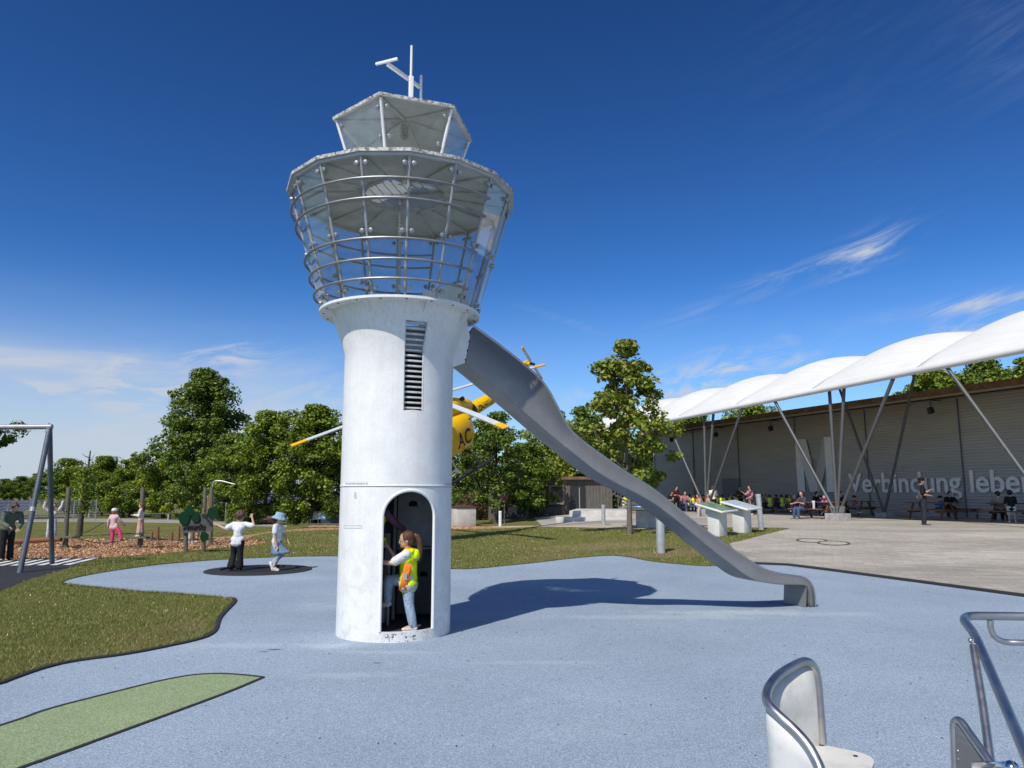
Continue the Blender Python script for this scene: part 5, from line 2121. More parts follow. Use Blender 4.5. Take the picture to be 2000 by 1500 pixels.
zz = rng.uniform(0.25, 0.80, n) * hh
aa = rng.uniform(0, 6.28, n); rr = np.abs(rng.normal(0.10, 0.22, n)) * np.where(zz > hh * 0.42, 1.0, 0.35)
Pn = np.stack([0.1 + rr * np.cos(aa), rr * np.sin(aa), zz], 1)
me = leaf_mesh('crown', Pn, rng.normal(size=(n, 3)) + np.array([0, 0, 0.6]), 0.10, rng, LEAF['mid'])
c = bpy.data.objects.new('crown', me); col.objects.link(c); c.parent = root


def leafy_box(name, label, cat, cx, cy, w, d, h, n, size, leaves, rz=0.0, group=None, seed=1):
    P = on_ground(cx, cy)
    root = thing(name, label, cat, P, rz, group)
    rng = np.random.default_rng(seed)
    mb = MB(); mb.box((0, 0, h / 2 - 0.03), (w - 0.22, d - 0.22, h - 0.16)); mb.build('branches', BARK, root, smooth=0)
    p = rng.uniform(-0.5, 0.5, (n, 3)) * np.array([w, d, h])
    face = rng.integers(0, 5, n)
    for f, (ax, sg) in enumerate(((0, -1), (0, 1), (1, -1), (1, 1), (2, 1))):
        m = face == f
        p[m, ax] = sg * 0.5 * np.array([w, d, h])[ax] - sg * np.abs(rng.normal(0, 0.06, m.sum())) + rng.normal(0, 0.02, m.sum())
    p[:, 2] += h / 2
    me = leaf_mesh('foliage', p, p * np.array([1, 1, 0.4]) + rng.normal(size=(n, 3)) * 0.6, size, rng, leaves)
    c = bpy.data.objects.new('foliage', me); col.objects.link(c); c.parent = root
    return root


hy = ground_at(500, 1024).y
for k, (a_, b_, lab) in enumerate(((434, 478, 'clipped hedge block behind the Amerika sign'), (488, 574, 'long clipped hedge block behind the blue photo boards'), (584, 626, 'clipped hedge block next to the dark display board'))):
    xa, xb = at_depth(a_, 1020, hy).x, at_depth(b_, 1020, hy).x
    leafy_box('hedge', lab, 'hedge', (xa + xb) / 2, hy + 0.9, xb - xa, 1.1, 0.92, int(1500 * (xb - xa)), 0.075, LEAF['light'], group='hedge blocks', seed=20 + k)
P = ground_at(955, 1020)
for k, (px, lab) in enumerate(((938, 'reddish green bush behind the no stopping sign'), (1008, 'dull green bush right of the no stopping sign'))):
    q = at_depth(px, 1015, 44)
    root = thing('bush', lab, 'bush', on_ground(q.x, q.y), group='bushes by the timber house')
    rng = np.random.default_rng(60 + k)
    mb = MB()
    for j in range(12):
        a = j * 2.4
        mb.tube([(0, 0, 0), (0.5 * math.cos(a), 0.5 * math.sin(a), 0.7), (0.9 * math.cos(a), 0.9 * math.sin(a), 1.25)], [0.03, 0.02, 0.005], 5)
    mb.build('branches', BARK, root)
    n = 2600
    d = rng.normal(size=(n, 3)); d /= np.linalg.norm(d, axis=1, keepdims=True)
    p = d * (rng.uniform(0.3, 1, n) ** 0.5)[:, None] * np.array([1.35, 1.1, 0.85]) + np.array([0, 0, 0.95])
    p[:, 2] = np.maximum(p[:, 2], 0.05)
    BUSHM = island_mat('bush_leaves', [(0, (0.06, 0.055, 0.02)), (0.6, (0.12, 0.10, 0.04)), (1, (0.16, 0.11, 0.06))], 0.6, 0.2)
    me = leaf_mesh('foliage', p, d + rng.normal(size=(n, 3)) * 0.6, 0.10, rng, BUSHM)
    c = bpy.data.objects.new('foliage', me); col.objects.link(c); c.parent = root

# ------------------------------------------------------------------ things among the trees on the left


def board_print(name, stops, sc_=2.0):
    return desk_art(name, stops, sc_)


PR_SKY = board_print('sky_photo_print', [(0.02, 0.10, 0.32), (0.06, 0.22, 0.52), (0.30, 0.45, 0.62), (0.03, 0.05, 0.10)], 1.8)
PR_DARK = board_print('dark_photo_print', [(0.035, 0.035, 0.05), (0.05, 0.055, 0.075), (0.04, 0.06, 0.09), (0.09, 0.09, 0.10)], 1.6)
by = ground_at(515, 1020).y
for a_, b_, t_, bt_, art, lab in ((500.5, 515, 999, 1019, PR_SKY, 'left blue sky photo board in front of the hedge'), (519, 531.5, 999, 1012, PR_SKY, 'right blue sky photo board in front of the hedge')):
    xa, xb = at_depth(a_, 1010, by).x, at_depth(b_, 1010, by).x
    root = thing('photo_board', lab, 'display board', (( xa + xb) / 2, by, 0), group='blue photo boards')
    z0, z1 = at_depth(500, bt_, by).z, at_depth(500, t_, by).z
    mb = MB(); mb.box((0, 0, (z0 + z1) / 2), (xb - xa, 0.06, z1 - z0), bev=0.01); bd = mb.build('board', art, root, smooth=0)
    mb = MB(); mb.box((0.02, -0.035, z0 + (z1 - z0) * 0.45), ((xb - xa) * 0.5, 0.008, (z1 - z0) * 0.12), Matrix.Rotation(0.5, 3, 'Y'), bev=0.003); mb.build('picture_detail', DARK, bd, smooth=0)
    mb = MB(); mb.box((0, 0, z0 / 2 + 0.02), ((xb - xa) * 0.85, 0.35, max(0.1, z0 + 0.05))); mb.build('foot', BLOCK, root, smooth=0)
by = ground_at(645, 1025).y
xa, xb = at_depth(627, 1010, by).x, at_depth(664, 1010, by).x
root = thing('display_board', 'wide dark information board with a small airplane picture left of the tower', 'display board', ((xa + xb) / 2, by, 0))
mb = MB(); mb.box((0, 0, 0.36), (xb - xa, 0.06, 0.60), bev=0.01); bd = mb.build('board', PR_DARK, root, smooth=0)
mb = MB(); mb.box((-0.28, -0.036, 0.37), (0.36, 0.008, 0.20)); pc = mb.build('picture', PR_SKY, bd, smooth=0)
mb = MB(); mb.bar((-0.40, -0.045, 0.36), (-0.16, -0.045, 0.40), 0.03, 0.006, (0, 1, 0)); mb.bar((-0.26, -0.045, 0.38), (-0.32, -0.045, 0.33), 0.02, 0.006, (0, 1, 0)); mb.build('picture_detail', WHITE, pc, smooth=0)
for k in range(3):
    mb = MB(); mb.box((-0.15, -0.036, 0.60 - k * 0.035), (0.5 - 0.1 * k, 0.006, 0.012)); mb.build('text_line', mat('faint_print', (0.20, 0.20, 0.22), 0.5, 0, 0.1, 5), bd, smooth=0)
for sx in (-1, 1):
    mb = MB(); mb.tube([(sx * (xb - xa) * 0.42, 0.06, -0.03), (sx * (xb - xa) * 0.42, 0.06, 0.6)], 0.025, 8); mb.build('leg', GALV, root)
q = ground_at(640, 1016)
root = thing('blue_cabinet', 'tall blue box standing behind the dark information board', 'cabinet', q)
mb = MB(); mb.box((0, 0, 0.62), (0.42, 0.30, 1.2), bev=0.03); mb.build('housing', mat('blue_cabinet_paint', (0.03, 0.12, 0.28), 0.4, 0, 0.1, 4), root)
mb = MB(); mb.box((0, -0.155, 0.95), (0.28, 0.012, 0.10), bev=0.003); mb.build('label_plate', LIGHTSTEEL, root, smooth=0)
q = ground_at(616, 1010)
root = thing('play_arch', 'small yellow arch of playground equipment beyond the hedge', 'play equipment', q)
mb = MB(); mb.tube([(0.45 * math.cos(a), 0, 0.45 + 0.42 * math.sin(a)) for a in np.linspace(0, math.pi, 16)] , 0.05, 8); mb.build('arch', mat('yellow_plastic', (0.60, 0.42, 0.04), 0.4, 0, 0.1, 4), root)
for sx in (-1, 1):
    mb = MB(); mb.tube([(sx * 0.45, 0, -0.03), (sx * 0.45, 0, 0.47)], 0.045, 8); mb.build('leg', WHITE, root)
for px, base, lab in ((613, 1025.5, 'grey slatted reclining bench in front of the hedge next to the display board'), (487, 1019, 'grey slatted reclining bench left of the blue photo boards')):
    q = ground_at(px, base)
    root = thing('reclining_bench', lab, 'bench', q, group='reclining benches by the hedge')
    mb = MB()
    for j in range(6):
        mb.box((0, 0.05 + j * 0.075, 0.28), (0.42, 0.06, 0.02))
    mb.build('seat', GALV, root, smooth=0)
    mb = MB()
    for j in range(6):
        mb.box((0, 0.50 + j * 0.03, 0.31 + j * 0.065), (0.42, 0.02, 0.055))
    mb.build('backrest', GALV, root, smooth=0)
    for sx in (-0.2, 0.2):
        for y_, y2 in ((0.02, 0.08), (0.62, 0.45)):
            mb = MB(); mb.tube([(sx, y_, -0.02), (sx, y2, 0.28)], 0.02, 8); mb.build('leg', GALV, root)
for px, base, top, lab in ((440, 1020, 983, 'thin grey pole behind the right green lobe of the Amerika sign'), (541, 1014, 977, 'thin grey pole in front of the hedge, right of the blue photo boards')):
    q = ground_at(px, base)
    h = at_depth(px, top, q.y).z
    root = thing('pole', lab, 'pole', q, group='thin poles by the hedge')
    mb = MB(); mb.tube([(0, 0, -0.05), (0, 0, h)], 0.035, 10); mb.build('shaft', GALV, root)
    mb = MB(); mb.ball((0, 0, h), 0.04, 10); mb.build('cap', GALV, root)


def solar_mat():
    t = NT('solar_cells')
    b = t.new('ShaderNodeTexBrick'); b.offset = 0.0
    b.inputs['Scale'].default_value = 1.0
    b.inputs['Brick Width'].default_value = 0.5; b.inputs['Row Height'].default_value = 0.5
    b.inputs['Mortar Size'].default_value = 0.018
    b.inputs['Color1'].default_value = (0.035, 0.04, 0.075, 1); b.inputs['Color2'].default_value = (0.045, 0.05, 0.085, 1)
    b.inputs['Mortar'].default_value = (0.20, 0.20, 0.24, 1)
    t.l.new(t.coord('Object'), b.inputs['Vector'])
    t.set(Base_Color=b.outputs['Color'], Roughness=0.55, Specular_IOR_Level=0.15)
    return t.mat


SOLAR = solar_mat()


def solar(label, px, base, w, slope, h, d, rz=0.0):
    q = ground_at(px, base)
    root = thing('solar_array', label, 'solar panels', q, rz, group='solar panel rows')
    mb = MB()
    M = Matrix.Rotation(slope, 3, 'X')
    mb.box((0, 0, 0), (w, d, 0.05))
    p = mb.build('panel', SOLAR, root, smooth=0)
    p.location = (0, 0, h); p.rotation_euler = (slope, 0, 0)
    for sx in (-0.45, -0.15, 0.15, 0.45):
        for sy in (-0.32, 0.32):
            mb = MB(); mb.tube([(sx * w, sy * d, -0.05), (sx * w, sy * d, h + sy * d * math.tan(slope) - 0.04)], 0.05, 8)
            mb.build('leg', GREYPAINT, root)


solar('tilted black solar roof at the left edge behind the bending woman', -8, 1008, 5.2, R(24), 0.55, 2.4, R(-12))
solar('long row of solar panels behind the small round maples', 300, 990, 9.0, R(30), 1.0, 2.4)
solar('long row of solar panels behind the tallest tree', 420, 991, 8.0, R(30), 1.0, 2.4)
solar('long row of solar panels above the hedge', 560, 992, 12.0, R(30), 1.0, 2.4)
# wire fence
fa, fb = ground_at(-30, 1016), ground_at(186, 1017)
root = thing('wire_fence', 'grey wire mesh fence behind the swing and the dead tree', 'fence', fa, math.atan2(fb.y - fa.y, fb.x - fa.x))
L_ = (fb - fa).length
mb = MB()
k = 0.0
while k < L_:
    mb.box((k, 0, 0.62), (0.010, 0.008, 1.16)); k += 0.085
for j in range(9):
    mb.box((L_ / 2, 0.008, 0.08 + j * 0.135), (L_, 0.008, 0.008))
mb.build('wire_mesh', GALV, root, smooth=0)
for k in range(6):
    mb = MB(); mb.tube([(L_ * k / 5, 0.02, -0.05), (L_ * k / 5, 0.02, 1.28)], 0.03, 8); mb.build('post', GALV, root)
for px, base, w_, art, lab in ((227, 1001, 0.62, PR_SKY, 'small blue and white panel under the round maples left of the child in the skirt'), (263, 1000, 0.42, PR_SKY, 'small bright blue panel just left of the child in the skirt')):
    q = ground_at(px, base)
    root = thing('photo_board', lab, 'display board', q, group='blue panels under the maples')
    mb = MB(); mb.box((0, 0, 0.42), (w_, 0.05, 0.5), bev=0.01); mb.build('board', art, root, smooth=0)
    for sx in (-0.4, 0.4):
        mb = MB(); mb.tube([(sx * w_, 0.04, -0.03), (sx * w_, 0.04, 0.5)], 0.02, 8); mb.build('leg', GALV, root)
q = ground_at(308, 1010)
root = thing('covered_trolley', 'low glass case with a bright blue cover under the small maples', 'case', q)
mb = MB(); mb.box((0, 0, 0.30), (0.62, 0.5, 0.56), bev=0.02); mb.build('case', mat('green_grey_glass', (0.08, 0.11, 0.10), 0.2, 0, 0.15, 4), root)
mb = MB(); mb.ball((0, 0, 0.58), (0.34, 0.28, 0.12), 14); mb.build('cover', mat('bright_blue_cover', (0.05, 0.24, 0.50), 0.6, 0, 0.15, 6), root)
for px, base, w_, lab in ((205, 1011, 2.6, 'long low grey bench left of the trunk under the small maples'), (300, 1015, 2.2, 'long low grey bench behind the wooden stumps')):
    q = ground_at(px, base)
    root = thing('long_bench', lab, 'bench', q, group='long low benches')
    mb = MB()
    for j in range(3):
        mb.box((0, j * 0.14, 0.36), (w_, 0.12, 0.04))
    mb.build('seat', GREYWOOD, root, smooth=0)
    for sx in (-0.4, 0.4):
        mb = MB(); mb.box((sx * w_, 0.14, 0.15), (0.08, 0.36, 0.38)); mb.build('leg', BLOCK, root, smooth=0)
# weathered plank walkway left of the tower
q = ground_at(628, 1031)
root = thing('plank_walkway', 'weathered plank walkway over broken logs beside the tower', 'walkway', q)
mb = MB()
for j in range(9):
    mb.box((-0.9 + j * 0.27, rnd.uniform(-.03, .03), 0.17), (0.25, 0.5, 0.05), Matrix.Rotation(rnd.uniform(-.05, .05), 3, 'Y'))
mb.build('deck', GREYWOOD, root, smooth=0)
for j in range(5):
    mb = MB(); mb.tube([(-0.5 + j * 0.4, -0.35 - 0.08 * (j % 2), 0.05), (-0.1 + j * 0.42, -0.3, 0.08)], 0.06, 8); mb.build('log', PALEWOOD, root)

# ------------------------------------------------------------------ swing
A, B = ground_at(38, 1119), ground_at(102, 1101)
top = at_depth(97, 836, (A.y + B.y) / 2)
root = thing('swing_frame', 'tall grey steel swing frame with slanting legs and a round top beam', 'swing', ((A.x + B.x) / 2, (A.y + B.y) / 2, 0))
O_ = Vector(root.location)
ds = Vector((-5.2, 0.05, 0))
for dd in (Vector((0, 0, 0)), ds):
    for Q, mm in ((A, LIGHTSTEEL if False else GREYPAINT), (B, GREYPAINT)):
        mb = MB(); mb.tube([Q + dd - Vector((0, 0, 0.05)), top + dd + Vector((0.0, 0, 0.0))], 0.056, 14); mb.build('leg', mm, root, world=True)
mb = MB(); mb.tube([top + ds - Vector((0.1, 0, 0)), top + Vector((0.05, 0, 0.03))], 0.058, 16); mb.build('top_beam', LIGHTSTEEL, root, world=True)
for dd in (Vector((0, 0, 0)), ds):
    mb = MB(); mb.tube([top + dd + Vector((-0.02, -0.06, -0.1)), top + dd + Vector((-0.02, 0, 0.085)), top + dd + Vector((-0.02, 0.06, -0.1))], 0.035, 8); mb.build('bracket', GREYPAINT, root, world=True)
mb = MB(); mb.tube([A.lerp(top, 0.40), A.lerp(top, 0.43)], 0.060, 14); mb.build('pipe_sleeve', LIGHTSTEEL, root, world=True)

# ------------------------------------------------------------------ balance course in the wood chips
ROPE = mat('dark_rope', (0.035, 0.035, 0.035), 0.9, 0, 0.3, 40)


def upright(label, px_b, py_b, px_t, py_t, r, material, name='wooden_post', group=None):
    P = ground_at(px_b, py_b)
    t_ = at_depth(px_t, py_t, P.y + 0.02)
    root = thing(name, label, 'post', P, group=group)
    v = t_ - P
    mb = MB(); mb.tube([(0, 0, -0.1), v * 0.3, v * 0.75, v * 0.985, v], [r * 1.05, r * 1.04, r, r * 0.97, r * 0.75], 12)
    mb.build('shaft', material, root)
    mb = MB(); mb.tube([v * 0.62 + Vector((0, -r, 0)), v * 0.62 + Vector((0, -r - 0.03, 0))], 0.018, 8); mb.build('bolt', GALV, root)
    return root


GP_ = 'upright posts of the balance course'
upright('tall leaning weathered post beside the dead tree', 127, 1070, 134, 952, 0.066, GREYWOOD, group=GP_)
upright('tall weathered post behind the child in the long skirt', 275, 1066, 279, 952, 0.066, GREYWOOD, group=GP_)
upright('left post of the pair behind the Amerika sign', 398, 1064, 401, 953, 0.055, GREYWOOD, group=GP_)
upright('right post of the pair behind the Amerika sign', 411, 1064, 413.5, 951, 0.060, GREYWOOD, group=GP_)
q = ground_at(405, 1063)
root = thing('slat_gate', 'narrow gate of upright pale slats between the post pair', 'gate', q)
for j in range(5):
    mb = MB(); mb.box((-0.07 + j * 0.045, 0.0, 0.80), (0.03, 0.025, 1.5 + 0.05 * (j % 2)), bev=0.004); mb.build('slat', PALEWOOD, root, smooth=0)
q = ground_at(408.5, 1061)
z1 = at_depth(408, 939, q.y).z
root = thing('bent_pipe', 'thin bent steel pipe rising behind the post pair', 'pipe', q)
xe = at_depth(458, 946, q.y)
mb = MB(); mb.tube([(0, 0.03, -0.05), (0, 0.03, z1 - 0.12), (0.02, 0.03, z1 - 0.03), (0.10, 0.03, z1), (0.3, 0.03, z1 - 0.01), (xe.x - q.x, 0.03, xe.z)], 0.022, 8); mb.build('pipe', LIGHTSTEEL, root)
mb = MB(); mb.ball((xe.x - q.x, 0.03, xe.z), 0.028, 10); mb.build('end_cap', GALV, root)


def platform(label, px0, px1, py, base, post_px):
    P = ground_at(post_px, base)
    za = at_depth(post_px, py, P.y).z
    xa, xb = at_depth(px0, py, P.y).x - P.x, at_depth(px1, py, P.y).x - P.x
    root = thing('balance_platform', label, 'platform', P, group='small platforms of the balance course')
    for j in range(3):
        mb = MB(); mb.box(((xa + xb) / 2, -0.14 + j * 0.15, za), (xb - xa, 0.13, 0.05), bev=0.006); mb.build('plank', GREYWOOD, root, smooth=0)
    mb = MB(); mb.tube([(0, 0, -0.05), (0, 0, za - 0.03)], 0.06, 10); mb.build('post', GREYWOOD, root)
    return P, za


P1, z1p = platform('small plank platform at the tall leaning post', 119, 149, 1049, 1071, 128)
P2, z2p = platform('small plank platform carrying the child in the long skirt', 253, 291, 1049.5, 1071, 272)
P = ground_at(70, 1071)
root = thing('balance_beam', 'long brown round log beam running left from the leaning post', 'balance beam', P)
a_ = at_depth(-60, 1062, P1.y); b_ = at_depth(120, 1052.5, P1.y)
mb = MB(); mb.tube([a_ - P, b_ - P], 0.075, 12); mb.build('log', BROWNWOOD, root)
for t_ in (0.15, 0.55):
    c_ = a_.lerp(b_, t_) - P
    mb = MB(); mb.tube([(c_.x, c_.y, -P.z - 0.05), (c_.x, c_.y, c_.z)], 0.05, 8); mb.build('support', GREYWOOD, root)
root = thing('balance_rope', 'dark sagging rope where the child in pink leggings stands', 'rope', (P1 + P2) / 2)
O_ = (P1 + P2) / 2
mb = MB()
ra, rb = P1 + Vector((0.25, 0, z1p)), P2 + Vector((-0.2, 0, z2p))
mb.tube([ra.lerp(rb, i / 14) + Vector((0, 0, -0.17 * math.sin(math.pi * i / 14))) - O_ for i in range(15)], 0.014, 6); mb.build('foot_rope', ROPE, root)
hand = at_depth(202, 1021, P1.y)
mb = MB(); mb.tube([ra - O_ + Vector((0, 0, 0.03)), (ra.lerp(hand, 0.5) - O_) + Vector((0, 0, -0.03)), hand - O_], 0.012, 6); mb.build('hand_rope', ROPE, root)
root = thing('stump_chain', 'row of upright brown stumps hung on ropes right of the skirt platform', 'balance course', P2)
rl = at_depth(360, 1052, P2.y) - P2
for dy in (-0.14, 0.14):
    mb = MB(); mb.tube([Vector((0.2, dy, z2p - 0.02)).lerp(Vector((rl.x + 0.9, dy, rl.z)), i / 10) + Vector((0, 0, -0.05 * math.sin(math.pi * i / 10))) for i in range(11)], 0.013, 6); mb.build('rope', ROPE, root)
for px, t_, b_ in ((296, 1039, 1052), (308, 1029, 1053), (335, 1039, 1053), (349, 1028, 1053), (376, 1039, 1052)):
    c0, c1 = at_depth(px, b_, P2.y) - P2, at_depth(px, t_, P2.y) - P2
    mb = MB(); mb.tube([c0, c0.lerp(c1, 0.95), c1], [0.047, 0.047, 0.04], 12); mb.build('stump', BROWNWOOD, root)
    mb = MB(); mb.box(c0 + Vector((0, 0, -0.02)), (0.16, 0.34, 0.03)); mb.build('rung', GREYWOOD, root, smooth=0)

# ------------------------------------------------------------------ Amerika sign
PA_ = ground_at(363, 1078)
PB_ = ground_at(397, 1074)
py_ = PA_.y
root = thing('amerika_sign', 'weathered Amerika sign with dark green leaf shaped panels on two posts', 'sign', PA_)
SIGNG = mat('grey_sign_board', (0.075, 0.075, 0.07), 0.8, 0, 0.25, 6, 0.2, 40)
LOBE = mat('dark_green_sign_paint', (0.006, 0.036, 0.016), 0.8, 0, 0.12, 6, spec=0.1)


def sx_(px, py): return at_depth(px, py, py_) - PA_


for a_, b_ in (((363.5, 1078), (362.5, 1030)), ((398, 1074), (397, 1030))):
    p0, p1 = sx_(*a_), sx_(*b_)
    p0.z = -0.06
    mb = MB(); mb.tube([p0, p1], 0.058, 12); mb.build('post', GREYWOOD, root)
mb = MB()
mb.prism([(sx_(*q).x, sx_(*q).z) for q in ((358.5, 1041), (418, 1037), (418, 1004), (404, 1002), (384, 1003), (359, 1014))], 0.04)
mb.shift((0, -0.09, 0)); bd = mb.build('board', SIGNG, root, smooth=0)
for (cx, cy, rx, ry) in ((364, 1011, 11.5, 13), (374.5, 997.5, 8.5, 10), (386.5, 1010, 8, 10), (420, 1001.5, 11, 12), (403.5, 1048, 8, 9.5)):
    c = sx_(cx, cy)
    wx, wz = abs(sx_(cx + rx, cy).x - c.x), abs(sx_(cx, cy - ry).z - c.z)
    pts = []
    for i in range(28):
        a = 2 * math.pi * i / 28
        k = 1 + 0.05 * math.sin(3 * a + cx) + 0.04 * math.sin(5 * a + cy)
        pts.append((c.x + wx * k * math.cos(a), c.z + wz * k * math.sin(a)))
    mb = MB(); mb.prism(pts, 0.03); mb.shift((0, -0.135 - 0.004 * (cx % 7), 0)); mb.build('leaf_panel', LOBE, root, smooth=0)
pt = [sx_(*q) for q in ((398, 1005), (410, 1003), (411, 1006), (407, 1010), (416, 1019), (418, 1026), (414, 1026), (411, 1021), (404, 1012), (399, 1010))]
mb = MB(); mb.prism([(p.x, p.z) for p in pt], 0.012); mb.shift((0, -0.125, 0)); mb.build('black_figure', BLACKPAINT, root, smooth=0)
x0_, x1_ = sx_(362, 1032).x, sx_(404, 1032).x
zb_ = sx_(362, 1033.5).z
for m in glyph_row('Amerika', x0_, x1_, zb_, 0.155, 0.02):
    m.v = [(v[0] + 0.18 * (v[2] - zb_), v[1], v[2]) for v in m.v]
    m.shift((0, -0.122, 0)); m.build('letter', BLACKPAINT, root, smooth=0)

# ------------------------------------------------------------------ trampoline
PT = Vector((-5.38, 16.12, 0))
root = thing('ground_trampoline', 'round black trampoline sunk level with the blue rubber', 'trampoline', PT)
mb = MB(); mb.lathe([(1.10, 0.004), (1.09, 0.022), (0.90, 0.040), (0.78, 0.044), (0.775, 0.012)], 56); mb.build('rubber_rim', BLACKRUB, root)
mb = MB(); mb.lathe([(0.001, 0.010), (0.5, 0.012), (0.79, 0.014)], 56)
MATM = mat('black_jump_mat', (0.012, 0.012, 0.013), 0.75, 0, 0.3, 60, 0.3, 160)
jm = mb.build('jump_mat', MATM, root)
for k in range(14):
    a = -math.pi / 2 + (k - 6.5) * 0.13
    mb = MB(); mb.ball((0.70 * math.cos(a), 0.70 * math.sin(a), 0.018), (0.018, 0.018, 0.012), 8, rings=5); mb.build('rivet', GALV, jm)

# ------------------------------------------------------------------ yellow helicopter on its pole
HUB = Vector((-2.845, 25.176, 4.866))
fw = Vector((-0.5886, -0.6988, -0.4064)).normalized()
up = Vector((-0.1567, -0.3945, 0.9054)).normalized()
lf = up.cross(fw).normalized()
up = fw.cross(lf).normalized()
M4 = Matrix(((fw.x, lf.x, up.x, HUB.x), (fw.y, lf.y, up.y, HUB.y), (fw.z, lf.z, up.z, HUB.z), (0, 0, 0, 1)))
heli = thing('helicopter', 'yellow rescue helicopter mounted tilted on a pole behind the tower', 'helicopter', mat4=M4)
AIRGLASS = mat('dark_canopy_glass', (0.03, 0.035, 0.04), 0.05, 0, 0.1, 2, spec=0.8)
BLADEM = mat('grey_rotor_blade', (0.55, 0.58, 0.60), 0.4, 0.0, 0.08, 3)
ORANGE = mat('orange_blade_tip', (0.85, 0.43, 0.015), 0.45, 0, 0.06, 3)
# cabin pod: cross sections along x (centre z, half width, half height, squareness)
secs = [(2.42, -1.72, 0.05, 0.05), (2.36, -1.70, 0.30, 0.26), (2.15, -1.65, 0.52, 0.46), (1.75, -1.58, 0.68, 0.60), (1.1, -1.53, 0.77, 0.72), (0.3, -1.52, 0.79, 0.76), (-0.5, -1.53, 0.79, 0.76), (-1.0, -1.55, 0.76, 0.72), (-1.25, -1.52, 0.66, 0.62), (-1.40, -1.47, 0.48, 0.46), (-1.47, -1.42, 0.20, 0.22)]


def supere(w, h, n, p=2.7):
    out = []
    for i in range(n):
        a = 2 * math.pi * i / n
        c, s = math.cos(a), math.sin(a)
        out.append((w * math.copysign(abs(c) ** (2 / p), c), h * math.copysign(abs(s) ** (2 / p), s)))
    return out


n = 28
mb = MB()
vs = []
for (x, cz, w_, h_) in secs:
    vs += [(x, y, cz + z) for y, z in supere(w_, h_, n)]
fs = []
for i in range(len(secs) - 1):
    for j in range(n):
        fs.append((i * n + j, i * n + (j + 1) % n, (i + 1) * n + (j + 1) % n, (i + 1) * n + j))
fs += [tuple(range(n)), tuple((len(secs) - 1) * n + j for j in reversed(range(n)))]
mb.add(vs, fs)
cabin = mb.build('fuselage', YELLOW, heli, smooth=45)


def pod_y(x, z):
    for (a_, b_) in zip(secs[:-1], secs[1:]):
        if b_[0] <= x <= a_[0]:
            t = (a_[0] - x) / (a_[0] - b_[0])
            cz = a_[1] + (b_[1] - a_[1]) * t; w_ = a_[2] + (b_[2] - a_[2]) * t; h_ = a_[3] + (b_[3] - a_[3]) * t
            r = min(0.999, abs((z - cz) / h_))
            return w_ * (1 - r ** 2.7) ** (1 / 2.7)
    return 0.3


def skin_patch(name, x0, x1, z0, z1, side, material, parent, off=0.012):
    k = 8
    vs = []
    for i in range(k + 1):
        for j in range(k + 1):
            x = x0 + (x1 - x0) * i / k; z = z0 + (z1 - z0) * j / k
            vs.append((x, side * (pod_y(x, z) + off), z))
    mb = MB(); mb.add(vs, [(i * (k + 1) + j, (i + 1) * (k + 1) + j, (i + 1) * (k + 1) + j + 1, i * (k + 1) + j + 1) for i in range(k) for j in range(k)])
    return mb.build(name, material, parent, smooth=60)


for s_ in (1, -1):
    skin_patch('side_window', 1.95, 1.05, -1.62, -1.14, s_, AIRGLASS, cabin)
    skin_patch('side_window', 0.95, 0.15, -1.55, -1.05, s_, AIRGLASS, cabin)
mb = MB()
vs = [(x, y, z) for x, y, z in ((2.36, -0.34, -1.62), (2.36, 0.34, -1.62), (1.98, 0.50, -1.20), (1.98, -0.50, -1.20))]
mb.add([(v[0] + 0.05, v[1], v[2] + 0.03) for v in vs], [(0, 1, 2, 3)]); mb.build('windscreen', AIRGLASS, cabin, smooth=0)
# engine cowling, mast, boom, fin, tail rotor, skids
mb = MB()
cs = [(0.95, -0.78, 0.25, 0.10), (0.6, -0.66, 0.40, 0.22), (-0.2, -0.58, 0.48, 0.32), (-1.0, -0.64, 0.46, 0.34), (-1.55, -0.80, 0.36, 0.28), (-1.8, -0.86, 0.28, 0.22)]
vs = []
for (x, cz, w_, h_) in cs: vs += [(x, y, cz + z) for y, z in supere(w_, h_, 20)]
fs = [(i * 20 + j, i * 20 + (j + 1) % 20, (i + 1) * 20 + (j + 1) % 20, (i + 1) * 20 + j) for i in range(len(cs) - 1) for j in range(20)] + [tuple(range(20)), tuple(100 + j for j in reversed(range(20)))]
mb.add(vs, fs); cowl = mb.build('engine_cowling', YELLOW, heli, smooth=45)
mb = MB(); mb.tube([(-1.05, 0.30, -0.50), (-1.30, 0.36, -0.44)], 0.08, 12); mb.build('exhaust', DARK, cowl)
BX0, BX1 = -1.25, -5.45
BZ0, BZ1 = -1.17, -1.02


def boom_r(x):
    t = (BX0 - x) / (BX0 - BX1)
    return 0.285 + (0.165 - 0.285) * t, BZ0 + (BZ1 - BZ0) * t


pts = [(x, 0, boom_r(x)[1]) for x in np.linspace(BX0, BX1, 12)]
mb = MB(); mb.tube(pts, [boom_r(p[0])[0] for p in pts], 20); boom = mb.build('tail_boom', YELLOW, heli, smooth=60)
mb = MB(); mb.tube([(-1.78, 0, boom_r(-1.78)[1]), (-2.02, 0, boom_r(-2.02)[1])], [boom_r(-1.78)[0] + 0.004, boom_r(-2.02)[0] + 0.004], 20, caps=False); mb.build('black_band', BLACKPAINT, boom)
mb = MB(); mb.tube([(-4.25, 0, boom_r(-4.25)[1]), (-4.45, 0, boom_r(-4.45)[1])], [0.215, 0.210], 20, caps=False); mb.build('black_band', BLACKPAINT, boom)
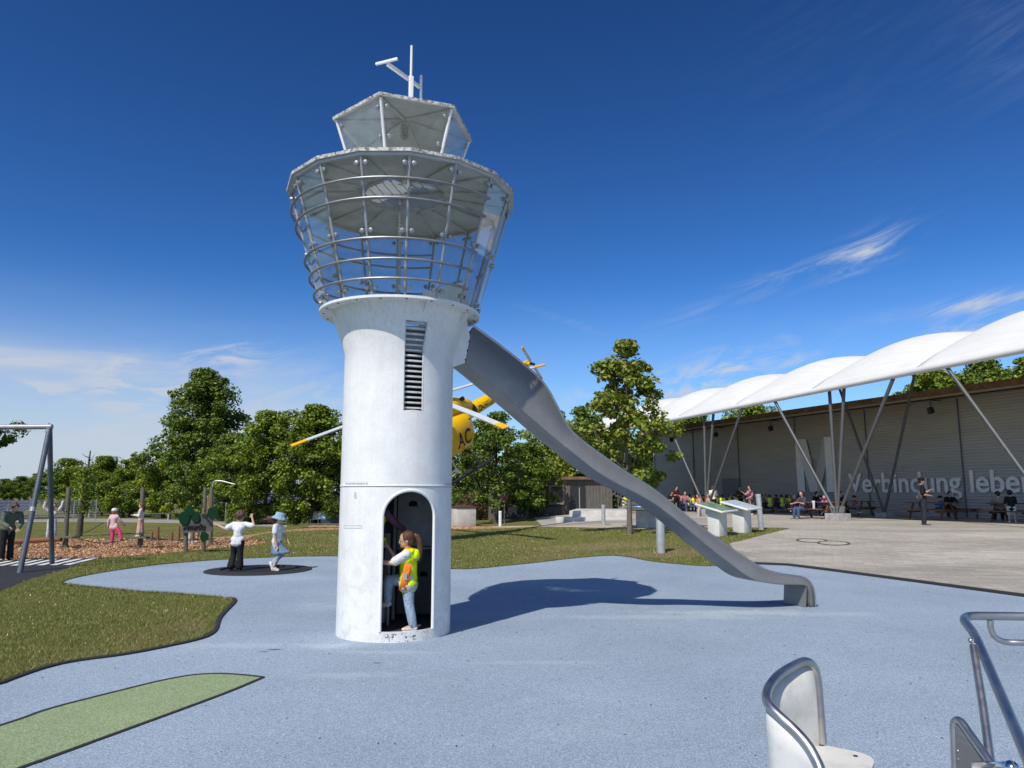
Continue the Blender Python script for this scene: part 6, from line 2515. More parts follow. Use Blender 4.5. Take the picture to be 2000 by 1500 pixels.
# registration on the boom, left side, reading from nose to tail
for m in glyph_row('D-HILF', 2.14, 3.06, -0.11, 0.22, 0.006):
    vv = []
    for (x, y, z) in m.v:
        r, cz = boom_r(-x)
        a = z / r
        rr = r + 0.006 - y * 0.6
        vv.append((-x, rr * math.cos(a), cz + rr * math.sin(a)))
    m.v = vv
    m.build('letter', BLACKPAINT, boom, smooth=0)
for m in glyph_row('AC', 0.20, 0.90, -1.90, 0.52, 0.006):
    m.v = [(-x, pod_y(-x, z) + 0.012 - y, z) for (x, y, z) in m.v]
    m.build('letter', BLACKPAINT, cabin, smooth=0)
# clamshell seam and latch at the rear, small vent
mb = MB(); mb.box((-1.02, 0.74, -1.10), (0.10, 0.05, 0.03)); mb.build('latch', DARK, cabin, smooth=0)
mb = MB(); mb.prism([(-5.0, -1.0), (-5.55, -1.0), (-5.86, -0.42), (-5.6, -0.38)], 0.09); mb.build('tail_fin', YELLOW, heli, smooth=0)
mb = MB(); mb.box((-4.85, 0, -1.02), (0.34, 1.2, 0.05), bev=0.015); hs_ = mb.build('horizontal_stabiliser', YELLOW, heli)
for s_ in (1, -1):
    mb = MB(); mb.prism([(-4.65, -1.22), (-5.05, -1.24), (-5.12, -0.82), (-4.9, -0.82)], 0.04); mb.shift((0, s_ * 0.61, 0)); mb.build('end_plate', YELLOW, hs_, smooth=0)
TRH = Vector((-5.7, 0.0, -0.46))
mb = MB(); mb.tube([TRH, TRH + Vector((0, 0.22, 0))], 0.07, 10); mb.box(TRH + Vector((0, -0.02, 0)), (0.30, 0.16, 0.22), bev=0.04); tr = mb.build('tail_rotor_gearbox', YELLOW, heli)
mb = MB(); mb.tube([TRH + Vector((0, 0.20, 0)), TRH + Vector((0, 0.34, 0))], 0.045, 10)
for s_ in (1, -1): mb.box(TRH + Vector((0.09 * s_, 0.29, 0.05 * s_)), (0.14, 0.05, 0.06))
hub2 = mb.build('tail_rotor_hub', DARK, heli)
ta = R(59)
for s_ in (1, -1):
    d = Vector((math.cos(ta) * s_, 0, math.sin(ta) * s_))
    c = TRH + Vector((0, 0.29, 0))
    mb = MB(); mb.bar(c + d * 0.14, c + d * 0.74, 0.13, 0.025, (0, 1, 0)); bl = mb.build('tail_rotor_blade', BLADEM, hub2, smooth=0)
    mb = MB(); mb.bar(c + d * 0.742, c + d * 0.95, 0.13, 0.026, (0, 1, 0)); mb.build('tail_rotor_tip', ORANGE, hub2, smooth=0)
mb = MB(); mb.tube([(0, 0, -0.40), (0, 0, 0.02)], 0.09, 12); mb.ball((0, 0, 0.0), (0.20, 0.20, 0.09), 14); hub1 = mb.build('rotor_hub', DARK, heli)
for k in range(4):
    a = R(-20.07 + 90 * k)
    d = Vector((math.cos(a), math.sin(a), 0))
    droop = -0.05
    p = lambda r: d * r + Vector((0, 0, droop * (r / 4.9) ** 2 * 4.9 * 0.6))
    mb = MB(); mb.bar(p(0.15), p(0.75), 0.10, 0.06, (0, 0, 1)); mb.build('blade_root', DARK, hub1, smooth=0)
    mb = MB()
    for r0, r1 in ((0.7, 1.8), (1.8, 3.0), (3.0, 4.40)): mb.bar(p(r0), p(r1), 0.22, 0.035, (0, 0, 1))
    b = mb.build('rotor_blade', BLADEM, hub1, smooth=0)
    mb = MB(); mb.bar(p(4.402), p(4.9), 0.22, 0.036, (0, 0, 1)); mb.build('blade_tip', ORANGE, hub1, smooth=0)
for s_ in (1, -1):
    mb = MB(); mb.tube([(1.9, s_ * 1.12, -2.55), (1.7, s_ * 1.12, -2.72), (-1.3, s_ * 1.12, -2.74), (-1.5, s_ * 1.12, -2.70)], 0.055, 10); sk = mb.build('skid', DARK, heli)
    for x in (0.95, -0.75):
        mb = MB(); mb.tube([(x, s_ * 0.45, -2.18), (x, s_ * 0.85, -2.30), (x, s_ * 1.12, -2.72)], 0.045, 8); mb.build('skid_strut', DARK, heli)
    mb = MB(); mb.box((-0.15, s_ * 1.12, -2.66), (0.5, 0.22, 0.03)); mb.build('foot_step', DARK, sk, smooth=0)
mb = MB(); mb.ball((0.10, 0.75, -2.62), 0.09, 10); mb.tube([(0.10, 0.75, -2.58), (0.10, 0.60, -2.22)], 0.025, 6); mb.build('search_light', WHITE, heli)
bl_ = HUB - up * 2.2 - fw * 0.1
pole = thing('helicopter_pole', 'thick grey steel pole carrying the yellow helicopter, behind the tower', 'pole', (bl_.x, bl_.y, 0))
mb = MB(); mb.tube([(0, 0, -0.05), (0, 0, bl_.z + 0.1)], 0.16, 16); mb.build('shaft', GALV, pole)
mb = MB(); mb.lathe([(0.34, 0.0), (0.34, 0.04), (0.16, 0.05)], 20); mb.build('base_plate', GALV, pole)

# ------------------------------------------------------------------ play furniture in the right foreground
SEATW = NT('worn_white_seat')
o_ = SEATW.coord('Object')
SEATW.set(Base_Color=SEATW.mix(SEATW.ramp(SEATW.noise(o_, 7, 7, 0.7), [(0.5, 0.0), (0.75, 0.6)]), (0.66, 0.65, 0.61), (0.40, 0.385, 0.34)), Roughness=0.5)
SEATW.bump(SEATW.noise(o_, 40, 4), 0.08, 0.01)
SEATW = SEATW.mat
rimpts = [((1606, 1452), 3.98), ((1601, 1385), 3.98), ((1596, 1328), 3.98), ((1589, 1303), 3.97), ((1573, 1292), 3.94), ((1547, 1302), 3.88), ((1520, 1320), 3.80), ((1503, 1341), 3.72), ((1497, 1362), 3.65), ((1504, 1380), 3.58), ((1526, 1402), 3.52), ((1556, 1430), 3.46), ((1578, 1456), 3.41), ((1592, 1480), 3.37), ((1603, 1506), 3.33), ((1610, 1550), 3.30), ((1611, 1620), 3.28)]
rim3 = [at_depth(q[0], q[1], y) for q, y in rimpts]
rim3 = [Vector(p) for p in smooth_line([tuple(p) for p in rim3], 4)]
cen = sum(rim3, Vector()) / len(rim3)
seat = thing('carousel_seat', 'white curved bucket seat rimmed with steel tube in the foreground', 'play seat', (cen.x, cen.y, 0))
mb = MB(); mb.tube(rim3, 0.0225, 14); mb.build('tube_rim', STEEL, seat, world=True)
zs = rim3[0].z - 0.005
mb = MB()
vs = []
for p in rim3:
    vs += [p, Vector((p.x, p.y, (p.z + zs) / 2)), Vector((p.x, p.y, min(zs, p.z - 0.01) - 0.004)), Vector((p.x + 0.02 * (cen.x - p.x), p.y + 0.02 * (cen.y - p.y), 0.10))]
mb.add(vs, [(4 * i + k, 4 * i + 4 + k, 4 * i + 5 + k, 4 * i + 1 + k) for i in range(len(rim3) - 1) for k in range(3)])
o = mb.build('back_shell', SEATW, seat, world=True, smooth=70)
s_ = o.modifiers.new('thickness', 'SOLIDIFY'); s_.thickness = 0.012; s_.offset = 0
d0 = ground_at  # seat plate outline at seat height


def at_height(px, py, z):
    d = pix_ray(px, py); t = (z - CAM_H) / d.z
    return Vector((0, 0, CAM_H)) + d * t


outl = [at_height(*q, zs) for q in ((1592, 1452), (1640, 1461), (1680, 1470), (1700, 1478), (1707, 1487), (1703, 1500), (1692, 1530), (1670, 1580))]
near = [Vector((p.x, p.y, zs)) for p in rim3 if p.z < 5][::-1]
poly = [Vector(q) for q in smooth_line([tuple(q) for q in outl], 3)]
inner = [Vector((p.x + 0.012 * (1 if p.x < cen.x else 0), p.y, zs)) for p in rim3[::-1] if True]
pl2 = [(q.x, q.y) for q in poly] + [(q.x, q.y) for q in inner]
tris = tessellate_polygon([[Vector((x, y, 0)) for x, y in pl2]])
mb = MB()
n = len(pl2)
mb.add([(x, y, zs) for x, y in pl2] + [(x, y, zs - 0.016) for x, y in pl2], [tuple(t) for t in tris] + [tuple(i + n for i in reversed(t)) for t in tris] + [(i, (i + 1) % n, (i + 1) % n + n, i + n) for i in range(n)])
sp_o = mb.build('seat_plate', SEATW, seat, world=True, smooth=30)
for q in ((1604, 1456), (1671, 1477)):
    c = at_height(*q, zs)
    mb = MB(); mb.lathe([(0.011, -0.001), (0.011, 0.003), (0.001, 0.004)], 10, c=c); mb.build('screw', DARK, sp_o, world=True)
mb = MB(); mb.tube([(cen.x + 0.05, cen.y, -0.03), (cen.x + 0.05, cen.y, zs - 0.02)], 0.06, 14); mb.build('pedestal', STEEL, seat, world=True)

bars = [((2090, 1206), 3.95), ((2000, 1204), 3.98), ((1930, 1203), 4.0), ((1900, 1203), 4.0), ((1886, 1206), 3.98), ((1884, 1213), 3.90), ((1892, 1224), 3.82), ((1903, 1240), 3.72), ((1918, 1272), 3.56), ((1945, 1335), 3.28), ((1975, 1405), 3.0), ((1998, 1458), 2.80), ((2040, 1560), 2.5)]
b3 = [at_depth(q[0], q[1], y) for q, y in bars]
b3 = [Vector(p) for p in smooth_line([tuple(p) for p in b3], 4)]
rock = thing('play_rocker', 'steel tube play rocker with bent handrail at the right edge of the foreground', 'play equipment', (b3[20].x, b3[20].y, 0))
mb = MB(); mb.tube(b3, 0.0215, 14); hr = mb.build('handrail', STEEL, rock, world=True)
ib = [((1934, 1212), 4.0), ((1935, 1226), 4.0), ((1940, 1240), 4.0), ((1952, 1250), 4.0), ((1968, 1254.5), 4.0), ((2000, 1255.5), 3.98), ((2090, 1258), 3.95)]
i3 = [Vector(p) for p in smooth_line([tuple(at_depth(q[0], q[1], y)) for q, y in ib], 4)]
mb = MB(); mb.tube(i3, 0.0155, 12); mb.build('lower_bar', STEEL, hr, world=True)
e0, e1 = b3[0], i3[-1]
mb = MB(); mb.tube([tuple(e0 + Vector((-0.01, 0, 0))), tuple(e0 + Vector((0.06, 0, -0.02))), tuple(e0 + Vector((0.09, 0, -0.09))), (e0.x + 0.09, e0.y, e1.z), (e0.x + 0.09, e0.y, -0.04)], 0.0215, 14)
mb.tube([tuple(e1), (e0.x + 0.09, e0.y, e1.z)], 0.0155, 12); mb.build('end_post', STEEL, hr, world=True)
mb = MB(); mb.tube([at_depth(1901, 1262, 3.60), at_depth(1920, 1380, 3.36), at_depth(1935, 1490, 3.16)], [0.0165, 0.0175, 0.0175], 14); dm = mb.build('damper_tube', STEEL, rock, world=True)
mb = MB(); mb.tube([at_depth(1900.5, 1262, 3.60), at_depth(1899.5, 1249, 3.62)], 0.007, 8); mb.ball(at_depth(1896, 1251, 3.62), 0.012, 10); mb.ball(at_depth(1904, 1259, 3.62), 0.009, 10); mb.build('damper_joint', STEEL, dm, world=True)
lp = [((1869, 1560), 3.34), ((1866, 1500), 3.34), ((1864, 1440), 3.34), ((1863, 1418), 3.34), ((1868, 1408), 3.33), ((1878, 1411), 3.30), ((1896, 1436), 3.24), ((1925, 1476), 3.14), ((1955, 1518), 3.05), ((1990, 1570), 2.95)]
l3 = [Vector(p) for p in smooth_line([tuple(at_depth(q[0], q[1], y)) for q, y in lp], 4)]
mb = MB(); mb.tube(l3, 0.017, 12); fr_ = mb.build('backrest_tube', STEEL, rock, world=True)
mb = MB()
ip = [l3[k] for k in range(0, len(l3), 2)]
tr_ = tessellate_polygon([[Vector((p.x, p.z, 0)) for p in ip]])
mb.add(ip, [tuple(t) for t in tr_]); o = mb.build('backrest_panel', mat('grey_seat_panel', (0.16, 0.165, 0.17), 0.5, 0.1, 0.1, 6), rock, world=True, smooth=0)
s_ = o.modifiers.new('thickness', 'SOLIDIFY'); s_.thickness = 0.012; s_.offset = 0
for q in ((1871, 1467), (1872, 1483)):
    c = at_depth(*q, 3.31)
    mb = MB(); mb.ball(c, 0.006, 8, rings=5); mb.build('screw', STEEL, o, world=True)
mb = MB()
c0, c1 = at_depth(1906, 1500, 3.06), at_depth(1976, 1502, 2.86)
mb.bar(c0, c1, 0.05, 0.05, (0, 0, 1), bev=0.018)
mb.ball(c1, 0.03, 12); mb.build('chrome_bracket', mat('polished_chrome', (0.75, 0.75, 0.76), 0.1, 1.0, 0.03, 3), rock, world=True)
for c in (at_depth(1925, 1493, 3.0), at_depth(1960, 1496, 2.9)):
    mb = MB(); mb.ball(c, 0.008, 8, rings=5); mb.build('bolt', STEEL, rock, world=True)
mb = MB(); mb.tube([(b3[-1].x - 0.1, b3[-1].y + 0.3, -0.03), (b3[-1].x - 0.1, b3[-1].y + 0.3, b3[-1].z - 0.2), tuple(b3[-1])], 0.03, 12); mb.build('stand_tube', STEEL, rock, world=True)

# ------------------------------------------------------------------ picnic tables under the canopy
tb = thing('picnic_table', '', 'picnic table', (0, 0, 0))
mb = MB()
for j in range(5): mb.box((0, -0.32 + j * 0.16, 0.74), (1.9, 0.145, 0.045), bev=0.006)
mb.build('tabletop', TABLEWOOD, tb, smooth=0)
for sy in (-1, 1):
    mb = MB()
    for j in range(2): mb.box((0, sy * (0.68 + 0.15 * j), 0.44), (1.9, 0.135, 0.045), bev=0.006)
    mb.build('bench', TABLEWOOD, tb, smooth=0)
    for sx in (-0.68, 0.68):
        mb = MB(); mb.bar((sx, sy * 0.62, -0.01), (sx, sy * 0.22, 0.72), 0.09, 0.05, (1, 0, 0)); mb.build('leg', TABLEWOOD, tb, smooth=0)
for sx in (-0.63, 0.63):
    mb = MB(); mb.box((sx, 0, 0.375), (0.05, 1.6, 0.09)); mb.build('cross_beam', TABLEWOOD, tb, smooth=0)
TABLES = []
tspots = [(1330, 998, 0.0), (1412, 999, 0.1), (1508, 1001, -0.1), (1598, 1013, 0.25), (1668, 1008, 0.1), (1822, 1016, 0.15), (1902, 1012, -0.1), (1988, 1020, 0.1)]
tlab = ['picnic table at the far end of the seated group, left of the double columns', 'picnic table where children in yellow vests sit behind the green map desk', 'picnic table behind the leaning silver bollard',
        'picnic table with a white cloth hanging at its end beside the middle footing', 'picnic table right behind the middle canopy footing with pink bag', 'picnic table behind the standing man in black', 'picnic table with dark bags piled on it under the word lebe', 'picnic table at the right edge beside the boy in white shorts']
for (px, py, a), lab in zip(tspots, tlab):
    P = ground_at(px, py)
    if not TABLES:
        tb.location = P; tb.rotation_euler = (0, 0, HRZ + a); tb['label'] = lab; tb['group'] = 'picnic tables under the canopy'
        TABLES.append(tb)
    else:
        TABLES.append(dup(tb, P, HRZ + a, lab, 'picnic tables under the canopy'))

# ------------------------------------------------------------------ people


def remeshed(mb, vox, it=5, fac=0.5):
    """one continuous skin over overlapping closed shapes, as (verts, faces)"""
    me = bpy.data.meshes.new('skin')
    me.from_pydata(mb.v, [], mb.f)
    o = bpy.data.objects.new('skin', me)
    col.objects.link(o)
    m = o.modifiers.new('r', 'REMESH'); m.mode = 'VOXEL'; m.voxel_size = vox; m.adaptivity = 0
    s = o.modifiers.new('s', 'SMOOTH'); s.factor = fac; s.iterations = it
    dg = bpy.context.evaluated_depsgraph_get()
    ev = bpy.data.meshes.new_from_object(o.evaluated_get(dg))
    out = MB(); out.add([tuple(v.co) for v in ev.vertices], [tuple(p.vertices) for p in ev.polygons])
    bpy.data.objects.remove(o); bpy.data.meshes.remove(me); bpy.data.meshes.remove(ev)
    return out


SKIN = mat('skin', (0.56, 0.33, 0.235), 0.55, 0, 0.08, 14)
SKIN2 = mat('tanned_skin', (0.46, 0.26, 0.18), 0.55, 0, 0.08, 14)
EYEW = mat('eye_white', (0.75, 0.73, 0.70), 0.3, 0, 0.02, 5)
EYED = mat('eye_dark', (0.03, 0.02, 0.015), 0.2, 0, 0.02, 5)
LIP = mat('lips', (0.42, 0.15, 0.13), 0.5, 0, 0.05, 8)


def hair_mat(c):
    k = ('hair', c)
    if k not in MATS:
        MATS[k] = mat('hair', c, 0.5, 0, 0.45, 9, 0.5, 30, 0.4, stretch=(9, 9, 1.0))
    return MATS[k]


def vest_mat(base, key):
    if key not in MATS:
        t = NT('hi_vis_fabric')
        sx = t.new('ShaderNodeSeparateXYZ'); t.l.new(t.coord('Generated'), sx.inputs[0])
        z = sx.outputs[2]
        b1 = t.math('MULTIPLY', t.math('GREATER_THAN', z, 0.10), t.math('LESS_THAN', z, 0.22))
        b2 = t.math('MULTIPLY', t.math('GREATER_THAN', z, 0.40), t.math('LESS_THAN', z, 0.50)) if key != 'vest_main' else 0.0
        b = t.math('MAXIMUM', b1, b2)
        n = t.noise(t.coord('Object'), 11, 4)
        c = t.mix(b, t.ramp(n, [(0.3, tuple(x * 0.85 for x in base)), (0.7, base)]), (0.42, 0.44, 0.45))
        t.set(Base_Color=c, Roughness=0.6)
        t.bump(t.noise(t.coord('Object'), 16, 4), 0.5, 0.02)
        MATS[key] = t.mat
    return MATS[key]


HV_YEL = (0.72, 0.88, 0.0)
HV_ORA = (0.85, 0.20, 0.03)


def VV(s, d): return Vector((s * d[0], -d[1], d[2]))


def make_person(label, loc, rz, Ht, pose, fit, child=True, vox=None, group=None, hands=True):
    vox = vox or Ht * 0.0105
    root = thing('person', label, 'person', loc, rz, group)
    hh = (0.168 if child else 0.140) * Ht
    Lt, Ls = (0.205, 0.205) if child else (0.235, 0.225)
    Lt, Ls = Lt * Ht, Ls * Ht
    tor = (0.275 if child else 0.285) * Ht
    shw, hpw = (0.092 if child else 0.100) * Ht * fit.get('broad', 1.0), 0.048 * Ht
    ua, fa = 0.155 * Ht, 0.135 * Ht
    g = 1.0 if child else 0.94
    nrm = lambda v: Vector(v).normalized()
    td = nrm((pose.get('t', (0, 0, 1))[0], -pose.get('t', (0, 0, 1))[1], pose.get('t', (0, 0, 1))[2]))
    xa = Vector((1, 0, 0))
    tw = R(pose.get('twist', 0))
    sa = Matrix.Rotation(tw, 3, 'Z') @ xa
    P = Vector((0, 0, 0))
    J = {}
    for s, k in ((1, 'L'), (-1, 'R')):
        hip = P + xa * s * hpw
        kn = hip + nrm(VV(s, pose.get(k + 'th', (0.05, 0.02, -1)))) * Lt
        an = kn + nrm(VV(s, pose.get(k + 'sh', (0.03, -0.04, -1)))) * Ls
        fdv = pose.get(k + 'ft', (0.15, 1, -0.05))
        J[k + 'hip'], J[k + 'kn'], J[k + 'an'], J[k + 'fd'] = hip, kn, an, nrm(VV(s, fdv))
    ankle_h = 0.042 * Ht
    if 'pz' in pose:
        lift = pose['pz']
    else:
        lift = max(-(J[k + 'an'].z - ankle_h) for k in ('L', 'R'))
    up = Vector((0, 0, lift))
    P = P + up
    for k in J:
        if not k.endswith('fd'): J[k] = J[k] + up
    S = P + td * tor
    nb = S + td * 0.012 * Ht
    for s, k in ((1, 'L'), (-1, 'R')):
        sh = S + sa * s * shw - td * 0.018 * Ht
        el = sh + nrm(VV(s, pose.get(k + 'ua', (0.18, 0.0, -1)))) * ua
        fdir = nrm(VV(s, pose.get(k + 'fa', (0.05, 0.15, -1))))
        J[k + 'sho'], J[k + 'el'], J[k + 'wr'], J[k + 'hd'] = sh, el, el + fdir * fa, fdir
    yaw, pit = pose.get('head', (0, 0))
    RH = Matrix.Rotation(R(yaw), 3, 'Z') @ Matrix.Rotation(R(pit), 3, 'X')
    hc = nb + td * 0.035 * Ht + (RH @ Vector((0, -0.05, 0.40))) * hh
    hp = lambda x, y, z: hc + RH @ Vector((x * hh, y * hh, z * hh))
    # ---- body
    b = MB()
    r = lambda k: k * Ht * g
    b.capsule(P - xa * hpw * 0.7, r(.058), P + xa * hpw * 0.7, r(.058))
    b.capsule(P + td * tor * 0.30, r(.060), P + td * tor * 0.62, r(.064))
    b.capsule(P + td * tor * 0.12, r(.060), P + td * tor * 0.36, r(.058))
    b.capsule(P + td * tor * 0.74 - sa * shw * .45, r(.056), P + td * tor * 0.74 + sa * shw * .45, r(.056))
    b.capsule(S - sa * shw * .75 - td * r(.02), r(.036), S + sa * shw * .75 - td * r(.02), r(.036))
    b.capsule(S - td * r(.01), r(.036), nb + td * 0.05 * Ht, r(.030))
    b.capsule(nb, r(.030), hp(0, 0.05, -0.20), r(.031))
    b.ball(hp(0, 0.02, 0.08), (0.365 * hh, 0.43 * hh, 0.41 * hh), 20, RH, rings=14)
    b.ball(hp(0, -0.11, -0.20), (0.265 * hh, 0.27 * hh, 0.28 * hh), 16, RH, rings=10)
    b.ball(hp(0, -0.30, -0.36), (0.12 * hh, 0.10 * hh, 0.10 * hh), 10, RH)
    b.capsule(hp(0, -0.385, -0.02), .045 * hh, hp(0, -0.455, -0.14), .060 * hh)
    for s in (1, -1):
        b.ball(hp(s * .355, 0.03, -0.06), (.05 * hh, .085 * hh, .125 * hh), 10, RH)
    for k in ('L', 'R'):
        b.capsule(J[k + 'hip'], r(.056), J[k + 'kn'], r(.038))
        b.capsule(J[k + 'kn'], r(.037), J[k + 'kn'].lerp(J[k + 'an'], .4), r(.036))
        b.capsule(J[k + 'kn'].lerp(J[k + 'an'], .4), r(.036), J[k + 'an'], r(.023))
        b.capsule(J[k + 'an'], r(.024), J[k + 'an'] + J[k + 'fd'] * .085 * Ht - Vector((0, 0, .022 * Ht)), r(.019))
        b.capsule(J[k + 'sho'], r(.032), J[k + 'el'], r(.024))
        b.capsule(J[k + 'el'], r(.024), J[k + 'el'].lerp(J[k + 'wr'], .35), r(.024))
        b.capsule(J[k + 'el'].lerp(J[k + 'wr'], .35), r(.024), J[k + 'wr'], r(.0165))
        if hands:
            d = J[k + 'hd']
            lat = d.cross(Vector((0.3, 0.2, 1))).normalized()
            pn = d.cross(lat).normalized()
            if pn.z > 0: pn = -pn
            pc = J[k + 'wr'] + d * .034 * Ht
            b.capsule(J[k + 'wr'], r(.0155), pc - lat * .008 * Ht, r(.0135))
            b.capsule(pc - lat * .010 * Ht, r(.0125), pc + lat * .010 * Ht, r(.0125))
    body = remeshed(b, vox)
    if hands:
        for s, k in ((1, 'L'), (-1, 'R')):
            d = J[k + 'hd']
            lat = d.cross(Vector((0.3, 0.2, 1))).normalized()
            pn = d.cross(lat).normalized()
            if pn.z > 0: pn = -pn
            k0 = J[k + 'wr'] + d * .046 * Ht
            for q, (off, ln) in enumerate(((-.0155, .036), (-.0055, .041), (.0055, .039), (.0150, .031))):
                a0 = k0 + lat * off * Ht
                a1 = a0 + (d + pn * 0.25 + lat * off * 6).normalized() * ln * .5 * Ht
                a2 = a1 + (d + pn * 0.85).normalized() * ln * .5 * Ht
                body.capsule(a0, .0056 * Ht, a1, .0052 * Ht, 8)
                body.capsule(a1, .0052 * Ht, a2, .0043 * Ht, 8)
            t0 = J[k + 'wr'] + d * .020 * Ht - lat * .013 * Ht
            t1 = t0 + (d * .6 - lat * .8 + pn * .3).normalized() * .022 * Ht
            t2 = t1 + (d * .9 - lat * .25 + pn * .3).normalized() * .018 * Ht
            body.capsule(t0, .0072 * Ht, t1, .0062 * Ht, 8)
            body.capsule(t1, .0062 * Ht, t2, .0050 * Ht, 8)
    for s in (1, -1):
        body.ball(hp(s * .150, -.372, .00), (.062 * hh, .035 * hh, .038 * hh), 10, RH, m=1, rings=6)
        body.ball(hp(s * .148, -.398, .00), (.032 * hh, .018 * hh, .034 * hh), 10, RH, m=2, rings=6)
        body.capsule(hp(s * .085, -.415, .085), .014 * hh, hp(s * .225, -.375, .09), .010 * hh, 6, m=2)
    body.capsule(hp(-.085, -.375, -.265), .020 * hh, hp(.085, -.375, -.265), .020 * hh, 6, m=3)
    body.build('body', [fit.get('skin', SKIN), EYEW, EYED, LIP], root, smooth=80)
    # ---- hair
    hm = hair_mat(fit.get('hair', (0.06, 0.035, 0.02)))
    st = fit.get('style', 'short')
    rng = random.Random(int(Ht * 1000) + len(label))
    h = MB()
    h.ball(hp(0, .075, .135), (.395 * hh, .425 * hh, .395 * hh), 20, RH, rings=14)
    h.ball(hp(0, .20, -.08), (.34 * hh, .26 * hh, .32 * hh), 16, RH)
    for s in (1, -1): h.ball(hp(s * .30, .02, .08), (.10 * hh, .20 * hh, .22 * hh), 10, RH)
    if st == 'curly':
        for q in range(70):
            a, e = rng.uniform(0, 6.28), rng.uniform(-0.5, 1.5)
            p = Vector((math.cos(a) * math.cos(e), abs(math.sin(a)) * math.cos(e) if math.sin(a) < 0 and e < .5 else math.sin(a) * math.cos(e), math.sin(e)))
            if p.y < -0.45 and p.z < 0.6: continue
            h.ball(hp(p.x * .42, .08 + p.y * .44, .10 + p.z * .42), .10 * hh, 8, rings=6)
    if st in ('long', 'veil'):
        for q in range(7):
            x = -.30 + .10 * q
            h.capsule(hp(x * .9, .30, .05), .13 * hh, hc + RH @ Vector((x * hh, .38 * hh, 0)) + Vector((0, 0.02 * Ht * abs(x), -(.95 + .1 * (q % 2)) * hh)), .075 * hh)
    if st == 'pony':
        pts = [hp(0, .42, .20), hp(0, .62, .16), hp(0.01, .72, -.15), hp(0.02, .74, -.6), hp(0.0, .70, -1.05), hp(-.01, .60, -1.38)]
        rr = [.10, .15, .17, .17, .13, .03]
        for i in range(5): h.capsule(pts[i], rr[i] * hh, pts[i + 1], rr[i + 1] * hh)
        for q in range(5):
            x = -.09 + .045 * q
            h.capsule(hp(x, .68, -.2), .05 * hh, hp(x * 1.6, .66 + .05 * (q % 2), -1.15 - .12 * (q % 3)), .025 * hh)
    if st == 'bun':
        h.ball(hp(0, .34, .42), .17 * hh, 12)
        h.capsule(hp(0, .3, .2), .2 * hh, hp(0, .36, .40), .1 * hh)
    if st == 'blown':
        for q in range(9):
            z = .05 - .06 * q
            h.capsule(hp(.02 * (q - 4), .30, z), .13 * hh, hp(.10 * math.sin(q), 1.05 + .38 * ((q * 7) % 3), z - .30 + .16 * math.sin(q * 2)), .03 * hh)
    hmesh = remeshed(h, vox * 0.9, 2, 0.4)
    hmesh.build('hair', hm, root, smooth=80)
    if st == 'pony':
        m = MB(); m.tube([hp(.10 * math.cos(a), .47 + .02 * math.sin(a), .19 + .10 * math.sin(a)) for a in np.linspace(0, 5.6, 9)], .035 * hh, 6, closed=True)
        m.build('hair_tie', cloth((0.5, 0.2, 0.02)), root)
    # ---- hats
    if 'cap' in fit:
        m = MB()
        m.lathe([(.43, .10), (.435, .20), (.40, .38), (.27, .50), (.10, .555), (.001, .56)], 22)
        br = []
        for i in range(11):
            a = -math.pi + math.pi * i / 10
            br.append((.42 * math.cos(a), .42 * math.sin(a), .13))
        for i in range(11):
            a = -math.pi + math.pi * i / 10
            br.append((.36 * math.cos(a), .40 * math.sin(a) - .34 * math.sin(-a), .09))
        m.add(br, [(i, i + 1, i + 12, i + 11) for i in range(10)])
        m.v = [tuple(hp(v[0], v[1] * 1.12 + .03, v[2])) for v in m.v]
        m.build('cap', cloth(fit['cap']), root, smooth=60)
    if 'bucket' in fit:
        m = MB()
        m.lathe([(.70, -.08), (.60, .04), (.47, .16), (.445, .20), (.42, .44), (.36, .52), (.001, .545)], 28)
        m.v = [tuple(hp(v[0], v[1] * 1.1 + .03, v[2] + 0.02 * math.sin(5 * math.atan2(v[1], v[0])) * (v[2] < 0.1))) for v in m.v]
        o = m.build('bucket_hat', cloth(fit['bucket']), root, smooth=60)
        s_ = o.modifiers.new('t', 'SOLIDIFY'); s_.thickness = .012
    # ---- shirt
    e = .010 * Ht if 'shirt' in fit else 0
    tb = MB()
    hem = fit.get('hem', 0.02)
    if hem < 0: e = e + .002 * Ht
    eh = e
    tb.capsule(P - xa * hpw * .80 + td * hem * Ht, r(.059) + eh, P + xa * hpw * .80 + td * hem * Ht, r(.059) + eh)
    if hem < 0: tb.capsule(P - xa * hpw * .80 + td * .02 * Ht, r(.060) + eh, P + xa * hpw * .80 + td * .02 * Ht, r(.060) + eh)
    tb.capsule(P + td * tor * 0.10, r(.062) + e, P + td * tor * 0.36, r(.060) + e)
    tb.capsule(P + td * tor * 0.30, r(.062) + e, P + td * tor * 0.62, r(.066) + e)
    tb.capsule(P + td * tor * 0.74 - sa * shw * .45, r(.056) + e, P + td * tor * 0.74 + sa * shw * .45, r(.056) + e)
    tb.capsule(S - sa * shw * .78 - td * r(.02), r(.036) + e * .8, S + sa * shw * .78 - td * r(.02), r(.036) + e * .8)
    sl = fit.get('sleeve', 0.6)
    for k in ('L', 'R'):
        if sl <= 1.0:
            q = J[k + 'sho'].lerp(J[k + 'el'], sl)
            tb.capsule(J[k + 'sho'], r(.034) + e, q, r(.030) + e * (1.0 + .5 * (sl < .9)))
        else:
            tb.capsule(J[k + 'sho'], r(.034) + e, J[k + 'el'], r(.027) + e)
            tb.capsule(J[k + 'el'], r(.027) + e, J[k + 'el'].lerp(J[k + 'wr'], .93), r(.020) + e)
    remeshed(tb, vox, 3).build('shirt', cloth(fit.get('shirt', (0.7, 0.7, 0.7))), root, smooth=80)
    # ---- bottoms
    kind, cb = fit.get('bottom', ('trousers', (0.05, 0.06, 0.09)))[:2]
    bb = MB()
    e2 = .009 * Ht
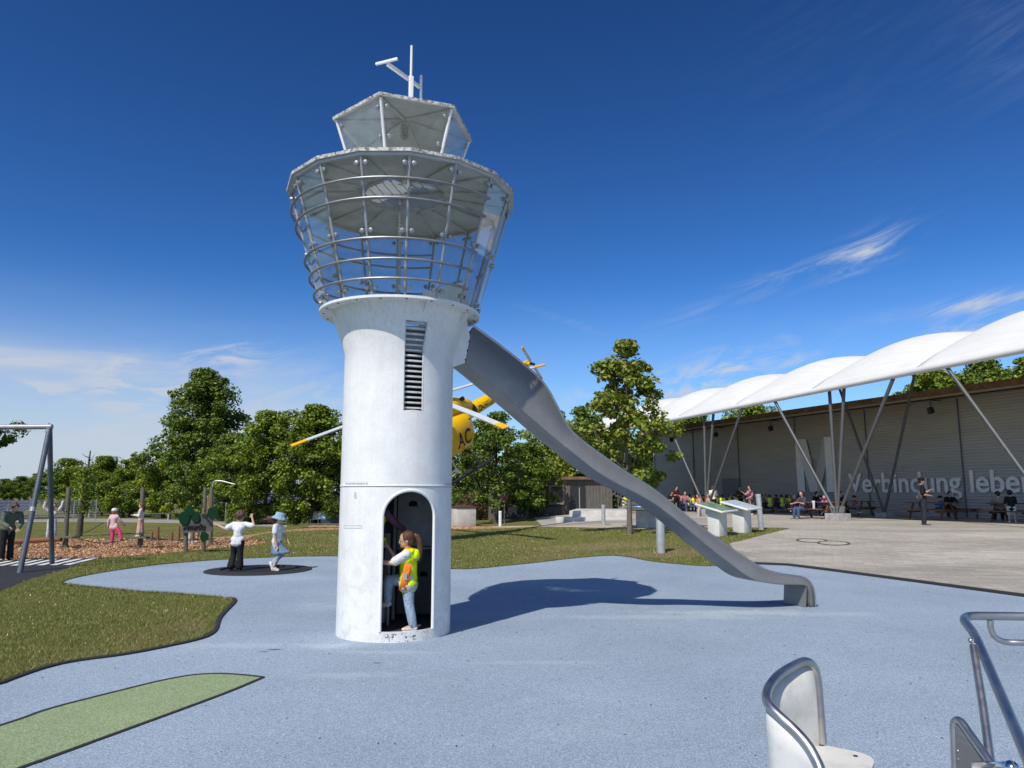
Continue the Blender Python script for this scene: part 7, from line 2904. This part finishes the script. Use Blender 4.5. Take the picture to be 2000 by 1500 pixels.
    bb.capsule(P - xa * hpw * .75 + td * .005 * Ht, r(.059) + e2 * .7, P + xa * hpw * .75 + td * .005 * Ht, r(.059) + e2 * .7)
    if kind == 'trousers':
        fl = fit.get('flare', 1.0)
        for k in ('L', 'R'):
            bb.capsule(J[k + 'hip'], r(.056) + e2, J[k + 'kn'], r(.038) + e2)
            bb.capsule(J[k + 'kn'], r(.038) + e2, J[k + 'kn'].lerp(J[k + 'an'], .55), r(.036) * (0.6 + .4 * fl) + e2)
            bb.capsule(J[k + 'kn'].lerp(J[k + 'an'], .55), r(.036) * (.6 + .4 * fl) + e2, J[k + 'kn'].lerp(J[k + 'an'], .93), r(.030) * fl + e2)
        remeshed(bb, vox, 3).build('trousers', cloth(cb), root, smooth=80)
    elif kind == 'shorts':
        for k in ('L', 'R'):
            bb.capsule(J[k + 'hip'], r(.057) + e2 * 1.4, J[k + 'hip'].lerp(J[k + 'kn'], .92), r(.048) + e2 * 1.6)
        remeshed(bb, vox, 3).build('shorts', cloth(cb), root, smooth=80)
    elif kind == 'skirt':
        ln, spread = fit['bottom'][2], fit['bottom'][3]
        drift = fit.get('drift', (0, 0))
        m = MB()
        n = 30
        rows = 7
        vs = []
        for i in range(rows):
            f = i / (rows - 1)
            for j in range(n):
                a = 2 * math.pi * j / n
                rad = (.078 + spread * f) * Ht * (1 + (.10 * f) * math.sin(7 * a + 1))
                vs.append((P.x + rad * math.cos(a) * 1.02 + drift[0] * f * f * Ht, P.y + rad * math.sin(a) * .86 - drift[1] * f * f * Ht * max(0.15, -math.sin(a) * .6 + .55), P.z + .045 * Ht - f * ln * Ht + drift[1] * .35 * f * f * Ht * max(0, -math.sin(a))))
        m.add(vs, [(i * n + j, i * n + (j + 1) % n, (i + 1) * n + (j + 1) % n, (i + 1) * n + j) for i in range(rows - 1) for j in range(n)])
        o = m.build('skirt', cloth(cb), root, smooth=70)
        s_ = o.modifiers.new('t', 'SOLIDIFY'); s_.thickness = .006
        if 'legs' in fit:
            lg = MB()
            for k in ('L', 'R'):
                lg.capsule(J[k + 'hip'], r(.056) + .004, J[k + 'kn'], r(.038) + .005)
                lg.capsule(J[k + 'kn'], r(.037) + .005, J[k + 'kn'].lerp(J[k + 'an'], .4), r(.036) + .005)
                lg.capsule(J[k + 'kn'].lerp(J[k + 'an'], .4), r(.036) + .005, J[k + 'an'], r(.023) + .005)
            remeshed(lg, vox, 3).build('leggings', cloth(fit['legs']), root, smooth=80)
    # ---- shoes
    for k in ('L', 'R'):
        a, d = J[k + 'an'], J[k + 'fd']
        sm = MB()
        dn = Vector((0, 0, -1)) if abs(d.z) < .4 else (d.cross(xa) if d.cross(xa).z < 0 else -d.cross(xa)).normalized()
        heel = a - d * .020 * Ht + dn * .020 * Ht
        toe = a + d * .090 * Ht + dn * .026 * Ht
        sm.capsule(heel, .024 * Ht, a + d * .05 * Ht + dn * .022 * Ht, .023 * Ht)
        sm.capsule(a + d * .05 * Ht + dn * .022 * Ht, .023 * Ht, toe, .0195 * Ht)
        sm.capsule(a + dn * .002 * Ht, .026 * Ht, a + d * .03 * Ht + dn * .014 * Ht, .024 * Ht)
        rm = remeshed(sm, vox * .8, 3)
        sh = rm.build('shoe', cloth(fit.get('shoe', (0.6, 0.58, 0.55))), root, smooth=80)
        so = MB()
        lat = d.cross(dn).normalized()
        so.capsule(heel + dn * .017 * Ht, .0085 * Ht, toe + dn * .012 * Ht, .0075 * Ht)
        so.v = [tuple(heel + (Vector(v) - heel) + lat * (Vector(v) - heel).dot(lat) * 1.6) for v in so.v]
        so.build('sole', cloth(fit.get('sole', (0.55, 0.54, 0.52))), sh, smooth=60)
    # ---- vest
    if 'vest' in fit:
        e3 = e + .011 * Ht
        vb = MB()
        vb.capsule(P - xa * hpw * .85 - td * .035 * Ht, r(.066) + e3, P + xa * hpw * .85 - td * .035 * Ht, r(.066) + e3)
        vb.capsule(P + td * tor * 0.08, r(.066) + e3, P + td * tor * 0.36, r(.060) + e3)
        vb.capsule(P + td * tor * 0.30, r(.062) + e3, P + td * tor * 0.66, r(.066) + e3)
        vb.capsule(P + td * tor * 0.76 - sa * shw * .42, r(.054) + e3, P + td * tor * 0.76 + sa * shw * .42, r(.054) + e3)
        vb.capsule(S - sa * shw * .62 - td * r(.014), r(.036) + e3 * .8, S + sa * shw * .62 - td * r(.014), r(.036) + e3 * .8)
        remeshed(vb, vox, 3).build('vest', fit['vest'], root, smooth=80)
    # keep joints for extras
    PJ[root.name] = dict(J=J, P=P, S=S, td=td, hc=hc, hp=hp, Ht=Ht, sa=sa, r=r, hh=hh)
    return root


PJ = {}
WHT, GREYC, BLK = (0.72, 0.72, 0.71), (0.18, 0.18, 0.19), (0.015, 0.015, 0.017)
JEANS, LJEANS, NAVY = (0.06, 0.10, 0.19), (0.30, 0.40, 0.50), (0.02, 0.03, 0.07)
BROWNH, DARKH, BLONDH = (0.075, 0.035, 0.016), (0.018, 0.012, 0.010), (0.30, 0.20, 0.10)

# the girl in the tower doorway
g1 = make_person('child in yellow orange hi-vis vest with long brown ponytail stepping inside the tower doorway', (-1.185, 8.70, 0.105), R(-93), 1.20,
                 dict(t=(0, 0.03, 1), Lth=(0.04, -0.10, -1), Lsh=(0.05, -0.22, -1), Lft=(0.05, 1, -0.03), Rth=(0.02, 1, 0.02), Rsh=(0.0, 0.02, -1), Rft=(0, 1, -0.12),
                      Lua=(0.12, 0.85, -0.52), Lfa=(-0.02, 1, 0.10), Rua=(0.05, 0.65, -0.35), Rfa=(0.05, 0.55, 0.85), head=(4, 4)),
                 dict(style='pony', hair=(0.085, 0.040, 0.018), shirt=WHT, sleeve=0.78, bottom=('trousers', LJEANS), shoe=(0.66, 0.60, 0.55), sole=(0.70, 0.68, 0.64), vest=vest_mat(HV_YEL, 'vest_main')), vox=0.0095)
q = PJ[g1.name]
r_, Ht_ = q['r'], q['Ht']
OR_ = cloth(HV_ORA)
GREYR = cloth((0.33, 0.34, 0.36))
# orange side panel and shoulder strap of the vest, grey reflective patches, hood
side = q['sa'] * 1.0
mb = MB()
zc = [(-0.055, .093), (0.02, .088), (0.08, .083), (0.14, .080)]
vs = []
for dz, off in zc:
    c = q['P'] + q['td'] * dz * Ht_ * 1.25
    for w_ in (-0.036, -.012, .012, 0.036):
        a = w_ * 1.1 / (off * 1.0)
        vs.append(c + side * (off * Ht_ + 0.058 * Ht_ * 0.62) * math.cos(a * .55) + Vector((0, (w_ + (dz - .06) * .28) * Ht_, 0)))
mb.add(vs, [(i * 4 + j, i * 4 + j + 1, i * 4 + 5 + j, i * 4 + 4 + j) for i in range(3) for j in range(3)])
o = mb.build('vest_panel', OR_, g1, smooth=60)
s_ = o.modifiers.new('t', 'SOLIDIFY'); s_.thickness = 0.004
for (dz, h_) in ((0.045, 0.055), (-0.042, 0.018)):
    c = q['P'] + q['td'] * dz * Ht_ * 1.25 + side * (0.0885 * Ht_ + 0.058 * Ht_ * .62 + 0.006) + Vector((0, (dz - .06) * .28 * Ht_, 0))
    mb = MB(); mb.box(c, (0.006, 0.030 * Ht_, h_ * Ht_ * 1.2), bev=0.002); mb.build('reflective_patch', GREYR, g1, smooth=0)
mb = MB()
sh = q['J']['Lsho']
mb.tube([q['S'] + side * .035 * Ht_ + Vector((0, 0.045 * Ht_, .022 * Ht_)), q['S'] + side * .055 * Ht_ + Vector((0, 0.0, .034 * Ht_)), q['S'] + side * .060 * Ht_ + Vector((0, -.052 * Ht_, -.015 * Ht_)), q['S'] + side * .055 * Ht_ + Vector((0, -.074 * Ht_, -.07 * Ht_))], .016 * Ht_, 8)
mb.build('shoulder_strap', OR_, g1)
mb = MB()
mb.ball(q['S'] + Vector((0, .085 * Ht_, -.03 * Ht_)), (.070 * Ht_, .035 * Ht_, .058 * Ht_), 14)
mb.capsule(q['S'] + Vector((-.055 * Ht_, .045 * Ht_, .01 * Ht_)), .026 * Ht_, q['S'] + Vector((.055 * Ht_, .045 * Ht_, .01 * Ht_)), .026 * Ht_)
remeshed(mb, 0.010, 3).build('hood', vest_mat(HV_YEL, 'vest_main'), g1, smooth=80)

g2 = make_person('child in yellow vest climbing inside the tower, mostly hidden by the door edge', (-1.625, 8.95, 0.57), R(165), 1.18,
                 dict(t=(0, 0.08, 1), Lua=(0.3, 0.5, 0.6), Lfa=(0.0, 0.4, 0.9), Rua=(0.45, 0.35, -0.55), Rfa=(0.2, 0.5, -0.3)),
                 dict(style='long', hair=DARKH, shirt=(0.20, 0.08, 0.12), sleeve=1.2, bottom=('trousers', NAVY), vest=vest_mat(HV_YEL, 'vest_yellow')))
mb = MB(); mb.box((0, 0, 0), (0.30, 0.22, 0.03), bev=0.004)
o = mb.build('step_board', INPANEL, tower); o.location = (-1.765 - TX, 8.98 - TY, 0.555)

# trampoline children
make_person('child in white T-shirt and flared black trousers, arms spread, on the trampoline', (-5.82, 16.0, 0.02), R(176), 1.34,
            dict(t=(-0.05, 0.02, 1), Lua=(0.95, 0.0, -0.50), Lfa=(0.9, 0.0, 0.42), Rua=(0.90, 0.05, -0.20), Rfa=(-0.35, 0.15, 1), Lth=(0.10, 0.18, -1), Lsh=(0.04, -0.34, -1), Lft=(0.1, 1, -0.4), Rth=(0.02, 0.0, -1), Rsh=(0.0, 0.0, -1), head=(-4, 4)),
            dict(style='curly', hair=(0.10, 0.05, 0.03), shirt=WHT, sleeve=0.72, bottom=('trousers', (0.018, 0.018, 0.02)), flare=1.75, shoe=(0.52, 0.25, 0.25), hem=-0.03, broad=0.95))
make_person('child in blue bucket hat, white T-shirt and denim skirt with hair blowing on the trampoline', (-4.98, 15.98, 0.02), R(82), 1.32,
            dict(t=(0, 0.02, 1), Rua=(0.10, 0.02, -1), Rfa=(-0.02, 0.28, -1), Lua=(0.2, 0.35, -0.9), Lfa=(-.1, 0.6, -0.8), Rth=(0.03, 0.28, -1), Rsh=(0.02, -0.34, -1), Lth=(0.05, 0.30, -1), Lsh=(0.0, -0.9, -0.8), Lft=(0, .5, -.9), head=(8, 14)),
            dict(style='blown', hair=(0.075, 0.030, 0.020), shirt=WHT, sleeve=0.6, bottom=('skirt', (0.16, 0.24, 0.36), 0.235, 0.030), drift=(0, 0.13), legs=(0.45, 0.47, 0.50), shoe=(0.65, 0.65, 0.64), bucket=(0.26, 0.40, 0.52)))

# left side
P = ground_at(10, 1096)
make_person('adult in loose grey green top with hair bun looking down at the left edge', P, R(52), 1.52,
            dict(t=(0, 0.46, 1), head=(10, 42), Lua=(0.12, 0.25, -1), Lfa=(-0.5, 0.6, -0.55), Rua=(0.12, 0.30, -1), Rfa=(-0.35, 0.8, -0.35), Lth=(0.06, -0.08, -1), Lsh=(0.04, -0.05, -1), Rth=(0.06, 0.10, -1)),
            dict(style='bun', hair=(0.09, 0.035, 0.02), shirt=(0.115, 0.145, 0.115), sleeve=1.5, hem=-0.05, broad=1.15, bottom=('trousers', BLK), flare=1.5, shoe=(0.03, 0.03, 0.03), sole=(0.05, 0.05, 0.05)), child=False)
Pq = at_depth(99, 1053, P1.y + 0.1)
make_person('child in white hooded top and pale jeans with raised arms behind the swing leg', (Pq.x, Pq.y, Pq.z), R(35), 1.15,
            dict(Lua=(0.55, 0.15, 0.75), Lfa=(0.1, 0.2, 1), Rua=(0.65, 0.1, 0.6), Rfa=(-0.1, 0.2, 1), Lth=(0.12, 0.05, -1), Rth=(0.10, -0.02, -1)),
            dict(style='short', hair=BROWNH, shirt=(0.66, 0.66, 0.63), sleeve=1.5, bottom=('trousers', (0.48, 0.54, 0.60)), shoe=(0.3, 0.3, 0.3)))
Pq = at_depth(220, 1060.5, P1.y)
make_person('child in white cap, pink striped vest and magenta leggings balancing on a rope', (Pq.x, Pq.y, Pq.z), R(170), 1.10,
            dict(t=(0.10, 0.05, 1), Lua=(0.55, 0.2, -0.8), Lfa=(0.25, 0.3, -0.8), Rua=(0.3, 0.4, -0.7), Rfa=(0.1, 0.7, -0.5), Lth=(-0.12, 0.02, -1), Lsh=(-0.03, -0.05, -1), Rth=(0.62, 0.08, -0.8), Rsh=(0.42, -0.1, -1)),
            dict(style='short', hair=(0.25, 0.12, 0.06), shirt=(0.62, 0.60, 0.58), sleeve=1.5, bottom=('trousers', (0.75, 0.045, 0.20)), shoe=(0.10, 0.09, 0.09), cap=(0.72, 0.70, 0.66), vest=None or mat('pink_striped_padding', (0.62, 0.30, 0.36), 0.8, 0, 0.1, 3, c2=(0.68, 0.52, 0.53), stretch=(0.2, 0.2, 9), bump=0.4)))
Pq = at_depth(273, 1047.5, P2.y)
make_person('child in white top and long pale pink skirt on the plank platform', (Pq.x, Pq.y, Pq.z), R(-82), 1.08,
            dict(t=(0, 0.0, 1), Lua=(0.12, 0.15, -1), Lfa=(0.05, 0.9, 0.15), Rua=(0.12, 0.2, -1), Rfa=(0.05, 0.9, 0.1)),
            dict(style='long', hair=(0.10, 0.045, 0.020), shirt=(0.66, 0.66, 0.66), sleeve=1.5, bottom=('skirt', (0.56, 0.36, 0.34), 0.43, 0.035), shoe=(0.66, 0.66, 0.64)))
for k, (px, base, Hk, rz_, lab, fit) in enumerate(((373, 1062, 1.16, 150, 'child with pale trousers standing behind the left post of the Amerika sign', dict(style='short', hair=(0.12, 0.045, 0.02), shirt=(0.5, 0.46, 0.44), bottom=('trousers', (0.50, 0.50, 0.47)), shoe=(0.66, 0.66, 0.66))),
                                                   (384, 1060, 1.02, -60, 'child in dark top standing behind the middle of the Amerika sign', dict(style='short', hair=DARKH, shirt=(0.30, 0.10, 0.12), bottom=('shorts', (0.40, 0.34, 0.30)), shoe=(0.55, 0.55, 0.55))))):
    make_person(lab, ground_at(px, base), R(rz_), Hk, dict(Lua=(0.3, 0.4, -0.8), Lfa=(0.1, 0.8, -0.1), Rua=(0.3, 0.4, -0.8), Rfa=(0.1, 0.8, 0.2)), fit, vox=0.016)

# ---- under the canopy
CG = 'people at the tables under the canopy'
VY, VO = vest_mat(HV_YEL, 'vest_yellow'), vest_mat(HV_ORA, 'vest_orange')
SIT = dict(t=(0, 0.14, 1), pz=0.50, Lth=(0.12, 1, -0.02), Lsh=(0.03, 0.05, -1), Rth=(0.12, 1, -0.02), Rsh=(0.03, 0.12, -1), Lua=(0.2, 0.55, -0.8), Lfa=(-0.25, 0.85, -0.15), Rua=(0.2, 0.6, -0.8), Rfa=(-0.2, 0.85, -0.05), head=(0, 12))
SIT2 = dict(SIT, head=(28, 6), Lua=(0.3, 0.3, -0.9), Lfa=(-0.3, 0.7, 0.2), t=(0.06, 0.22, 1))
STAND = dict(t=(0, 0.05, 1), Lua=(0.2, 0.1, -1), Lfa=(-0.15, 0.7, -0.3), Rua=(0.2, 0.15, -1), Rfa=(-0.1, 0.8, 0.1), Lth=(0.08, 0.10, -1), Rth=(0.06, -0.08, -1), head=(8, 12))


def crowd_at(px, py): return ground_at(px, py)


base_vest = make_person('child in yellow vest seated with back turned, left of the leaning silver bollard', crowd_at(1505, 1003), R(170), 1.22, SIT, dict(style='short', hair=DARKH, shirt=(0.25, 0.25, 0.27), sleeve=1.0, bottom=('trousers', NAVY), vest=VY), vox=0.017, group=CG)
base_vest['label'] = 'child in yellow vest seated with back turned, first right of the leaning silver bollard'
base_vest2 = make_person('child in yellow vest seated sideways fourth right of the leaning bollard', crowd_at(1545, 1003), R(-60), 1.20, SIT2, dict(style='long', hair=BROWNH, shirt=(0.42, 0.18, 0.22), sleeve=1.2, bottom=('trousers', JEANS), vest=VY), vox=0.017, group=CG)
base_kid = make_person('child in pink hat and patterned clothes seated beside the white cloth', crowd_at(1614, 1013), R(-40), 1.15, SIT, dict(style='short', hair=BROWNH, shirt=(0.42, 0.16, 0.26), sleeve=1.2, bottom=('trousers', (0.12, 0.14, 0.22)), cap=(0.60, 0.26, 0.34)), vox=0.017, group=CG)
base_adult = make_person('adult in grey shirt and blue jeans seated on the bench end beside the white cloth', crowd_at(1572, 1014), R(-75), 1.72, dict(SIT2, pz=0.47), dict(style='short', hair=DARKH, shirt=(0.06, 0.065, 0.08), sleeve=0.8, bottom=('trousers', JEANS), shoe=(0.10, 0.10, 0.10)), child=False, vox=0.02, group=CG)
base_stand = make_person('child in yellow orange vest and pale trousers walking in front of the far table', crowd_at(1366, 1009), R(-70), 1.20, dict(STAND, Lth=(0.05, 0.35, -1), Rth=(0.05, -0.3, -1), Rsh=(0.02, -0.35, -1)), dict(style='short', hair=BROWNH, shirt=(0.4, 0.4, 0.4), sleeve=1.2, bottom=('trousers', (0.48, 0.46, 0.43)), vest=VO), vox=0.016, group=CG)
base_woman = make_person('adult in dusty pink top and beige skirt standing just left of the leaning silver bollard', crowd_at(1468, 1006), R(-75), 1.62, dict(STAND, Rua=(0.1, 0.6, -0.8), Rfa=(0.0, 0.8, 0.6)), dict(style='long', hair=DARKH, shirt=(0.42, 0.20, 0.24), sleeve=0.9, bottom=('skirt', (0.30, 0.22, 0.18), 0.30, 0.03), legs=(0.03, 0.03, 0.035), shoe=(0.6, 0.6, 0.58)), child=False, vox=0.018, group=CG)
base_dark = make_person('adult in dark maroon top standing at the far table behind the slide rim', crowd_at(1321, 1001), R(30), 1.62, STAND, dict(style='short', hair=DARKH, shirt=(0.10, 0.015, 0.02), sleeve=0.8, bottom=('trousers', BLK)), child=False, vox=0.02, group=CG)
boy = make_person('boy in black T-shirt and white shorts standing with back turned at the right edge', crowd_at(1978, 1021), R(165), 1.38, dict(STAND, head=(-10, 6)), dict(style='curly', hair=(0.012, 0.010, 0.010), shirt=(0.014, 0.016, 0.015), sleeve=0.95, hem=-0.06, broad=1.15, bottom=('shorts', (0.62, 0.62, 0.62)), shoe=(0.6, 0.6, 0.6)), vox=0.013, group=CG)
man = make_person('man in black T-shirt and cap standing in profile before the lettering', crowd_at(1806, 1026), R(72), 1.80, dict(t=(0, -0.02, 1), Rua=(0.15, -0.15, -1), Rfa=(-0.3, 0.75, -0.1), Lua=(0.2, 0.25, -1), Lfa=(-0.1, 0.8, 0.5), Rth=(0.03, 0.0, -1), Rsh=(0.02, -0.04, -1), head=(0, 2)), dict(style='short', hair=DARKH, skin=SKIN2, shirt=(0.012, 0.012, 0.014), sleeve=0.85, hem=-0.03, bottom=('trousers', (0.028, 0.032, 0.042)), cap=(0.010, 0.010, 0.012), shoe=(0.05, 0.05, 0.06), sole=(0.35, 0.35, 0.35)), child=False, vox=0.014, group=CG)
q = PJ[man.name]
bag = thing('shoulder_bag', 'grey shoulder bag hanging on the back of the standing man', 'bag', man.location, R(72))
mb = MB()
c = q['P'] + Vector((-.10, .10, .16))
mb.ball(c, (.17, .10, .20), 14); mb.capsule(c + Vector((0, 0, -.12)), .10, c + Vector((0, 0, .10)), .09)
remeshed(mb, 0.016, 3).build('pouch', cloth((0.075, 0.075, 0.085)), bag, smooth=80)
mb = MB(); mb.tube([c + Vector((-.03, .03, .16)), q['S'] + Vector((-.10, .075, .02)), q['S'] + Vector((-.06, -.02, .055)), q['S'] + Vector((0, -.12, -.10)), q['P'] + Vector((.12, -.10, .12))], .017, 8); mb.build('strap', cloth((0.05, 0.05, 0.055)), bag)
mb = MB(); mb.box(c + Vector((-.02, .10, -.05)), (.08, .02, .10), bev=.006); mb.build('pocket', cloth((0.35, 0.22, 0.17)), bag)

FB = {}


def C_(c): return cloth(c)


spots = [
    (base_vest, 1319, 1000, 175, 'child in yellow vest seated at the far table nearest the slide rim', dict(hair=hair_mat(BROWNH))),
    (base_adult, 1309, 999, 20, 'adult in black seated leftmost at the far table', dict(shirt=C_(BLK), trousers=C_(NAVY))),
    (base_adult, 1338, 1000, -20, 'adult in dusty rose top seated right of the maroon one at the far table', dict(shirt=C_((0.36, 0.17, 0.20)), hair=hair_mat(BROWNH))),
    (base_stand, 1383, 1007, 100, 'child in orange vest standing second in front of the far table', dict(trousers=C_((0.10, 0.11, 0.13)), hair=hair_mat(BLONDH))),
    (base_dark, 1394, 1004, 170, 'person in white shirt seen from behind between the double columns and the crossing strut', dict(shirt=C_(WHT), hair=hair_mat((0.10, 0.03, 0.02)))),
    (base_vest, 1411, 1003, 150, 'child in yellow vest seated directly behind the green map desk', dict(hair=hair_mat(DARKH))),
    (base_vest2, 1424, 1001, 10, 'child in yellow vest seated sideways just left of the blue map desk', dict(shirt=C_(BLK))),
    (base_kid, 1433, 1000, 20, 'child in black seated behind the blue map desk', dict(shirt=C_(BLK), cap=C_((0.02, 0.02, 0.02)))),
    (base_dark, 1446, 1001, 10, 'adult in black standing near the crossing struts left of the pink one', dict(shirt=C_((0.06, 0.06, 0.03)))),
    (base_vest, 1440, 1003, -150, 'child in yellow vest seated in front of the adult in black near the crossing struts', dict()),
    (base_vest, 1487, 1001, 90, 'child in yellow vest partly hidden behind the leaning silver bollard', dict(hair=hair_mat(BROWNH))),
    (base_vest, 1529, 1003, -165, 'child in yellow vest seated with back turned, third right of the leaning bollard', dict(shirt=C_((0.10, 0.10, 0.25)))),
    (base_kid, 1517, 1000, 0, 'child in dark clothes facing the camera between two yellow vests', dict(shirt=C_((0.05, 0.04, 0.06)), cap=C_((0.02, 0.015, 0.015)))),
    (base_kid, 1555, 1007, -50, 'child in maroon with pale hair left of the adult in jeans', dict(shirt=C_((0.16, 0.025, 0.04)), cap=C_((0.45, 0.42, 0.38)))),
    (base_adult, 1592, 1007, 30, 'dark haired adult in black seated behind the white cloth', dict(shirt=C_(BLK), trousers=C_(BLK))),
    (base_adult, 1641, 1008, 10, 'adult in black seated behind the middle canopy footing', dict(shirt=C_((0.02, 0.02, 0.025)), trousers=C_(BLK))),
    (base_kid, 1843, 1014, -100, 'child in blue hooded top bending over the table right of the standing man', dict(shirt=C_((0.035, 0.12, 0.30)), trousers=C_((0.03, 0.09, 0.22)), cap=C_((0.015, 0.012, 0.012)))),
    (base_adult, 1856, 1012, -20, 'dark haired adult seated behind the child in blue', dict(shirt=C_(BLK), trousers=C_(BLK))),
    (base_adult, 1957, 1019, 160, 'adult in cream and black top seated left of the boy in white shorts', dict(shirt=C_((0.30, 0.25, 0.21)), trousers=C_(BLK))),
    (base_vest, 1347, 1000, 160, 'child in yellow vest seated right of the adult in dusty rose at the far table', dict(hair=hair_mat(DARKH))),
    (base_vest2, 1356, 1002, -30, 'child in yellow vest seated sideways behind the walking child in the orange vest', dict(shirt=C_((0.30, 0.30, 0.32)))),
    (base_kid, 1374, 1000, 10, 'child in dark red top seated between the two orange vests', dict(shirt=C_((0.22, 0.03, 0.04)), cap=C_((0.03, 0.02, 0.015)))),
    (base_vest, 1402, 1001, -20, 'child in yellow vest facing the camera right of the person in white', dict(hair=hair_mat(BLONDH), shirt=C_((0.35, 0.35, 0.4)))),
    (base_vest2, 1455, 1002, 60, 'child in yellow vest seated sideways at the feet of the adult in dusty pink', dict(hair=hair_mat(DARKH))),
    (base_vest, 1497, 1000, 0, 'child in yellow vest facing the camera just right of the leaning bollard', dict(shirt=C_((0.05, 0.05, 0.06)))),
    (base_vest2, 1537, 1001, 120, 'child in yellow vest and dark top seated sideways behind the third yellow back', dict(shirt=C_((0.03, 0.03, 0.05)), hair=hair_mat(DARKH))),
    (base_adult, 1563, 1003, 10, 'adult in dark red top seated left of the adult in jeans', dict(shirt=C_((0.14, 0.03, 0.04)), trousers=C_(BLK), hair=hair_mat((0.3, 0.28, 0.25)))),
    (base_kid, 1603, 1009, 20, 'child in navy top seated between the white cloth and the pink hat', dict(shirt=C_((0.03, 0.05, 0.14)), cap=C_((0.02, 0.015, 0.015)))),
    (base_kid, 1668, 1010, 40, 'child in faded red top seated right behind the middle footing', dict(shirt=C_((0.28, 0.09, 0.09)), cap=C_((0.03, 0.02, 0.02)))),
    (base_adult, 1878, 1011, 40, 'adult in black seated behind the rucksack pile', dict(shirt=C_((0.02, 0.02, 0.025)), trousers=C_(BLK))),
    (base_stand, 1221, 1004, 20, 'child in yellow vest standing on the concrete platform under the canopy', dict(vest=VY, trousers=C_((0.45, 0.40, 0.38)))),
]
for src, px, py, rz_, lab, rec in spots:
    dup(src, crowd_at(px, py), R(rz_), lab, CG, rec)

# bags on the table and the white cloth
tt = TABLES[6]
for k, (dx, dy, c, s_, lab) in enumerate(((-0.55, 0.0, (0.015, 0.015, 0.017), 1.0, 'black rucksack lying leftmost on the table under the word lebe'), (-0.15, -0.1, (0.42, 0.16, 0.26), 0.85, 'pink and white rucksack in the middle of the bag pile'), (0.30, 0.05, (0.02, 0.02, 0.022), 1.15, 'large black rucksack lying rightmost on the bag table'))):
    o3 = Vector(tt.location) + UX * dx + UY * dy
    root = thing('rucksack', lab, 'rucksack', (o3.x, o3.y, tt.location.z + 0.762), HRZ + 0.4 * k, group='rucksacks on the bag table')
    mb = MB(); mb.capsule((-.14, 0, .12 * s_), .12 * s_, (.14, 0, .12 * s_), .11 * s_); mb.ball((0.02, -.06, .13 * s_), (.16, .10, .12 * s_), 12)
    remeshed(mb, 0.02, 3).build('pack', cloth(c), root, smooth=80)
    mb = MB(); mb.tube([(-.1, -.1, .16 * s_), (-.05, -.16, .20 * s_), (.05, -.16, .18 * s_), (.1, -.1, .16 * s_)], .014, 6); mb.build('strap', cloth((0.05, 0.05, 0.055)), root)
tt = TABLES[3]
q = at_depth(1589, 985, tt.location.y - 0.6)
root = thing('hanging_cloth', 'small white cloth hanging over the end of a picnic table', 'cloth', (q.x, q.y, tt.location.z + 0.78), HRZ)
mb = MB()
vs = []
for i in range(7):
    for j in range(9):
        x = -.10 + .20 * i / 6 * (1 - .25 * j / 8)
        vs.append((x, .02 * math.sin(i * 1.7 + j * .3) + .012 * j * .2, .03 - .38 * j / 8))
mb.add(vs, [(i * 9 + j, i * 9 + j + 1, i * 9 + 10 + j, i * 9 + 9 + j) for i in range(6) for j in range(8)])
o = mb.build('fabric', cloth(WHT), root, smooth=70)
s2 = o.modifiers.new('t', 'SOLIDIFY'); s2.thickness = 0.006
